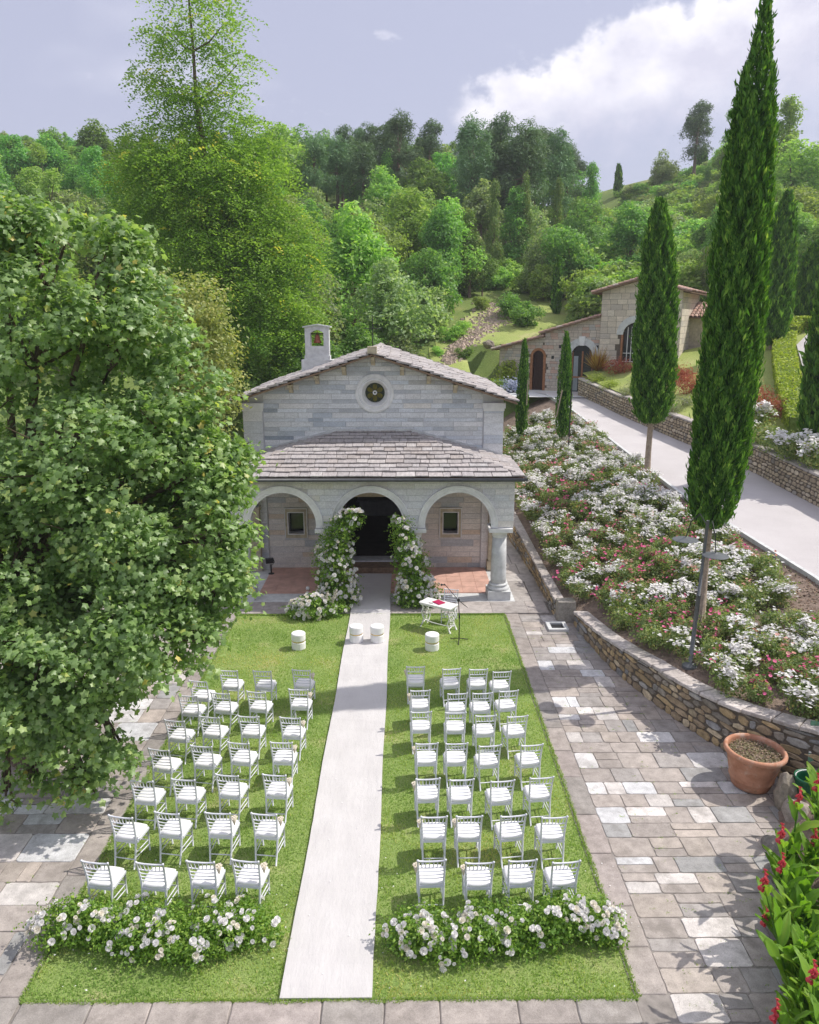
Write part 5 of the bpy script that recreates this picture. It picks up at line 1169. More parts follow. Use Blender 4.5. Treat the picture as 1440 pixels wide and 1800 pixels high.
# ================================================================== CYPRESSES
def cypress(name, label, base, H_, r, trunk=.0, n=9000, leaf=.12, lean=(0, 0), top=1.0, group='cypress trees', thin_top=0.0, wob=.0):
    """columnar crown from trunk height to H_"""
    z0 = trunk; hgt = H_-z0; t_ = thing(name, label, 'cypress', base, 0, group)
    zz = RNG.random(n)**.92; prof = np.interp(zz, [0, .03, .10, .3, .55, .8, .92, 1], [.35, .74, .94, 1, .90, .64, .40, .08])
    if thin_top: prof = np.where(zz > 1-thin_top, prof*.75, prof)
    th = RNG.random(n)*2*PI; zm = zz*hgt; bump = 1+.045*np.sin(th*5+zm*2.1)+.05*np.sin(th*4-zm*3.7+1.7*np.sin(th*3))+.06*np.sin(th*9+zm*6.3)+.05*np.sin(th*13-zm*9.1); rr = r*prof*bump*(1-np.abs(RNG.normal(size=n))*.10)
    if thin_top: keep = (zz < 1-thin_top*1.5) | (RNG.random(n) < .20+.5*np.clip((1-zz)/(thin_top*1.5)-.3, 0, 1))
    else: keep = np.ones(n, bool)
    stray = RNG.random(n) < .06; rr = np.where(stray, rr*1.0+r*.16*RNG.random(n), rr)
    ox = lean[0]*(.6*zz+.4*zz**3)+wob*np.sin(zz*5); oy = lean[1]*zz
    P = np.c_[np.cos(th)*rr+ox, np.sin(th)*rr+oy, z0+zz*hgt]; dr = np.c_[np.cos(th), np.sin(th), np.full(n, .25)]
    long_ = np.c_[np.cos(th)*.35, np.sin(th)*.35, np.ones(n)]+RNG.normal(size=(n, 3))*.30; long_ /= np.linalg.norm(long_, axis=1, keepdims=True)
    nr = dr+RNG.normal(size=(n, 3))*.5; b_ = np.cross(nr, long_); b_ /= np.linalg.norm(b_, axis=1, keepdims=True); nn = np.cross(long_, b_); R = np.stack([long_, b_, nn], axis=2)
    pocket = (bump < .91) & (RNG.random(n) < .62); keep = keep & ~pocket; rnd = np.clip(.40+1.3*(bump-1)+RNG.normal(size=n)*.2, 0, 1)  # leaf tone follows the bumps: shade of the hollows put into the colour
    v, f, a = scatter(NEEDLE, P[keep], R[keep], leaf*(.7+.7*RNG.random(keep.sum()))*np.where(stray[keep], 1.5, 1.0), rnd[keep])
    Mx = Matrix.Translation(base); ob('crown', mesh(v, f, M['cypress'], attr={'rnd': a}), t_, Mx)
    # solid core in the darkest leaf tone: inner shade put into the colour
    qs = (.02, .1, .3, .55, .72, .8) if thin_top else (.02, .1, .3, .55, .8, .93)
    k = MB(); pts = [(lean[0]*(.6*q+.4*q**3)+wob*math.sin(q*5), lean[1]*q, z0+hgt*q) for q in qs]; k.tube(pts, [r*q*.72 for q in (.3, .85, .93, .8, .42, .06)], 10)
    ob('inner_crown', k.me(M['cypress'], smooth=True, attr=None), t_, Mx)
    ob('trunk', MB().tube([(.02, 0, -.3), (0, .02, z0*.5), (0, 0, z0+.6)], [r*.15+.03, r*.12+.02, r*.10+.02], 9).me(M['bark_pale'], smooth=True), t_, Mx)
    return t_
def place(px, py, Y, dz=0): p = D(px, py, Y); return Vector((p.x, Y, p.z+dz))
def top_h(base, pt): q = D(pt[0], pt[1], base.y); return q.z-base.z, q.x-base.x
b0 = Vector((7.42, 17.7, bedz(7.42, 17.7))); h_, lx = top_h(b0, (1356, -14))
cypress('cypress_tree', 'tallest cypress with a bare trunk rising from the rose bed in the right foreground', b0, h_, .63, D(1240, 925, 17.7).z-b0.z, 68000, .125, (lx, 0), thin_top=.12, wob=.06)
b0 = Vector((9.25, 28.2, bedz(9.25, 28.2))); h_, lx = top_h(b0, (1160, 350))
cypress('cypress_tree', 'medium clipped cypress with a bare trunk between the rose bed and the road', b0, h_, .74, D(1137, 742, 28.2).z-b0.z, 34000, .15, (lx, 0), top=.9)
for (px, pyb, pyt, Y, r, lab, n_, zf) in ((918, 716, 596, 38.5, .30, 'slim young cypress at the head of the rose bed, left of the pair', 4500, bedz), (990, 737, 583, 35.5, .34, 'slim young staked cypress by the road, right of the pair', 5000, bedz)):
    p = D(px, pyb, Y); p.z = min(p.z, bedz(p.x, Y)+.3); h_, lx = top_h(p, (px+6, pyt)); cypress('cypress_tree', lab, p, h_, r, .12, n_, .13, (lx*.5, 0))
    st = D(px+8 if px < 950 else px-12, pyb-4, Y-.4); tag(ob('wooden_stake', MB().tube([st, st+Vector((.02 if px < 950 else .22, 0, 1.25))], .03, 6).me(M['bark_pale'])), 'pale wooden stake supporting the '+('left' if px < 950 else 'right')+' young cypress', 'stake')
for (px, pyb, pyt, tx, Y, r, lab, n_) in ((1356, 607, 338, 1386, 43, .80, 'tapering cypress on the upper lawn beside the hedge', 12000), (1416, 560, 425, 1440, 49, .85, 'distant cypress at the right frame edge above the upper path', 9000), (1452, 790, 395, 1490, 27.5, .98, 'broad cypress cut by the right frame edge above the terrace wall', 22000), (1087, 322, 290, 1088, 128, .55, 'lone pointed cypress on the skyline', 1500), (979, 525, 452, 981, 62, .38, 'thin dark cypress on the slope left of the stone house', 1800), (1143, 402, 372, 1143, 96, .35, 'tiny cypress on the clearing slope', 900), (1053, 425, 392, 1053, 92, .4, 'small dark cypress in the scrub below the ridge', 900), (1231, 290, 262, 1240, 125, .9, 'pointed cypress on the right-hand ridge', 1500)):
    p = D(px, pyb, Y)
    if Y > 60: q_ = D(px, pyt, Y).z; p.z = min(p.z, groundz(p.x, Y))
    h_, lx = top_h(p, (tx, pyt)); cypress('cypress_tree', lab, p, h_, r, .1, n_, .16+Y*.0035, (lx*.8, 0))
M['cy_in'] = M['cypress']
# bushy branch tufts on the tall cypress base
# ------------------------------------------------------------------ lamps
def lamp(base, topz, lean, d1, d2, lab):
    t_ = thing('garden_lamp', lab, 'lamp post', base); top = Vector((base[0]+lean, base[1], topz))
    ob('pole', MB().tube([base, Vector(base)*.5+top*.5], .05, 8).tube([Vector(base)*.5+top*.5, top], .035, 8).me(M['lamp_metal'], smooth=True), t_)
    ob('base_plate', MB().lathe([(.17, -.05), (.17, .03), (.12, .06), (.06, .09)], tuple(base), 14).me(M['lamp_metal']), t_)
    for d in (d1, d2):
        d = Vector(d); md = Vector((d.x*.8+top.x*.2, d.y*.8+top.y*.2, d.z+.42)); ob('arm', MB().tube([top-Vector((0, 0, .12)), (top+md)/2+Vector((0, 0, .16)), md, d+Vector((0, 0, .02))], .012, 6).me(M['iron'], smooth=True), t_)
        ob('lamp_shade', MB().lathe([(.03, .05), (.05, .04), (.27, .0), (.28, -.012), (.04, .005)], tuple(d), 24).me(M['lamp_metal'], smooth=False), t_)
lb_ = Vector((6.40, 15.55, bedz(6.4, 15.55))); d1 = D(1205, 948, 16.0); d2 = D(1258, 976, 15.4); tp = D(1240, 912, 15.7)
lamp(lb_, tp.z, tp.x-lb_.x, d1, d2, 'twin-dish garden lamp post standing in the rose bed beside the tall cypress')
h2 = 2.9; dd = Vector((5.14+.81*h2, 10.26+.18*h2, h2)); lamp(Vector((8.3, 10.9, .9)), 3.1, -.1, dd, dd+Vector((1.3, .3, -.1)), 'twin-dish garden lamp post just beyond the right frame edge')
p0 = D(1001, 752, 33.2); p0.z = bedz(p0.x, 33.2)-.05; tag(ob('slim_pole', MB().tube([p0, D(1006, 668, 33.2)], .03, 7).lathe([(.06, 0), (.06, .04)], tuple(p0), 8).me(M['iron'])), 'slim rusty iron pole at the edge of the pale road', 'pole')

# ------------------------------------------------------------------ pot, rocks, bin, sign
pc = Vector((6.45, 12.42, .04)); pt = thing('terracotta_pot', 'large terracotta planter with dry soil beside the retaining wall', 'plant pot', pc, 0); Mx = WM[pt.name] @ Matrix.Rotation(math.radians(2), 4, 'Y')
ob('pot_body', MB().lathe([(.30, 0), (.335, .02), (.365, .12), (.375, .16), (.39, .17), (.40, .19), (.39, .21), (.43, .38), (.475, .60), (.49, .64), (.53, .66), (.55, .69), (.55, .73), (.53, .76), (.49, .76), (.475, .72), (.465, .62)], (0, 0, 0), 40, cap=False).me(M['terracotta'], smooth=True), pt, Mx)
ob('pot_soil', MB().lathe([(.47, .645), (.30, .665), (.0, .68)], (0, 0, 0), 24, cap=False).me(M['pot_soil']), pt, Mx)
n = 700; rr = .45*np.sqrt(RNG.random(n)); th = RNG.random(n)*6.28; v, f, a = scatter(LEAF2, np.c_[rr*np.cos(th), rr*np.sin(th), .675+.02*RNG.random(n)], frames(RNG.normal(size=(n, 3))*.5+np.array([0, 0, 1])), .03+.03*RNG.random(n)); ob('dry_weeds', mesh(v, f, M['litter'], attr={'rnd': .35+a*.65}), pt, Mx, kind='stuff')
def rock(name, label, c, s, seed, mat='rubble', col=(.30, .26, .21), rz=0):
    me = bpy.data.meshes.new('rock'); import bmesh as _b; bm = _b.new(); _b.ops.create_icosphere(bm, subdivisions=3, radius=1)
    for v in bm.verts:
        q = v.co*1.3+Vector((seed*3.1, seed, 0)); k = 1+.28*noise.noise(q)+.12*noise.noise(q*2.7)+.05*noise.noise(q*7); v.co = Vector(round(x*5)/5*.35+x*.65 for x in v.co)*k
    bm.to_mesh(me); bm.free(); me.materials.append(M[mat]); o_ = ob(name, me, None, Matrix.Translation(c) @ Matrix.Rotation(rz, 4, 'Z') @ Matrix.Diagonal((*s, 1)), color=col); return tag(o_, label, 'rock')
rock('boulder', 'upright pitted tan boulder leaning between the pot and the green bin', (6.78, 11.75, .28), (.20, .30, .40), 1.3, rz=-.5)
rock('boulder', 'grey and pale boulder just in front of the green bin', (6.72, 11.25, .2), (.2, .26, .32), 2.2, col=(.36, .31, .27), rz=.3)
rock('boulder', 'dark grey boulder half hidden under the canna leaves', (5.35, 8.75, .12), (.28, .42, .30), 4.1, col=(.16, .15, .14), rz=.2)
for i, (x, y, s) in enumerate(((6.1, 10.6, .2), (5.85, 9.95, .2), (5.6, 9.35, .2), (5.2, 8.1, .2), (5.05, 7.5, .24))): rock('edging_rock', f'{["first", "second", "third", "fourth", "nearest"][i]} edging rock from the pot along the canna bed', (x, y, .06), (s, s*1.5, s*.9), 5+i, col=(.22, .20, .18), rz=.3)
bn = Vector((7.05, 11.62, .05)); bt = thing('green_bin', 'green plastic bin beside the boulder at the right frame edge', 'bin', bn)
ob('bin_body', MB().lathe([(.175, 0), (.18, .02), (.215, .62), (.225, .64), (.235, .645), (.235, .68), (.22, .69), (.205, .68), (.195, .6), (.165, .06), (.0, .05)], tuple(bn), 26, cap=False).me(M['green_plastic'], smooth=True), bt)
for k in range(12): a = 2*PI*k/12; ob('rib', MB().tube([bn+Vector((.185*math.cos(a), .185*math.sin(a), .04)), bn+Vector((.218*math.cos(a), .218*math.sin(a), .6))], .008, 5).me(M['green_plastic']), bt)
ob('wire_handle', MB().tube([bn+Vector((.23*math.cos(a), .23*math.sin(a)*.4, .7+.05*math.sin(a))) for a in np.linspace(0, PI, 9)], .008, 5).me(M['white']), bt)
sg = D(1440, 1306, 12.35); st_ = thing('plant_sign', 'green board with pale grey oval leaning at the right frame edge', 'sign', (sg.x, 12.35, .3), -.35); Mx = Matrix.Translation((sg.x+.10, 12.35, sg.z)) @ Matrix.Rotation(-.3, 4, 'Z') @ Matrix.Rotation(-.25, 4, 'X')
ob('board', MB().box((0, 0, 0), (.5, .03, .75)).me(M['green_sign']), st_, Mx)
mb = MB(); n = 20; mb.add([(.08+.2*math.cos(2*PI*k/n), -.02, .16+.22*math.sin(2*PI*k/n)) for k in range(n)], [tuple(range(n))]); ob('oval_plate', mb.me(M['greystone']), st_, Mx)
ob('strap', MB().box((0, -.022, -.2), (.5, .01, .03)).box((0, -.022, -.25), (.5, .01, .015)).me(M['paper']), st_, Mx)
ob('post', MB().tube([(.1, .03, -.3), (.1, .05, -1.0)], .025, 6).me(M['iron']), st_, Mx)

# ------------------------------------------------------------------ canna bed
ob('canna_bed_soil', gridmesh(np.linspace(5.0, 9.5, 24), np.linspace(6.0, 11.6, 24), lambda x, y: -.12+.62*ss(x-(5.15+.36*(y-8.4)), 0, .9)+nz(x, y, 2, .05), M['soil']), kind='structure')
def canna_leaf(L, W, droop, seed):
    V = []; Fc = []; n = 9
    for i in range(n+1):
        t = i/n; w_ = W*math.sin(PI*min(1, t*.93+.05))**.8*(1-.25*t); x = L*t; z = .25*L*math.sin(t*1.5)-droop*t*t
        V += [(x, -w_, z+.05*w_*4+.012*math.sin(t*22+seed)), (x, -w_*.5, z+.02), (x, 0, z-.01), (x, w_*.5, z+.02), (x, w_, z+.05*w_*4+.012*math.sin(t*19))]
    for i in range(n):
        for k in range(4): Fc.append((i*5+k, i*5+k+1, (i+1)*5+k+1, (i+1)*5+k))
    rn = np.clip(.45+RNG.normal(size=1)*.2+np.tile([.15, 0, .35, 0, .15], n+1)*.6, 0, 1); return mesh(V, Fc, M['canna'], smooth=True, attr={'rnd': rn})
CL = [canna_leaf(random.uniform(.45, .68), random.uniform(.075, .11), random.uniform(.02, .2), i) for i in range(8)]
v, f, a = scatter((ROS[0], ROS[1]), np.linspace(-1.4, 1.4, 26)[:, None]*np.array([0, 0, .055])+RNG.normal(size=(26, 3))*.6*np.array([.032, .032, .07])+np.array([0, 0, .07]), frames(RNG.normal(size=(26, 3))), .022+.015*RNG.random(26)); CF = mesh(v, f, M['canna_red'], attr={'rnd': RNG.random(len(v))})
FLP = {0: (1405, 1410), 1: (1432, 1482), 2: (1374, 1476), 3: (1375, 1528), 4: (1347, 1622), 6: (1344, 1560), 9: (1430, 1722), 10: (1365, 1790), 12: (1437, 1385)}
cpos = [(1400, 1480, 10.6, 1), (1440, 1500, 10.7, 1), (1370, 1540, 10.3, 1), (1420, 1560, 10.1, 1), (1385, 1600, 9.9, 1), (1440, 1620, 9.7, 0), (1400, 1660, 9.4, 1), (1430, 1700, 9.1, 0), (1375, 1740, 8.75, 0), (1435, 1760, 8.6, 1), (1395, 1790, 8.4, 1), (1350, 1770, 8.5, 0), (1450, 1440, 11.0, 1), (1470, 1560, 10.2, 1), (1475, 1680, 9.3, 1), (1470, 1780, 8.6, 0), (1340, 1590, 9.9, 0), (1455, 1400, 11.3, 1), (1490, 1480, 10.7, 0), (1345, 1650, 9, 0), (1360, 1700, 9, 0), (1330, 1740, 8, 0), (1420, 1640, 9, 0), (1410, 1740, 8, 0), (1360, 1590, 9, 0), (1440, 1800, 8, 0)]
lbl = ['at the top of the clump', 'near the bin', 'leaning over the paving', 'in the middle of the clump', 'with low leaves', 'half way down the clump', 'above the dark boulder', 'beside the dark boulder', 'low over the boulder', 'in the bottom right corner', 'at the bottom frame edge', 'lowest and leftmost of the clump', 'behind the top of the clump', 'at the right frame edge, upper', 'at the right frame edge, middle', 'at the right frame edge, lowest', 'spreading furthest left', 'tallest behind the bin', 'outermost right', 'over the left edge of the clump', 'left of the dark boulder', 'lowest left, over the paving', 'right of the dark boulder', 'low in the right corner', 'in the left middle of the clump', 'last at the bottom right corner']
for i, (px, py, Y, fl_) in enumerate(cpos):
    x0 = 5.55+.40*(Y-8)+ (px-1340)*.0072; H_ = random.uniform(.95, 1.2); z0 = .02+.5*ss(x0-(5.25+.42*(Y-8)), -.1, 1.0)
    H_ = random.uniform(.85, 1.05); top = G(px, py, H_); Y = top.y
    x0 = top.x-.05+random.uniform(-.05, .05); x0 = max(x0, 5.22+.36*(Y-8.4)); z0 = max(0, -.12+.62*ss(x0-(5.15+.36*(Y-8.4)), 0, .9)); H_ = H_-z0*.5
    t_ = thing('canna_plant', f'canna lily {"with a red flower spike " if i in FLP else "with broad green leaves "}{lbl[i]}', 'canna plant', (x0, Y, z0), 0, 'canna lilies'); Mx = WM[t_.name]
    for s in range(3):
        dx, dy = random.uniform(-.1, .1), random.uniform(-.1, .1); h_ = H_*random.uniform(.75, 1.0)
        lx, ly = dx+random.uniform(-.12, .08), dy+random.uniform(-.12, .05)
        if s == 0 and i in FLP: q_ = D(*FLP[i], Y); lx, ly, h_ = q_.x-x0, 0.0, q_.z-z0
        ob('stem', MB().tube([(dx, dy, 0), (lerp(dx, lx, .5), lerp(dy, ly, .5), h_*.5), (lx, ly, h_)], [.018, .013, .007], 6).me(M['garland_stem'] if 'garland_stem' in M else M['canna'], attr=None), t_, Mx)
        for k in range(8):
            t = .12+.8*k/7; a = k*2.4+s*1.1; ob('leaf', random.choice(CL), t_, Mx @ Matrix.Translation((lerp(dx, lx, t), lerp(dy, ly, t), h_*t)) @ Matrix.Rotation(a, 4, 'Z') @ Matrix.Rotation(-random.uniform(.65, 1.3), 4, 'Y') @ Matrix.Rotation(random.uniform(-.3, .3), 4, 'X') @ Matrix.Scale(random.uniform(.8, 1.15)*(1-.3*t), 4))
        if i in FLP and s == 0: ob('flower_spike', CF, t_, Mx @ Matrix.Translation((lx, ly, h_)))

# ================================================================== TERRACE PLANTS
def shrub(name, label, cat, base, lobes, mat, n, size, tmpl=LEAF2, group=None, per=4, rand=.8, trunk=False):
    t_ = thing(name, label, cat, base, 0, group); v, f, a, _ = merge([lobe_cloud(lobes, n, size, tmpl, size*1.3, per, .6, .5, rand=rand)]); v[:, 2] = np.maximum(v[:, 2], -.3)
    ob('foliage', mesh(v, f, M[mat], attr={'rnd': a}), t_, Matrix.Translation(base))
    ob('stems', MB().tube([(0, 0, -.2), (.02, 0, lobes[0][2])], .03, 5).tube([(0, 0, -.1), (lobes[0][3]*.5, .1, lobes[0][2]*1.1)], .02, 5).me(M['bark']), t_, Matrix.Translation(base)); return t_
def terrhit(px, py, off=0):
    x, y, d = ray(px, py); t = 8
    while t < 90:
        X, Y, Z = x*t, y*t, CH+d*t
        if Y < 47 and X > roadr(Y)+.2 and Z < terr(X, Y)+off: return Vector((X, Y, terr(X, Y)))
        t += .05
    return D(px, py, 45)
def grass_tuft(name, label, cat, base, mat, n, L, spread=.9, w_=.018):
    t_ = thing(name, label, cat, base); V = []; Fc = []; A = []
    for i in range(n):
        a = random.random()*6.28; e = random.uniform(.15, spread); l = L*random.uniform(.6, 1.1); b = len(V); ww = w_*random.uniform(.6, 1.3); px_, py_ = -math.sin(a), math.cos(a); r0 = random.uniform(0, .12)
        for k in range(4):
            t = k/3; r = r0+l*math.sin(e)*t; z = l*math.cos(e)*t-.15*l*t*t*e; w2_ = ww*(1-t*.9)
            V += [(math.cos(a)*r+px_*w2_, math.sin(a)*r+py_*w2_, z), (math.cos(a)*r-px_*w2_, math.sin(a)*r-py_*w2_, z)]
        Fc += [(b+2*k, b+2*k+1, b+2*k+3, b+2*k+2) for k in range(3)]; A += [random.random()]*8
    ob('leaves', mesh(V, Fc, M[mat], attr={'rnd': np.array(A)}), t_, Matrix.Translation(base)); return t_
p = terrhit(1050, 652); grass_tuft('strap_leaf_plant', 'bronze and yellow spiky flax at the end of the terrace wall', 'flax plant', p, 'bronze', 220, 1.5, 1.1, .045)
for i, (px, py, lab) in enumerate(((1088, 657, 'crimson shrub in front of the arched window'), (1195, 672, 'reddish shrub between the two big cypresses'), (1215, 690, 'low red shrub behind the tall cypress, right of its neighbour'), (1348, 735, 'red-leaved shrub on the terrace right of the tall cypress'), (1322, 712, 'smaller faded red shrub behind the red-leaved one'))):
    p = terrhit(px, py); k = 1.0 if i != 3 else 1.0; shrub('red_shrub', lab, 'shrub', p, [(0, 0, .45*k, .75*k, .6*k, .5*k), (.4, .1, .35, .5, .5, .4), (-.4, 0, .35, .5, .5, .4)], 'redshrub', 1500, .13, NEEDLE, 'red shrubs on the terrace')
for i, (px, py, lab) in enumerate(((1068, 690, 'yellow-green perennial on the wall end'), (1100, 697, 'silvery lavender clump above the wall'), (1180, 735, 'lavender clump beside the medium cypress'), (1200, 715, 'pale lavender clump between the cypresses'), (1045, 672, 'golden clump of small leaves by the flax'), (1120, 680, 'pale flowering clump below the crimson shrub'))):
    p = terrhit(px, py); shrub('perennial_clump', lab, 'plant', p, [(0, 0, .2, .5, .4, .28), (.3, .1, .2, .35, .35, .25)], 'lavender' if i in (1, 2, 3, 5) else 'hedge', 900, .10, NEEDLE, 'perennials on the terrace')
for i, (px, py, lab, mt) in enumerate(((1325, 755, 'white rose bush on the terrace beside the tall cypress', 'W'), (1395, 820, 'white rose bush at the foot of the broad cypress', 'W'), (1425, 835, 'white rose bush at the right frame edge above the wall', 'W'), (1330, 790, 'low rose bush on the wall top right of the tall cypress', 'g'), (1360, 805, 'green rose bush on the terrace wall top', 'g'), (1380, 790, 'rose bush with few blooms below the broad cypress', 'g'), (1420, 805, 'rose bush close under the broad cypress', 'w'), (1340, 775, 'rose bush in front of the red shrub', 'g'))):
    p = terrhit(px, py); fo, bl = random.choice(RV[mt]); t_ = bpy.data.objects.new('rose_bush', None); link(t_, None, Matrix.Translation(p) @ Matrix.Scale(1.7 if mt == 'W' else 1.3, 4)); tag(t_, lab, 'rose bush', 'terrace rose bushes')
    for n_, me in (('foliage', fo), ('blooms', bl)):
        c = bpy.data.objects.new(n_, me); COL.objects.link(c); c.parent = t_
        if n_ == 'blooms': c['kind'] = 'stuff'
# clipped hedge and upper path
def hedge(name, label, P, w_, h_, zf, n):
    L = path_pts(P); mb = MB(); t_ = thing(name, label, 'hedge', (P[0][0], P[0][1], zf(*P[0]))); Ps = []; Ns = []
    ns = int(L[-1]/.8)+1; V = []
    for i in range(ns+1):
        p, t = at_path(P, L, L[-1]*i/ns); nn = Vector((-t.y, t.x, 0)); z = zf(p.x, p.y)
        V += [p+nn*w_*.42+Vector((0, 0, z-.2)), p+nn*w_*.42+Vector((0, 0, z+h_*.93)), p-nn*w_*.42+Vector((0, 0, z+h_*.93)), p-nn*w_*.42+Vector((0, 0, z-.2))]
    ob('hedge_core', MB().add(V, [(4*i+a, 4*i+(a+1) % 4, 4*(i+1)+(a+1) % 4, 4*(i+1)+a) for i in range(ns) for a in range(4)]+[(0, 3, 2, 1), (4*ns, 4*ns+1, 4*ns+2, 4*ns+3)]).me(M['scrub']), t_)
    for _ in range(n):
        p, t = at_path(P, L, random.random()*L[-1]); nn = Vector((-t.y, t.x, 0)); z = zf(p.x, p.y); r = random.random()
        if r < .5: q_ = p+nn*random.uniform(-.5, .5)*w_+Vector((0, 0, z+h_)); nr = (0, 0, 1)
        else: s = random.choice((-1, 1)); q_ = p+nn*s*w_*.5+Vector((0, 0, z+random.random()*h_)); nr = tuple(nn*s)
        Ps.append(tuple(q_)); Ns.append(nr)
    v, f, a = scatter(LEAF2, np.array(Ps)+RNG.normal(size=(n, 3))*.03, frames(np.array(Ns)+RNG.normal(size=(n, 3))*.5), np.full(n, .14)); ob('leaves', mesh(v, f, M['hedge'], attr={'rnd': a}), t_)
hp = [terrhit(*p)[:2] for p in ((1408, 760), (1388, 700), (1380, 660), (1376, 625), (1380, 600))]
hedge('clipped_hedge', 'low clipped box hedge curving up beside the upper path', [tuple(p) for p in hp], 1.0, .6, terr, 6500)
up = [terrhit(*p) for p in ((1425, 700), (1408, 640), (1400, 610), (1420, 590), (1442, 575), (1500, 570), (1500, 700))]
ob('upper_path', mesh([(p.x, p.y, terr(p.x, p.y)+.12) for p in up], [tuple(range(len(up)))], M['road']), kind='structure')
hp = [terrhit(*p)[:2] for p in ((1385, 592), (1410, 575), (1440, 562), (1480, 555))]
hedge('clipped_hedge', 'far clipped hedge behind the upper path at the right frame edge', [tuple(p) for p in hp], .9, .6, terr, 3500)

# ================================================================== STONE HOUSE
HA = D(878, 677, 51); HA.z = 4.1; ha = math.radians(30); HU = Vector((math.cos(ha), -math.sin(ha), 0)); HN = Vector((-math.sin(ha), -math.cos(ha), 0))
def hp_(px, py, off=0):
    r = Vector(ray(px, py)); o = HA+HN*off; t = (o-Vector((0, 0, CH))).dot(HN)/r.dot(HN); q = Vector((0, 0, CH))+r*t; return (q-o).dot(HU), q.z-HA.z
uB = hp_(1055, 600)[0]; uC = hp_(1195, 600)[0]; uM = hp_(958, 600)[0]
zl = hp_(878, 612)[1]; zm1 = hp_(955, 592)[1]; zm2 = hp_(962, 585)[1]; zB = hp_(1055, 556)[1]; zE = hp_(1055, 513)[1]; zA = hp_(1126, 492)[1]; zE2 = hp_(1195, 511)[1]
TD = 5.2   # depth of the tower
hs = thing('stone_house', 'rustic stone house with tiled roofs and arched openings at the end of the road', 'house', HA); FH = frame(HA, HU, (0, 0, 1), HN)
def wallpoly(mb, us, lo, hi, depth, m=0):
    for a, b_ in zip(us, us[1:]):
        V = [(a, lo(a+1e-5), 0), (b_, lo(b_-1e-5), 0), (b_, hi(b_-1e-5), 0), (a, hi(a+1e-5), 0)]; V += [(v[0], v[1], -depth) for v in V]
        mb.add([FH @ Vector(v) for v in V], [(0, 1, 2, 3), (5, 4, 7, 6), (0, 4, 5, 1), (3, 2, 6, 7), (0, 3, 7, 4), (1, 5, 6, 2)])
    return mb
def arch_open(u0, u1, spring):
    c, r = (u0+u1)/2, (u1-u0)/2; return lambda u: spring+math.sqrt(max(0, r*r-(u-c)**2)) if u0 < u < u1 else None
d0, dzt = hp_(936, 660)[0], 0; d1_ = hp_(954.5, 660)[0]; dtop = hp_(945, 616)[1]
e0, e1_ = hp_(1003, 660)[0], hp_(1040, 660)[0]; etop = hp_(1020, 606)[1]
g0, g1_ = hp_(1096, 600)[0], hp_(1138, 600)[0]; gtop = hp_(1116, 567)[1]
def holes_lo(items, base=0):
    def f(u):
        for a, b_, top, sill in items:
            if a < u < b_: c, r = (a+b_)/2, (b_-a)/2; return top-r+math.sqrt(max(0, r*r-(u-c)**2))
        return base
    return f
def us_for(u0, u1, items):
    s = {u0, u1}
    for a, b_, top, sill in items: s |= {(a+b_)/2-(b_-a)/2*math.cos(PI*k/12) for k in range(13)}
    return sorted(s)
wi_ = [(d0, d1_, dtop, 0), (e0, e1_, etop, 0)]; ti_ = [(g0, g1_, gtop, 0)]
rl = lambda u: lerp(zl, zm1, u/uM) if u < uM else lerp(zm2, zB, (u-uM)/(uB-uM))
ww = ob('wing_wall', wallpoly(MB(), sorted(set(us_for(-.05, uB, wi_)) | {uM}), holes_lo(wi_), rl, .45).me(M['mortar']), hs)
HP = [((.62, .54, .46), 4), ((.57, .49, .42), 3), ((.66, .58, .50), 3), ((.60, .42, .34), 1.5), ((.52, .49, .47), 1.5)]
def hclip(items, top, pad=.0):
    def f(P):
        P = [p for p in P]; c = (sum(p[0] for p in P)/len(P), sum(p[1] for p in P)/len(P))
        for a, b_, tp_, sl_ in items:
            r = (b_-a)/2+pad; cc = (a+b_)/2; sp = tp_-(b_-a)/2
            if c[1] < sp and abs(c[0]-cc) < r+.0:
                return []
            if c[1] >= sp and math.hypot(c[0]-cc, c[1]-sp) < r: return []
            if c[1] < sp:
                if c[0] < cc: P = clip(P, 1, 0, cc-r)
                else: P = clip(P, -1, 0, -(cc+r))
        if not P: return []
        for i in range(len(top)-1):
            (x0, z0), (x1, z1) = top[i], top[i+1]
            if x0-.01 <= c[0] <= x1+.01: k_ = (z1-z0)/(x1-x0); P = clip(P, -k_, 1, z0-k_*x0-.01)
        return P
    return f
blocks(ww, FH, -.04, uB, rowgen(.02, zB, [.2, .15, .24, .17]), (.18, .5), HP, hclip(wi_, [(-.05, zl), (uM, zm1), (uM+.001, zm2), (uB, zB)], .16), lim=0 or 290)
uA = (uB+uC)/2
tt = lambda u: lerp(zE, zA, (u-uB)/(uA-uB)) if u < uA else lerp(zA, zE2, (u-uA)/(uC-uA))
mb = MB()
def wallpoly2(mb, us, lo, hi, o_, depth):
    for a, b_ in zip(us, us[1:]):
        V = [(a, lo(a+1e-5), o_), (b_, lo(b_-1e-5), o_), (b_, hi(b_-1e-5), o_), (a, hi(a+1e-5), o_)]; V += [(v[0], v[1], o_-depth) for v in V]
        mb.add([FH @ Vector(v) for v in V], [(0, 1, 2, 3), (5, 4, 7, 6), (0, 4, 5, 1), (3, 2, 6, 7), (0, 3, 7, 4), (1, 5, 6, 2)])
wallpoly2(mb, sorted(set(us_for(uB, uC, ti_)) | {uA}), holes_lo(ti_), tt, .12, .5)
wallpoly2(mb, [uB, uB+.45], lambda u: 0, lambda u: zE-.05, -.38, TD-.5); wallpoly2(mb, [uC-.45, uC], lambda u: 0, lambda u: zE2-.05, -.38, TD-.5); wallpoly2(mb, [uB, uA, uC], lambda u: 0, tt, -TD+.12, .4)
tw = ob('tower_wall', mb.me(M['mortar']), hs)
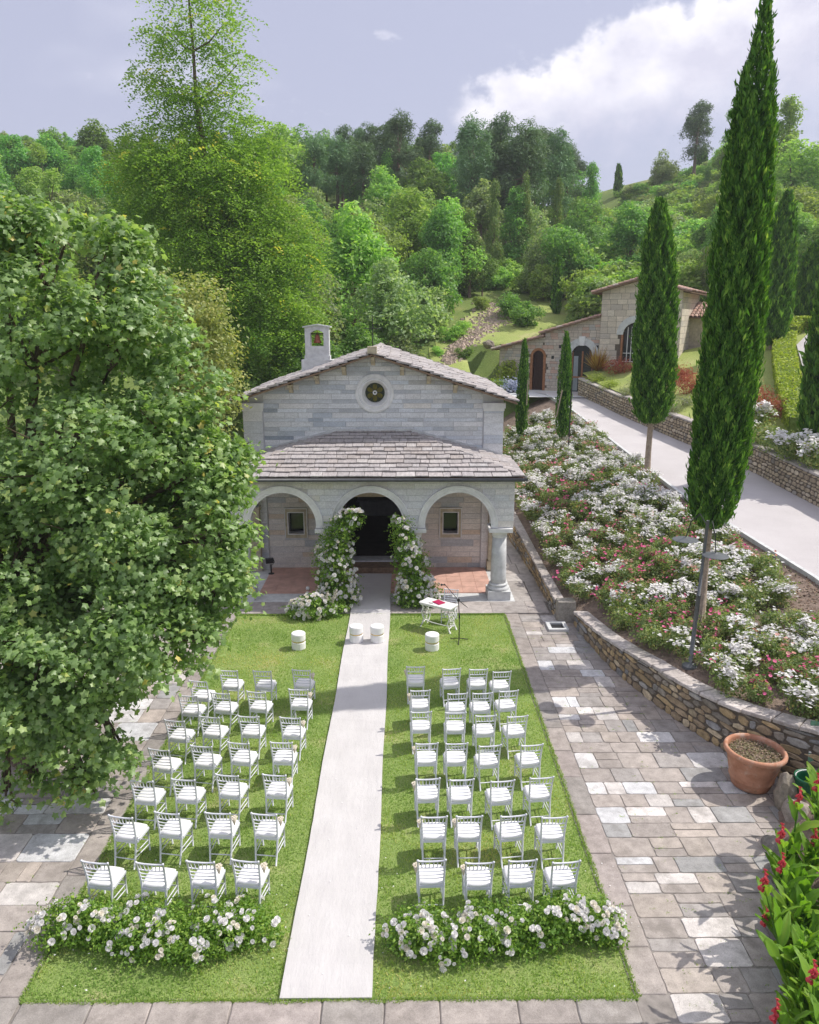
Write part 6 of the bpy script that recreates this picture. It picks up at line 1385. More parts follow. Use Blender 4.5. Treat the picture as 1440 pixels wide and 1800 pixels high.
FT = frame(HA+HN*.12, HU, (0, 0, 1), HN)
TP = [((.70, .62, .52), 4), ((.66, .58, .49), 3), ((.74, .66, .56), 3), ((.60, .54, .48), 1.5)]
blocks(tw, FT, uB+.002, uC-.002, rowgen(.02, zA, [.34, .30, .38]), (.3, .75), TP, hclip(ti_, [(uB, zE), (uA, zA), (uC, zE2)], .2), name='ashlar_block')
FS = frame(HA+HU*uC+HN*.12, -HN, (0, 0, 1), HU)
blocks(tw, FS, .002, TD, rowgen(.02, zE2-.08, [.34, .30, .38]), (.4, .8), TP, name='side_block')
# door, glazed door, arched window
FD = frame(HA-HN*.18, HU, (0, 0, 1), HN)
def archpanel(a, b_, top, z0=0, n=12):
    r = (b_-a)/2; c = (a+b_)/2; return [(a, z0), (b_, z0)]+[(c+r*math.cos(PI*k/n), top-r+r*math.sin(PI*k/n)) for k in range(n+1)]
def panel(name, a, b_, top, mat, d0_, d1__, parent, z0=0):
    Vp, Fp = prism(archpanel(a, b_, top, z0), d0_, d1__, .004); return ob(name, mesh(Vp, Fp, M[mat]), parent, FD)
dr_ = panel('door', d0, d1_, dtop, 'wood_dark', -.05, 0, hs)
for k in range(4):
    a = d0+.04+(d1_-d0-.08)*k/4; ob('door_board', mesh(*prism([(a+.01, .05), (a+(d1_-d0-.08)/4-.01, .05), (a+(d1_-d0-.08)/4-.01, dtop-.42), (a+.01, dtop-.42)], 0, .02, .004), M['wood_dark']), dr_, FD)
def archring(name, a, b_, top, w_, mat, parent, off=.0, z0=0, n=14, d_=.05, legs=True):
    r = (b_-a)/2; c = (a+b_)/2; sp = top-r; pts = []
    outr = ([(a-w_, z0)] if legs else [])+[(c-(r+w_)*math.cos(PI*k/n), sp+(r+w_)*math.sin(PI*k/n)) for k in range(n+1)]+([(b_+w_, z0)] if legs else [])
    inn = ([(a, z0)] if legs else [])+[(c-r*math.cos(PI*k/n), sp+r*math.sin(PI*k/n)) for k in range(n+1)]+([(b_, z0)] if legs else [])
    m_ = len(outr); V = [(p[0], p[1], off) for p in outr]+[(p[0], p[1], off+d_) for p in outr]+[(p[0], p[1], off+d_) for p in inn]+[(p[0], p[1], off-.25) for p in inn]
    Fc = [(j*m_+k, j*m_+k+1, (j+1)*m_+k+1, (j+1)*m_+k) for j in range(3) for k in range(m_-1)]; return ob(name, mesh(V, Fc, M[mat]), parent, FH)
archring('door_surround', d0, d1_, dtop, .16, 'brick_arch', hs)
gd = panel('glazed_door', e0, e1_, etop, 'glass', -.04, 0, hs)
for u_ in (e0+.03, (e0+e1_)/2, e1_-.03): ob('door_frame', mesh(*prism([(u_-.05, 0), (u_+.05, 0), (u_+.05, etop-.4), (u_-.05, etop-.4)], 0, .05, .004), M['brick_arch']), gd, FD)
ob('door_frame', mesh(*prism([(e0, .9), (e1_, .9), (e1_, 1.0), (e0, 1.0)], 0, .045, .004), M['brick_arch']), gd, FD)
ob('curtain', mesh(*prism([(e0+.12, .1), (e0+.42, .1), (e0+.4, etop-.7), (e0+.12, etop-.7)], 0.001, .03, .004), M['curtain']), gd, FD)
archring('arch_surround', e0, e1_, etop, .42, 'greystone', hs, legs=False, d_=.09)
ob('keystone', mesh(*prism([((e0+e1_)/2-.14, etop-.05), ((e0+e1_)/2+.14, etop-.05), ((e0+e1_)/2+.2, etop+.52), ((e0+e1_)/2-.2, etop+.52)], 0, .16, .01), M['carved']), hs, FH)
gw = panel('arched_window', g0, g1_, gtop, 'glass', .1, .14, hs)
archring('window_surround', g0, g1_, gtop, .4, 'greystone', hs, off=.12, d_=.08, legs=False); archring('window_reveal', g0+.0, g1_-.0, gtop, .12, 'brick_arch', hs, off=.12, d_=.05)
for k in range(1, 6): u_ = lerp(g0, g1_, k/6); ob('muntin', mesh(*prism([(u_-.02, 0), (u_+.02, 0), (u_+.02, gtop-.25), (u_-.02, gtop-.25)], .14, .17, .003), M['white']), gw, FD)
for k in range(1, 6): ob('muntin', mesh(*prism([(g0, .5*k-.02), (g1_, .5*k-.02), (g1_, .5*k+.02), (g0, .5*k+.02)], .172, .185, .003), M['white']), gw, FD)
for uu, zz in ((hp_(1196, 545)[0]-.3, hp_(1196, 548)[1]),): ob('wall_lantern', MB().tube([FT @ Vector((uu, zz+.2, .02)), FT @ Vector((uu, zz+.3, .3)), FT @ Vector((uu, zz+.05, .35))], .02, 6).lathe([(.05, -.35), (.12, -.05), (.06, .0)], tuple(FT @ Vector((uu, zz+.05, .35))), 8).me(M['iron']), hs)
for px, py in ((985, 609), (972, 628), (1050, 610), (1058, 595)): uu, zz = hp_(px, py); ob('tie_plate', mesh(*prism([(uu-.08, zz-.1), (uu+.08, zz-.1), (uu+.08, zz+.1), (uu-.08, zz+.1)], .0, .05, .01), M['iron']), hs, FH)
# tiled roofs: ribs of half-round tiles
TPAL = [((.54, .34, .27), 4), ((.60, .42, .34), 3), ((.48, .32, .26), 2), ((.62, .50, .43), 1)]
def tiled(parent, O, A, B, nA, nB, name='roof_tile'):
    """O corner, A vector along the eave, B vector up the slope"""
    O, A, B = Vector(O), Vector(A), Vector(B); Nn = A.cross(B).normalized(); Nn = Nn if Nn.z > 0 else -Nn
    V = [O-Nn*.05, O+A-Nn*.05, O+A+B-Nn*.05, O+B-Nn*.05, O-Nn*.12, O+A-Nn*.12, O+A+B-Nn*.12, O+B-Nn*.12]
    ob('roof_deck', MB().add(V, [(0, 1, 2, 3), (7, 6, 5, 4), (0, 4, 5, 1), (1, 5, 6, 2), (2, 6, 7, 3), (3, 7, 4, 0)]).me(M['wood_old']), parent)
    acc = MB(); tint = []; au = A.normalized(); bu = B.normalized(); w_ = A.length/nA; l_ = B.length/nB
    for i in range(nA):
        for j in range(nB):
            col = pick(TPAL); c = O+A*((i+.5)/nA)+B*(j/nB); V = []
            for e, (tt_, rr_, up_) in enumerate(((-.02, .5, .035), (1.08, .42, .0))):
                for k in range(5): q = PI*k/4; V.append(c+bu*l_*tt_+au*math.cos(q)*w_*rr_+Nn*(math.sin(q)*w_*.42+up_-.04))
            acc.add(V, [(k, k+1, k+6, k+5) for k in range(4)]+[(0, 5, 9, 4)]); tint += [col]*10
    ob('roof_tiles', acc.me(M['roof_tile_a'], attr={'tint': np.array(tint)}), parent, kind='stuff')
hv = lambda u, z, n_: FH @ Vector((u, z, n_))
ovf, ovs = .5, .55; sl = (zA-zE)/(uA-uB); sr = (zA-zE2)/(uC-uA)
tiled(hs, hv(uB-ovs, zE-ovs*sl+.12, .12+ovf), hv(0, 0, -TD-ovf-.3)-hv(0, 0, 0), hv(uA, zA+.12, 0)-hv(uB-ovs, zE-ovs*sl+.12, 0), 24, 9)
tiled(hs, hv(uC+ovs, zE2-ovs*sr+.12, .12+ovf), hv(0, 0, -TD-ovf-.3)-hv(0, 0, 0), hv(uA, zA+.12, 0)-hv(uC+ovs, zE2-ovs*sr+.12, 0), 24, 9)
k1 = (zB-zm2)/(uB-uM); k0 = (zm1-zl)/uM
tiled(hs, hv(uM-.35, zm2-.35*k1+.1, .3), hv(0, 0, -5)-hv(0, 0, 0), hv(uB, zB+.1, 0)-hv(uM-.35, zm2-.35*k1+.1, 0), 20, 10)
tiled(hs, hv(-.55, zl-.55*k0+.1, .3), hv(0, 0, -5)-hv(0, 0, 0), hv(uM, zm1+.1, 0)-hv(-.55, zl-.55*k0+.1, 0), 20, 10)
# back volume right of the tower
mb = MB(); V = [hv(uC, 0, -2.8), hv(uC+3, 0, -2.8), hv(uC+3, zE2-1.4, -2.8), hv(uC, zE2-1.4, -2.8), hv(uC, 0, -TD), hv(uC+3, 0, -TD), hv(uC+3, zE2-1.4, -TD), hv(uC, zE2-1.4, -TD)]
mb.add(V, [(0, 1, 2, 3), (1, 5, 6, 2), (5, 4, 7, 6), (3, 2, 6, 7)]); ob('rear_wing', mb.me(M['sandstone']), hs)
tiled(hs, hv(uC, zE2-1.45, -2.3), hv(3.4, 0, 0)-hv(0, 0, 0), hv(0, .9, -2.6)-hv(0, 0, 0), 14, 6)
ob('terrace_floor', mesh([(6.0, 45.2, 4.14), (8.8, 44.8, 4.14), (10.7, 44.7, 4.14), (13.5, 46.5, 4.14), (12, 51, 4.14), (6.0, 53, 4.14)], [(0, 1, 2, 3, 4, 5)], M['greystone']), kind='structure')
# cafe chair and table in front of the glazed door
cp = HA+HU*(e1_-.1)+HN*1.3; ct = thing('bistro_table', 'small white round table in front of the glazed door', 'table', cp); z = cp.z
ob('tabletop', MB().lathe([(.32, .72), (.33, .74), (.0, .75)], tuple(cp), 16).me(M['white']), ct); ob('leg', MB().tube([cp, cp+Vector((0, 0, .72))], .03, 6).lathe([(.2, 0), (.2, .03)], tuple(cp), 12).me(M['white']), ct)
cp = cp+HU*-.1+HN*-.6; ct = thing('bistro_chair', 'brown round-backed chair by the glazed door', 'chair', cp)
ob('seat', MB().lathe([(.2, .44), (.21, .46), (0, .47)], tuple(cp), 12).me(M['brick_arch']), ct); ob('backrest', MB().tube([cp+Vector((.24*math.cos(a), .15, .62+.27*math.sin(a))) for a in np.linspace(-.6, PI+.6, 14)], .025, 6).me(M['brick_arch'], smooth=True), ct)
for a in range(4): q = PI/4+a*PI/2; ob('leg', MB().tube([cp+Vector((.18*math.cos(q), .18*math.sin(q), 0)), cp+Vector((.15*math.cos(q), .15*math.sin(q), .44))], .018, 5).me(M['brick_arch']), ct)
# climbers and flowering shrubs at the left end of the house
p = HA+HU*.75+HN*.25; shrub('climber', 'green climbing shrub on the left end of the stone house wall', 'climbing plant', p, [(0, 0, 1.0, .65, .3, 1.0)], 'hedge', 1300, .16)
for px, py, lab, mt in ((885, 672, 'pale hydrangea bush by the house corner', 'hydrangea'), (903, 676, 'blue hydrangea bush beside the slim cypress', 'hydrangea'), (868, 668, 'yellow-green shrub at the left end of the house', 'hedge'), (872, 655, 'dark green shrub behind the pale hydrangea', 'broad'), (893, 690, 'white flowering bush in front of the hydrangeas', 'hydrangea')):
    p = D(px, py, 48 if py < 685 else 44); p.z = groundz(p.x, p.y)
    shrub('garden_shrub', lab, 'shrub', p, [(0, 0, .45, .6, .5, .45), (.3, .1, .4, .4, .4, .4)], mt, 900, .13)

def sublobes(L, k, f0=.28, f1=.5):
    out = [tuple(l) for l in L]
    for l in L:
        for _ in range(k):
            d = unit(1)[0]; r = random.uniform(f0, f1); out.append((l[0]+d[0]*l[3]*.85, l[1]+d[1]*l[4]*.85, l[2]+d[2]*l[5]*.85, l[3]*r, l[4]*r, l[5]*r*.8))
    return out
def clump_cloud(lobes, nc, per, size, tmpl, rad, flat=.4, upb=.8, rand=.45, gap=-.42):
    L = np.array(lobes, float); ar = L[:, 3]*L[:, 5]; k = RNG.choice(len(L), nc, p=ar/ar.sum()); d = unit(nc)
    rr = np.where(RNG.random(nc) < .3, RNG.random(nc)**.5, 1-.12*RNG.random(nc)); rr = np.where(RNG.random(nc) < .12, 1+.16*RNG.random(nc), rr); c = L[k, :3]+d*L[k, 3:]*rr[:, None]
    nzv = np.sin(c[:, 0]*2.3+1.7*np.sin(c[:, 2]*1.9))*np.sin(c[:, 2]*2.9+1.3*np.sin(c[:, 1]*2.1))+.5*np.sin(c[:, 1]*4.3+c[:, 0]*3.1)*np.sin(c[:, 2]*5.2); kp = nzv > gap; c = c[kp]; d = d[kp]; nc = len(c)
    cn = d*.75+np.array([0, 0, upb])+RNG.normal(size=(nc, 3))*.35; cn /= np.linalg.norm(cn, axis=1, keepdims=True)
    idx = np.repeat(np.arange(nc), per); n = len(idx); o_ = RNG.normal(size=(n, 3))*rad*(.6+.7*RNG.random(nc))[idx][:, None]
    o_ -= cn[idx]*(np.einsum('ij,ij->i', o_, cn[idx])*(1-flat))[:, None]; o_ -= cn[idx]*(np.linalg.norm(o_, axis=1)**2*.9)[:, None]
    nr = cn[idx]+RNG.normal(size=(n, 3))*rand+o_*.9; rnd = np.clip(.42+(RNG.normal(size=nc)*.15)[idx]+RNG.normal(size=n)*.17, 0, 1)
    return scatter(tmpl, c[idx]+o_, frames(nr), size*(.65+.6*RNG.random(n)), rnd)
# ================================================================== TREES
def limbs(mb, base, tips, r0, bend=.15):
    base = Vector(base)
    for tp in tips:
        tp = Vector(tp); mid = (base+tp)/2+Vector((random.uniform(-1, 1), random.uniform(-1, 1), .5))*bend*(tp-base).length*.5; mb.tube([base, mid, tp], [r0, r0*.6, r0*.2], 6)
    return mb
def tree_variant(kind):
    rnd = random.uniform; lobes = []
    if kind == 'round':
        for i in range(13): a = rnd(0, 6.28); r = rnd(0, 2.3); z = rnd(2.4, 8.6); q = 1-abs(z-5.0)/6.5; lobes.append((r*q*math.cos(a), r*q*math.sin(a), z, rnd(1.1, 1.9)*q+.3, rnd(1.1, 1.9)*q+.3, rnd(.9, 1.5)))
        n, sz, tm = 8500, .30, LEAF2; tips = [(l[0], l[1], l[2]) for l in lobes[:8]]; tz = 2.2; tr = .17
    elif kind == 'tall':
        for i in range(15): z = rnd(2, 11.5); q = 1.15-z/13; a = rnd(0, 6.28); r = rnd(.3, 1.6)*q; lobes.append((r*math.cos(a), r*math.sin(a), z, rnd(.9, 1.5)*q+.35, rnd(.9, 1.5)*q+.35, rnd(.8, 1.4)))
        n, sz, tm = 8500, .28, LEAF2; tips = [(l[0], l[1], l[2]) for l in lobes[:9]]; tz = 3; tr = .17
    elif kind == 'pine':
        for i in range(19): z = rnd(5.4, 12.8); a = rnd(0, 6.28); r = rnd(.3, 2.9)*(1.1-(max(z, 7.5)-7.5)/6.5); lobes.append((r*math.cos(a), r*math.sin(a), z, rnd(.9, 1.45), rnd(.9, 1.45), rnd(.6, 1.0)))
        n, sz, tm = 9000, .36, NEEDLE; tips = [(l[0], l[1], l[2]-.2) for l in lobes]; tz = 7.0; tr = .22
    elif kind == 'bush':
        for i in range(8): a = rnd(0, 6.28); r = rnd(0, 1.0); lobes.append((r*math.cos(a), r*math.sin(a), rnd(.6, 1.9), rnd(.6, 1.0), rnd(.6, 1.0), rnd(.5, .8)))
        n, sz, tm = 3600, .21, LEAF2; tips = [(l[0], l[1], l[2]) for l in lobes[:5]]; tz = .3; tr = .08
    cl = clump_cloud(sublobes(lobes, 2, .35, .6), int(n/7), 9, sz, tm, .27 if kind != 'bush' else .15, .45, .6 if kind != 'pine' else .9, .5, -.5); v, f, a = cl; v[:, 2] = np.maximum(v[:, 2], .05)
    mb = MB(); mb.tube([(0, 0, -1.2), (rnd(-.1, .1), rnd(-.1, .1), tz*.5), (rnd(-.15, .15), rnd(-.15, .15), tz)], [tr*1.4, tr, tr*.85], 8)
    if kind == 'pine': mb.tube([(0, 0, tz), (.1, 0, 10.5), (0, .1, 12.3)], [tr*.8, tr*.5, tr*.15], 7); limbs(mb, (0, 0, tz+1.2), tips, tr*.3)
    else: limbs(mb, (0, 0, tz), tips, tr*.7)
    return (v, f, a), mb
TV = {}
for kind, mats, cnt in (('round', ('broad', 'light', 'greyleaf'), 4), ('tall', ('broad', 'light', 'ivy'), 3), ('pine', ('pine',), 3), ('bush', ('broad', 'light', 'greyleaf'), 3)):
    TV[kind] = []
    for _ in range(cnt):
        (v, f, a), mb = tree_variant(kind); tm_ = mb.me(M['bark'], smooth=True); base_me = mesh(v, f, M[mats[0]], attr={'rnd': a}); ms_ = {mats[0]: base_me}
        for mt in mats[1:]: c = base_me.copy(); c.materials[0] = M[mt]; ms_[mt] = c
        TV[kind].append((ms_, tm_))
HH = {'round': 11.2, 'tall': 13.4, 'pine': 14.4, 'bush': 2.8}
SKYL = [(-200, 235), (0, 235), (150, 214), (250, 240), (300, 235), (450, 207), (520, 210), (560, 224), (620, 232), (700, 205), (760, 217), (800, 238), (840, 208), (900, 214), (960, 217), (1000, 240), (1050, 277), (1085, 330), (1180, 330), (1200, 270), (1232, 195), (1290, 210), (1340, 245), (1440, 200), (1700, 180)]
LAB = {('round', 'broad'): 'mid-green round-crowned broadleaf tree on the wooded slope', ('round', 'light'): 'light green round-crowned tree on the wooded slope', ('round', 'greyleaf'): 'grey-green round-crowned tree on the wooded slope', ('tall', 'broad'): 'tall mid-green broadleaf tree on the wooded slope', ('tall', 'light'): 'tall light green tree on the wooded slope', ('tall', 'ivy'): 'tall dark ivy-clad tree on the wooded slope', ('pine', 'pine'): 'dark flat-topped pine on the hill', ('bush', 'broad'): 'mid-green bush on the slope', ('bush', 'light'): 'light green bush on the grassy slope', ('bush', 'greyleaf'): 'grey-green bush on the slope'}
def tree(kind, mat, loc, h_, wd=1.0, label=None, group=None):
    ms_, tm_ = random.choice(TV[kind]); s = h_/HH[kind]; sx = s*wd
    Mx = Matrix.Translation(loc) @ Matrix.Rotation(random.random()*6.28, 4, 'Z') @ Matrix.Diagonal((sx, sx, s, 1))
    nm = {'round': 'broadleaf_tree', 'tall': 'broadleaf_tree', 'pine': 'pine_tree', 'bush': 'wild_bush'}[kind]
    loc = Vector(loc); q_ = 709+1331*loc.x/max(1, loc.y)*.985
    where = ('behind the big maple' if q_ < 230 else 'behind the tall locust' if q_ < 540 else 'above the chapel roof' if q_ < 780 else 'between the chapel and the stone house' if q_ < 1010 else 'in the clearing above the stone house' if q_ < 1215 else 'on the right-hand hillside')
    dep = ('low on the slope' if loc.y < 60 else 'lower middle slope' if loc.y < 76 else 'upper middle slope' if loc.y < 92 else 'near the skyline' if loc.y < 110 else 'on the crest')
    auto = LAB[(kind, mat)].replace(' on the wooded slope', '').replace(' on the hill', '').replace(' on the grassy slope', '').replace(' on the slope', '')+', '+dep+', '+where
    t_ = bpy.data.objects.new(nm, None); t_.empty_display_size = .3; link(t_, None, Mx); tag(t_, label or auto, 'bush' if kind == 'bush' else 'tree', group or LAB[(kind, mat)].replace(' tree on', ' trees on').replace('bush on', 'bushes on').replace('pine on', 'pines on'))
    for n_, me in (('crown', ms_[mat]), ('trunk', tm_)): c = bpy.data.objects.new(n_, me); COL.objects.link(c); c.parent = t_
    return t_
def tree_px(kind, mat, px, top, Y, h_, wd=1.0, label=None):
    """tree at depth Y whose top reaches the given sight line"""
    p = D(px, top, Y); z = groundz(p.x, Y)
    hh_ = max(p.z-z, h_*.55); return tree(kind, mat, Vector((p.x, Y, max(z, p.z-h_*1.3))), min(hh_, h_*1.3) if hh_ > h_*1.3 else hh_, wd, label, None if not label else 'named slope trees')
# --- hand-placed background trees (kind, leaf, px, top py, depth, nominal height, width)
for a in [('round', 'light', 620, 330, 52, 14, 1.15, 'pale green round tree just behind the chapel roof'), ('round', 'greyleaf', 690, 430, 47, 9, 1.1, 'grey-green tree behind the cross on the ridge'), ('round', 'greyleaf', 560, 430, 45, 9, 1.0, 'grey-green tree behind the bell-cote'),
          ('round', 'light', 790, 335, 66, 14, 1.2, 'broad pale tree below the pines right of the chapel ridge'), ('round', 'broad', 740, 400, 60, 11, 1.1, 'mid-green tree between the chapel ridge and the pines'), ('round', 'greyleaf', 770, 455, 63, 7.5, 1.3, 'grey-green low tree above the stony stream bed'), ('round', 'broad', 850, 430, 68, 8, 1.0, None),
          ('tall', 'ivy', 870, 300, 74, 15, .55, 'ivy-clad trunk left of the pair on the slope'), ('tall', 'ivy', 925, 290, 76, 15, .55, 'ivy-clad trunk right of the pair on the slope'), ('tall', 'ivy', 985, 300, 80, 15, .5, 'ivy-covered tall trunk under the rightmost pine'),
          ('pine', 'pine', 600, 232, 92, 17, 1.1, 'leftmost dark pine above the chapel'), ('pine', 'pine', 650, 222, 95, 17, 1.0, None), ('pine', 'pine', 700, 200, 90, 19, 1.15, 'tall dark pine above the chapel ridge'), ('pine', 'pine', 755, 218, 94, 18, 1.1, None), ('pine', 'pine', 560, 245, 98, 15, 1.1, None),
          ('pine', 'pine', 835, 203, 82, 20, .95, 'tall pine with spiky top, third from the gap'), ('pine', 'pine', 880, 208, 86, 19, 1.0, None), ('pine', 'pine', 925, 212, 82, 19, 1.0, 'pine with broad crown above the ivy-clad trunks'), ('pine', 'pine', 988, 235, 84, 18, .9, 'open-crowned pine standing right of the pine row'), ('tall', 'broad', 1045, 275, 92, 14, .9, None),
          ('pine', 'pine', 1232, 186, 118, 17, 1.2, 'dark pine on the right-hand ridge'), ('tall', 'greyleaf' if False else 'broad', 1290, 190, 120, 15, 1.1, None), ('round', 'greyleaf', 1165, 255, 122, 9, 1.1, 'small airy tree on the skyline right of the gap'), ('tall', 'light', 1395, 150, 95, 17, 1.0, 'bare-topped tree at the upper right'), ('round', 'light', 1340, 215, 100, 14, 1.3, None), ('round', 'light', 1420, 200, 88, 14, 1.3, None), ('round', 'broad', 1290, 240, 105, 12, 1.2, None),
          ('round', 'light', 1270, 300, 88, 11, 1.2, None), ('round', 'light', 1400, 285, 76, 12, 1.3, None), ('round', 'broad', 1250, 380, 72, 9, 1.3, None), ('round', 'broad', 1330, 400, 66, 10, 1.3, None), ('round', 'broad', 1410, 400, 58, 11, 1.3, None), ('round', 'broad', 1300, 470, 58, 8, 1.2, None), ('round', 'greyleaf', 1210, 420, 66, 8, 1.1, None), ('round', 'broad', 1230, 470, 60, 8, 1.2, None), ('round', 'broad', 1385, 470, 54, 8, 1.2, None), ('round', 'broad', 1445, 440, 54, 10, 1.2, None), ('round', 'broad', 1340, 480, 54, 7, 1.2, None)]:
    kind, mat, px, top, Y, h_, wd, lab = a; tree_px(kind, mat, px, top-(18 if kind == 'pine' else 10), Y, h_, wd, lab)
# --- left-hand wood
for a in [('round', 'broad', 20, 235, 92, 14, 1.3), ('round', 'broad', 90, 225, 98, 14, 1.3), ('round', 'broad', 160, 208, 95, 15, 1.3), ('round', 'greyleaf', 225, 235, 92, 13, 1.2), ('round', 'broad', -60, 225, 95, 15, 1.3), ('round', 'light', 480, 205, 86, 16, 1.3), ('round', 'broad', 430, 205, 96, 15, 1.3), ('round', 'broad', 525, 205, 100, 15, 1.2), ('round', 'broad', 570, 215, 112, 14, 1.2), ('round', 'light', 60, 290, 76, 12, 1.3), ('round', 'greyleaf', 140, 300, 70, 12, 1.3), ('round', 'broad', 230, 290, 66, 13, 1.3), ('round', 'light', 160, 345, 58, 9, 1.3), ('round', 'broad', 20, 350, 60, 10, 1.3), ('round', 'light', 500, 330, 60, 13, 1.3), ('round', 'broad', 545, 345, 66, 12, 1.1), ('round', 'broad', 480, 430, 50, 10, 1.3), ('round', 'broad', 420, 520, 43, 9, 1.2), ('tall', 'broad', 510, 530, 41, 7, 1.4), ('round', 'broad', 300, 380, 56, 12, 1.2), ('round', 'broad', 250, 450, 50, 10, 1.2), ('round', 'light', 80, 420, 50, 9, 1.3), ('round', 'broad', -20, 450, 50, 10, 1.3), ('round', 'broad', 330, 500, 45, 9, 1.2), ('round', 'broad', 440, 620, 38.5, 5.5, 1.2), ('round', 'broad', 560, 590, 41, 5.0, 1.3), ('round', 'broad', 640, 560, 43, 6.0, 1.3), ('round', 'greyleaf', 700, 555, 45, 5.5, 1.2), ('round', 'broad', 500, 620, 39, 4.0, 1.3), ('round', 'broad', 590, 545, 46, 7, 1.2)]:
    kind, mat, px, top, Y, h_, wd = a; tree_px(kind, mat, px, top-16, Y, h_, wd)
# --- random filling of the woodland
rr = random.Random(5)
def clear(px): return False
Y = 58.0
while Y < 128:
    half = Y*.62; x = -half+rr.uniform(0, 4)
    while x < half*1.02:
        X = x+rr.uniform(-1.4, 1.4); YY = Y+rr.uniform(-2.2, 2.2); x += rr.uniform(4.2, 6.2)
        px = 709+1331*X/YY*.985
        gap = (1010 < px < 1215 and YY > 56) or (770 < px < 1215 and YY < 64)
        if gap and rr.random() < .9: continue
        if 1060 < px < 1200 and YY > 112: continue
        right = px > 1200
        kind = rr.choices(['round', 'tall'], [3, 1])[0]
        if 540 < px < 1050 and YY > 84 and rr.random() < .45: kind = 'pine'
        mat = 'pine' if kind == 'pine' else rr.choices(['broad', 'light', 'greyleaf' if kind == 'round' else 'ivy'], [5, 3.2 if not right else 5, 1.5])[0]
        h_ = {'round': rr.uniform(7, 10), 'tall': rr.uniform(8, 11), 'pine': rr.uniform(11, 14)}[kind]
        if right: h_ *= .8
        cap = D(px, interp(px, SKYL)+rr.uniform(-8, 18), YY).z-groundz(X, YY); h_ = min(h_, cap)
        if h_ < 2.5: continue
        if h_ < 5 and kind == 'pine': kind, mat = 'round', 'broad'
        tree(kind, mat, Vector((X, YY, groundz(X, YY)-.2)), h_, rr.uniform(.95, 1.3))
    Y += 5.4
# --- scrub in the clearing and along the stream bed
for i in range(190):
    px = rr.uniform(1000, 1225); Y = rr.uniform(57, 112); X = (px-709)/1331/.985*Y
    mat = rr.choices(['light', 'broad', 'greyleaf'], [8, 2, 1.5])[0]; tree('bush', mat, Vector((X, Y, groundz(X, Y)-.15)), rr.uniform(1.4, 4.2), rr.uniform(1, 1.5))
for px, py, h_, mat in ((745, 590, 3.6, 'greyleaf'), (760, 560, 4, 'broad'), (800, 515, 3.5, 'broad'), (830, 508, 3, 'broad'), (870, 508, 2.6, 'light'), (905, 560, 2.4, 'broad'), (925, 575, 1.8, 'broad'), (955, 530, 3.2, 'light'), (1000, 520, 3.5, 'light'), (1035, 520, 4.5, 'light'), (930, 515, 2.5, 'light'), (810, 590, 1.3, 'light'), (790, 600, 1.3, 'light'), (845, 545, 1.2, 'light'), (1020, 500, 4, 'broad'), (980, 500, 3, 'light'), (890, 500, 3, 'light'), (720, 600, 4, 'greyleaf'), (815, 630, .9, 'broad'), (770, 625, .8, 'light'), (855, 490, 3.4, 'greyleaf'), (960, 495, 3.2, 'greyleaf'), (1050, 470, 4, 'light')):
    x, y, d = ray(px, py); t = 34
    while t < 150 and CH+d*t > groundz(x*t, y*t): t += .1
    tree('bush', mat, Vector((x*t, y*t, groundz(x*t, y*t)-.1)), h_, 1.2)
for i in range(95):
    px = rr.uniform(1080, 1225); Y = rr.uniform(92, 124); X = (px-709)/1331/.985*Y; tree('bush', rr.choice(['light', 'broad', 'broad', 'greyleaf']), Vector((X, Y, groundz(X, Y)-.25)), rr.uniform(1.6, 3.6), rr.uniform(1.2, 1.7))
# hedgerow along the skyline gap
for i in range(16): px = 1095+i*9.5; Y = 125+rr.uniform(-1, 1); X = (px-709)/1331/.985*Y; tree('bush', 'broad', Vector((X, Y, groundz(X, Y)-.3)), rr.uniform(1.8, 2.8), 1.5)
# grassy slope behind the chapel and stony stream bed
def hillhit(px, py):
    x, y, d = ray(px, py); t = 34
    while t < 150 and CH+d*t > groundz(x*t, y*t): t += .1
    return x*t, y*t
gpts = [hillhit(*p) for p in ((742, 625), (775, 590), (820, 555), (850, 540), (960, 525), (1045, 525), (1050, 560), (960, 600), (880, 625), (870, 660), (820, 665), (760, 660))]
def inpoly(x, y, P):
    c = False
    for i in range(len(P)):
        (x0, y0), (x1, y1) = P[i], P[i-1]
        if (y0 > y) != (y1 > y) and x < (x1-x0)*(y-y0)/(y1-y0)+x0: c = not c
    return c
gx = [p[0] for p in gpts]; gy = [p[1] for p in gpts]; V = []; Fc = []; idx = {}
st = .5; gxs = np.arange(min(gx)-1, max(gx)+1, st); gys = np.arange(min(gy)-1, max(gy)+1, st)
for i, x in enumerate(gxs):
    for j, y in enumerate(gys):
        if inpoly(x, y, gpts):
            q = []
            for a, b_ in ((0, 0), (1, 0), (1, 1), (0, 1)):
                k = (i+a, j+b_)
                if k not in idx: idx[k] = len(V); xx, yy = gxs[0]+k[0]*st, gys[0]+k[1]*st; V.append((xx, yy, groundz(xx, yy)+.05))
                q.append(idx[k])
            Fc.append(tuple(q))
ob('grass_slope', mesh(V, Fc, M['slope_grass'], smooth=True), kind='structure')
cl = [hillhit(*p) for p in ((885, 535), (868, 560), (840, 585), (805, 612), (788, 640))]
wdt = [1.6, 1.5, 1.1, .8, .5]; acc = MB(); 
for i in range(900):
    t = rr.random()*3.999; k = int(t); u = t-k; x = lerp(cl[k][0], cl[k+1][0], u)+rr.gauss(0, .55)*lerp(wdt[k], wdt[k+1], u); y = lerp(cl[k][1], cl[k+1][1], u)+rr.gauss(0, .3)
    s = rr.uniform(.08, .24); acc.box((x, y, groundz(x, y)+.07), (s*1.5, s, s*.6), 0, rr.random()*3, .7)
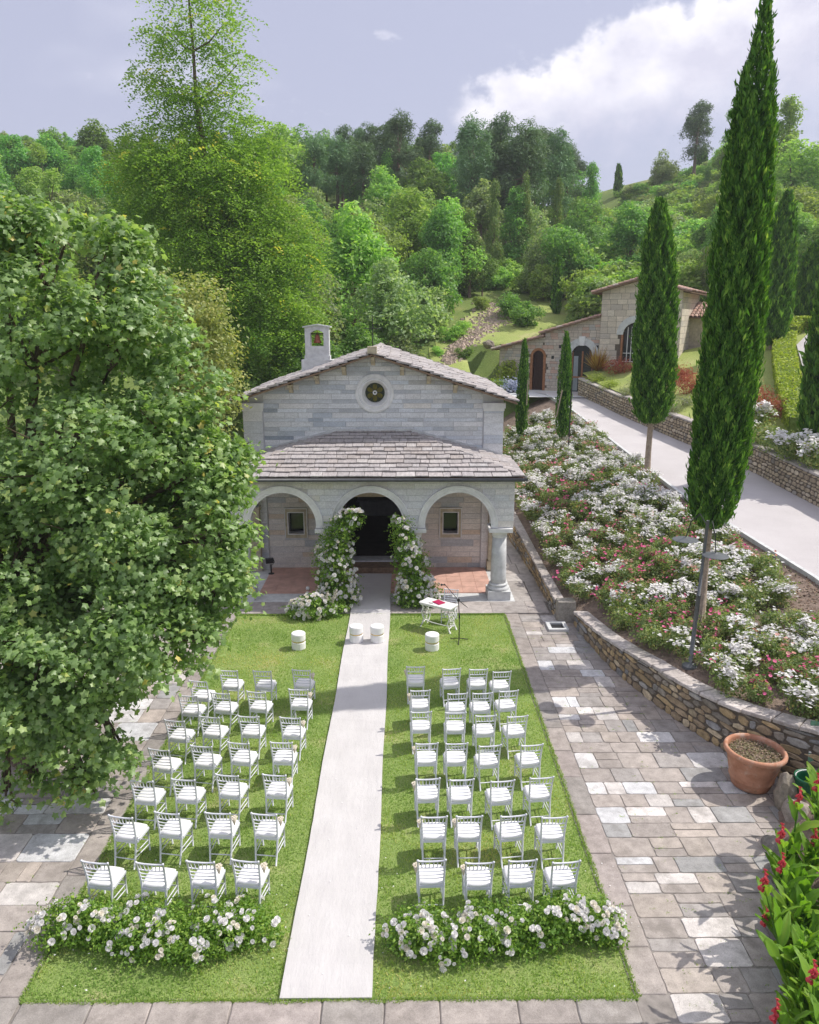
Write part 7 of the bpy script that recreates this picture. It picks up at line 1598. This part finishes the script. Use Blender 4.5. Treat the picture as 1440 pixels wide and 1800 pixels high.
M['streamrock'] = plain('stream_rock', (.46, .37, .31), .9, .2, .35, 2.5, .5)
ob('stream_stones', acc.me(M['streamrock']), label='dry stony stream bed of tan rocks running down the grassy slope', cat='stones', kind='stuff')
p = hillhit(859, 616); rock('boulder', 'lone grey boulder on the grassy slope beyond the chapel', (p[0], p[1], groundz(*p)+.2), (.4, .35, .3), 9.1)
# --- the tall locust
LY = 41.0; lb0 = D(378, 640, LY); lb0.z = groundz(lb0.x, LY)
def lob_px(L, Y): return [(D(px, py, Y+dy).x, Y+dy, D(px, py, Y+dy).z, r/F*Y, r/F*Y*.9, rz/F*Y) for px, py, r, rz, dy in L]
LL = lob_px([(330, -10, 70, 22, 0), (300, 55, 45, 18, .5), (395, 40, 45, 18, -.5), (345, 95, 70, 28, 0), (255, 130, 35, 13, 0), (420, 110, 36, 16, 0), (300, 150, 60, 26, .5), (390, 165, 50, 22, -.5), (340, 200, 75, 28, 0), (300, 245, 85, 32, .5), (400, 235, 70, 28, 0), (450, 270, 50, 26, .4), (350, 290, 110, 36, -.5), (270, 310, 70, 34, .6), (450, 330, 80, 38, 0), (330, 350, 95, 40, -1), (400, 380, 90, 40, -1.2), (490, 400, 70, 36, 0), (280, 390, 70, 36, 0), (350, 440, 100, 44, -1.2), (440, 450, 95, 42, -1), (520, 470, 60, 34, -.4), (390, 500, 110, 44, -1.4), (480, 530, 80, 40, -1), (350, 560, 80, 40, -1), (440, 590, 90, 42, -1.4), (520, 560, 50, 34, -1), (410, 640, 80, 36, -1)], LY)
def fronds(lobes, nf, size, mat, per=11, flen=.5, dens=None):
    L = np.array(lobes); ar = L[:, 3]*L[:, 3]
    if dens is not None: ar = ar*np.array(dens)
    k = RNG.choice(len(L), nf, p=ar/ar.sum()); d = unit(nf); rr_ = RNG.random(nf)**.4; c = L[k, :3]+d*L[k, 3:]*rr_[:, None]
    dr = d*np.array([1, 1, .3])+RNG.normal(size=(nf, 3))*.4+np.array([0, 0, -.15]); dr /= np.linalg.norm(dr, axis=1, keepdims=True)
    t = np.linspace(0, 1, per)[None, :, None]; P = c[:, None, :]+dr[:, None, :]*t*flen+np.array([0, 0, -1.0])*(t**2)*flen*.55
    side = np.cross(dr, np.array([0, 0, 1.0])); side /= np.linalg.norm(side, axis=1, keepdims=True)+1e-9
    sg_ = np.where(np.arange(per) % 2 == 0, 1, -1)[None, :, None]; P = P+side[:, None, :]*sg_*size*.5
    P = P.reshape(-1, 3); nn = RNG.normal(size=P.shape)*.45+np.array([0, 0, 1]); rnd = np.repeat(np.clip(.45+RNG.normal(size=nf)*.22+.12*np.sin(c[:, 2]*2.2+c[:, 0]), 0, 1), per)
    return scatter(LEAF2, P, frames(nn), size*(.8+.4*RNG.random(len(P))), rnd)
lt = thing('locust_tree', 'very tall feathery bright green locust tree rising above the chapel roof at left', 'tree', lb0)
SLL = sublobes(LL, 3, .35, .55); v, f, a = fronds(SLL, 10500, .17, 'locust', 10, .8, [.55]*9+[1.0]*19+[.55]*27+[1.0]*(len(SLL)-55)); ob('crown', mesh(v, f, M['locust'], attr={'rnd': a}), lt)
tp = [D(*q, LY) for q in ((378, 640), (375, 520), (370, 420), (362, 330), (358, 250), (345, 180), (340, 90), (330, -30))]; tp[0] = lb0-Vector((0, 0, 1)); mb = MB().tube(tp, [.30, .24, .2, .17, .13, .10, .07, .03], 8)
for i, l in enumerate(LL):
    j = min(range(len(tp)), key=lambda q: abs(tp[q].z-(l[2]-1.0))); mb.tube([tp[j], (tp[j]+Vector(l[:3]))/2+Vector((0, 0, -.2)), Vector(l[:3])], [.06, .04, .015], 5)
ob('trunk', mb.me(M['bark'], smooth=True), lt)
# --- olive-toned tree between maple and locust
OL = lob_px([(340, 540, 60, 55, 0), (300, 600, 70, 60, 0), (370, 610, 50, 55, 0), (330, 680, 75, 60, 0), (260, 520, 55, 50, .5), (390, 680, 38, 50, 0), (350, 740, 60, 60, 0)], 24)
b0 = Vector((OL[0][0]-.3, 24, 0)); ot = thing('olive_toned_tree', 'yellowish grey-green tree between the big maple and the chapel', 'tree', b0); v, f, a = lobe_cloud(OL, 16000, .13, LEAF2, .16, 7, .5, .5, rand=.8); ob('crown', mesh(v, f, M['maple_b'], attr={'rnd': a}), ot)
ob('trunk', limbs(MB().tube([b0-Vector((0, 0, .3)), b0+Vector((0, 0, 3.5))], [.2, .14], 8), b0+Vector((0, 0, 3.4)), [l[:3] for l in OL], .09).me(M['bark'], smooth=True), ot)
# --- the great maple
ML = lob_px([(180, 830, 230, 200, 0), (70, 560, 190, 170, .6), (235, 560, 120, 105, .6), (320, 690, 95, 100, .4), (350, 900, 100, 110, -.3), (400, 800, 55, 60, .2), (385, 1020, 72, 75, -.4), (100, 1130, 210, 170, -1), (260, 1120, 120, 105, -1.2), (345, 1120, 66, 60, -1), (150, 1265, 105, 85, -1.6), (215, 1310, 45, 42, -1.6), (30, 1270, 110, 95, -1.6), (200, 430, 66, 60, .6), (95, 400, 95, 60, .6), (10, 400, 100, 75, .6), (-90, 800, 240, 240, 0), (20, 1000, 180, 170, -.8), (300, 780, 110, 110, 0), (215, 960, 180, 150, -.5), (150, 1370, 42, 24, -1.8), (10, 1400, 34, 24, -1.8), (415, 940, 42, 42, 0), (2, 266, 42, 34, -2), (60, 1370, 28, 20, -1.7)], 13.2)
mtr = Vector((-7.4, 13.4, 0)); mp = thing('maple_tree', 'huge maple with dense lobed leaves filling the left side of the frame', 'tree', mtr)
L = np.array(ML); v, f, a = clump_cloud(sublobes([(l[0], l[1], l[2], l[3]*.80, l[4]*.82, l[5]*.78) for l in ML], 7, .26, .52), 10500, 13, .135, MAPLE, .17, upb=1.0, gap=-.10)
ob('crown', mesh(v, f, M['maple'], attr={'rnd': a}), mp)
mb = MB().tube([mtr-Vector((0, 0, .3)), mtr+Vector((0, 0, 1.6)), mtr+Vector((.2, 0, 3.2))], [.36, .3, .26], 10)
for l in ML:
    if l[2] > 10.6 or l[0] < -8.3: continue
    tp_ = Vector(l[:3]); f_ = mtr+Vector((.2, 0, 3.0)); md = (f_*.5+tp_*.5)+Vector((0, 0, .5)); mb.tube([f_, md, tp_], [.11, .065, .02], 7)
    for _ in range(5): q = tp_+Vector(unit(1)[0])*l[3]*.85; mb.tube([tp_*.6+md*.4, (tp_+q)/2, q], [.035, .022, .006], 5)
ob('trunk', mb.me(M['bark'], smooth=True), mp)

# ================================================================== HAZE
hm = bpy.data.materials.new('air'); hm.use_nodes = True; t = hm.node_tree; t.nodes.clear(); o = t.nodes.new('ShaderNodeOutputMaterial')
pv = N(t, 'ShaderNodeVolumePrincipled', inp={'Color': (.93, .95, 1, 1), 'Density': .0006, 'Anisotropy': .2}); t.links.new(pv.outputs[0], o.inputs['Volume'])
ob('haze', MB().b2(-450, 450, -140, 450, -8, 56).me(hm), label='thin summer haze filling the air over the valley', cat='haze', kind='stuff')
S.cycles.volume_bounces = 0; S.cycles.volume_step_rate = 5
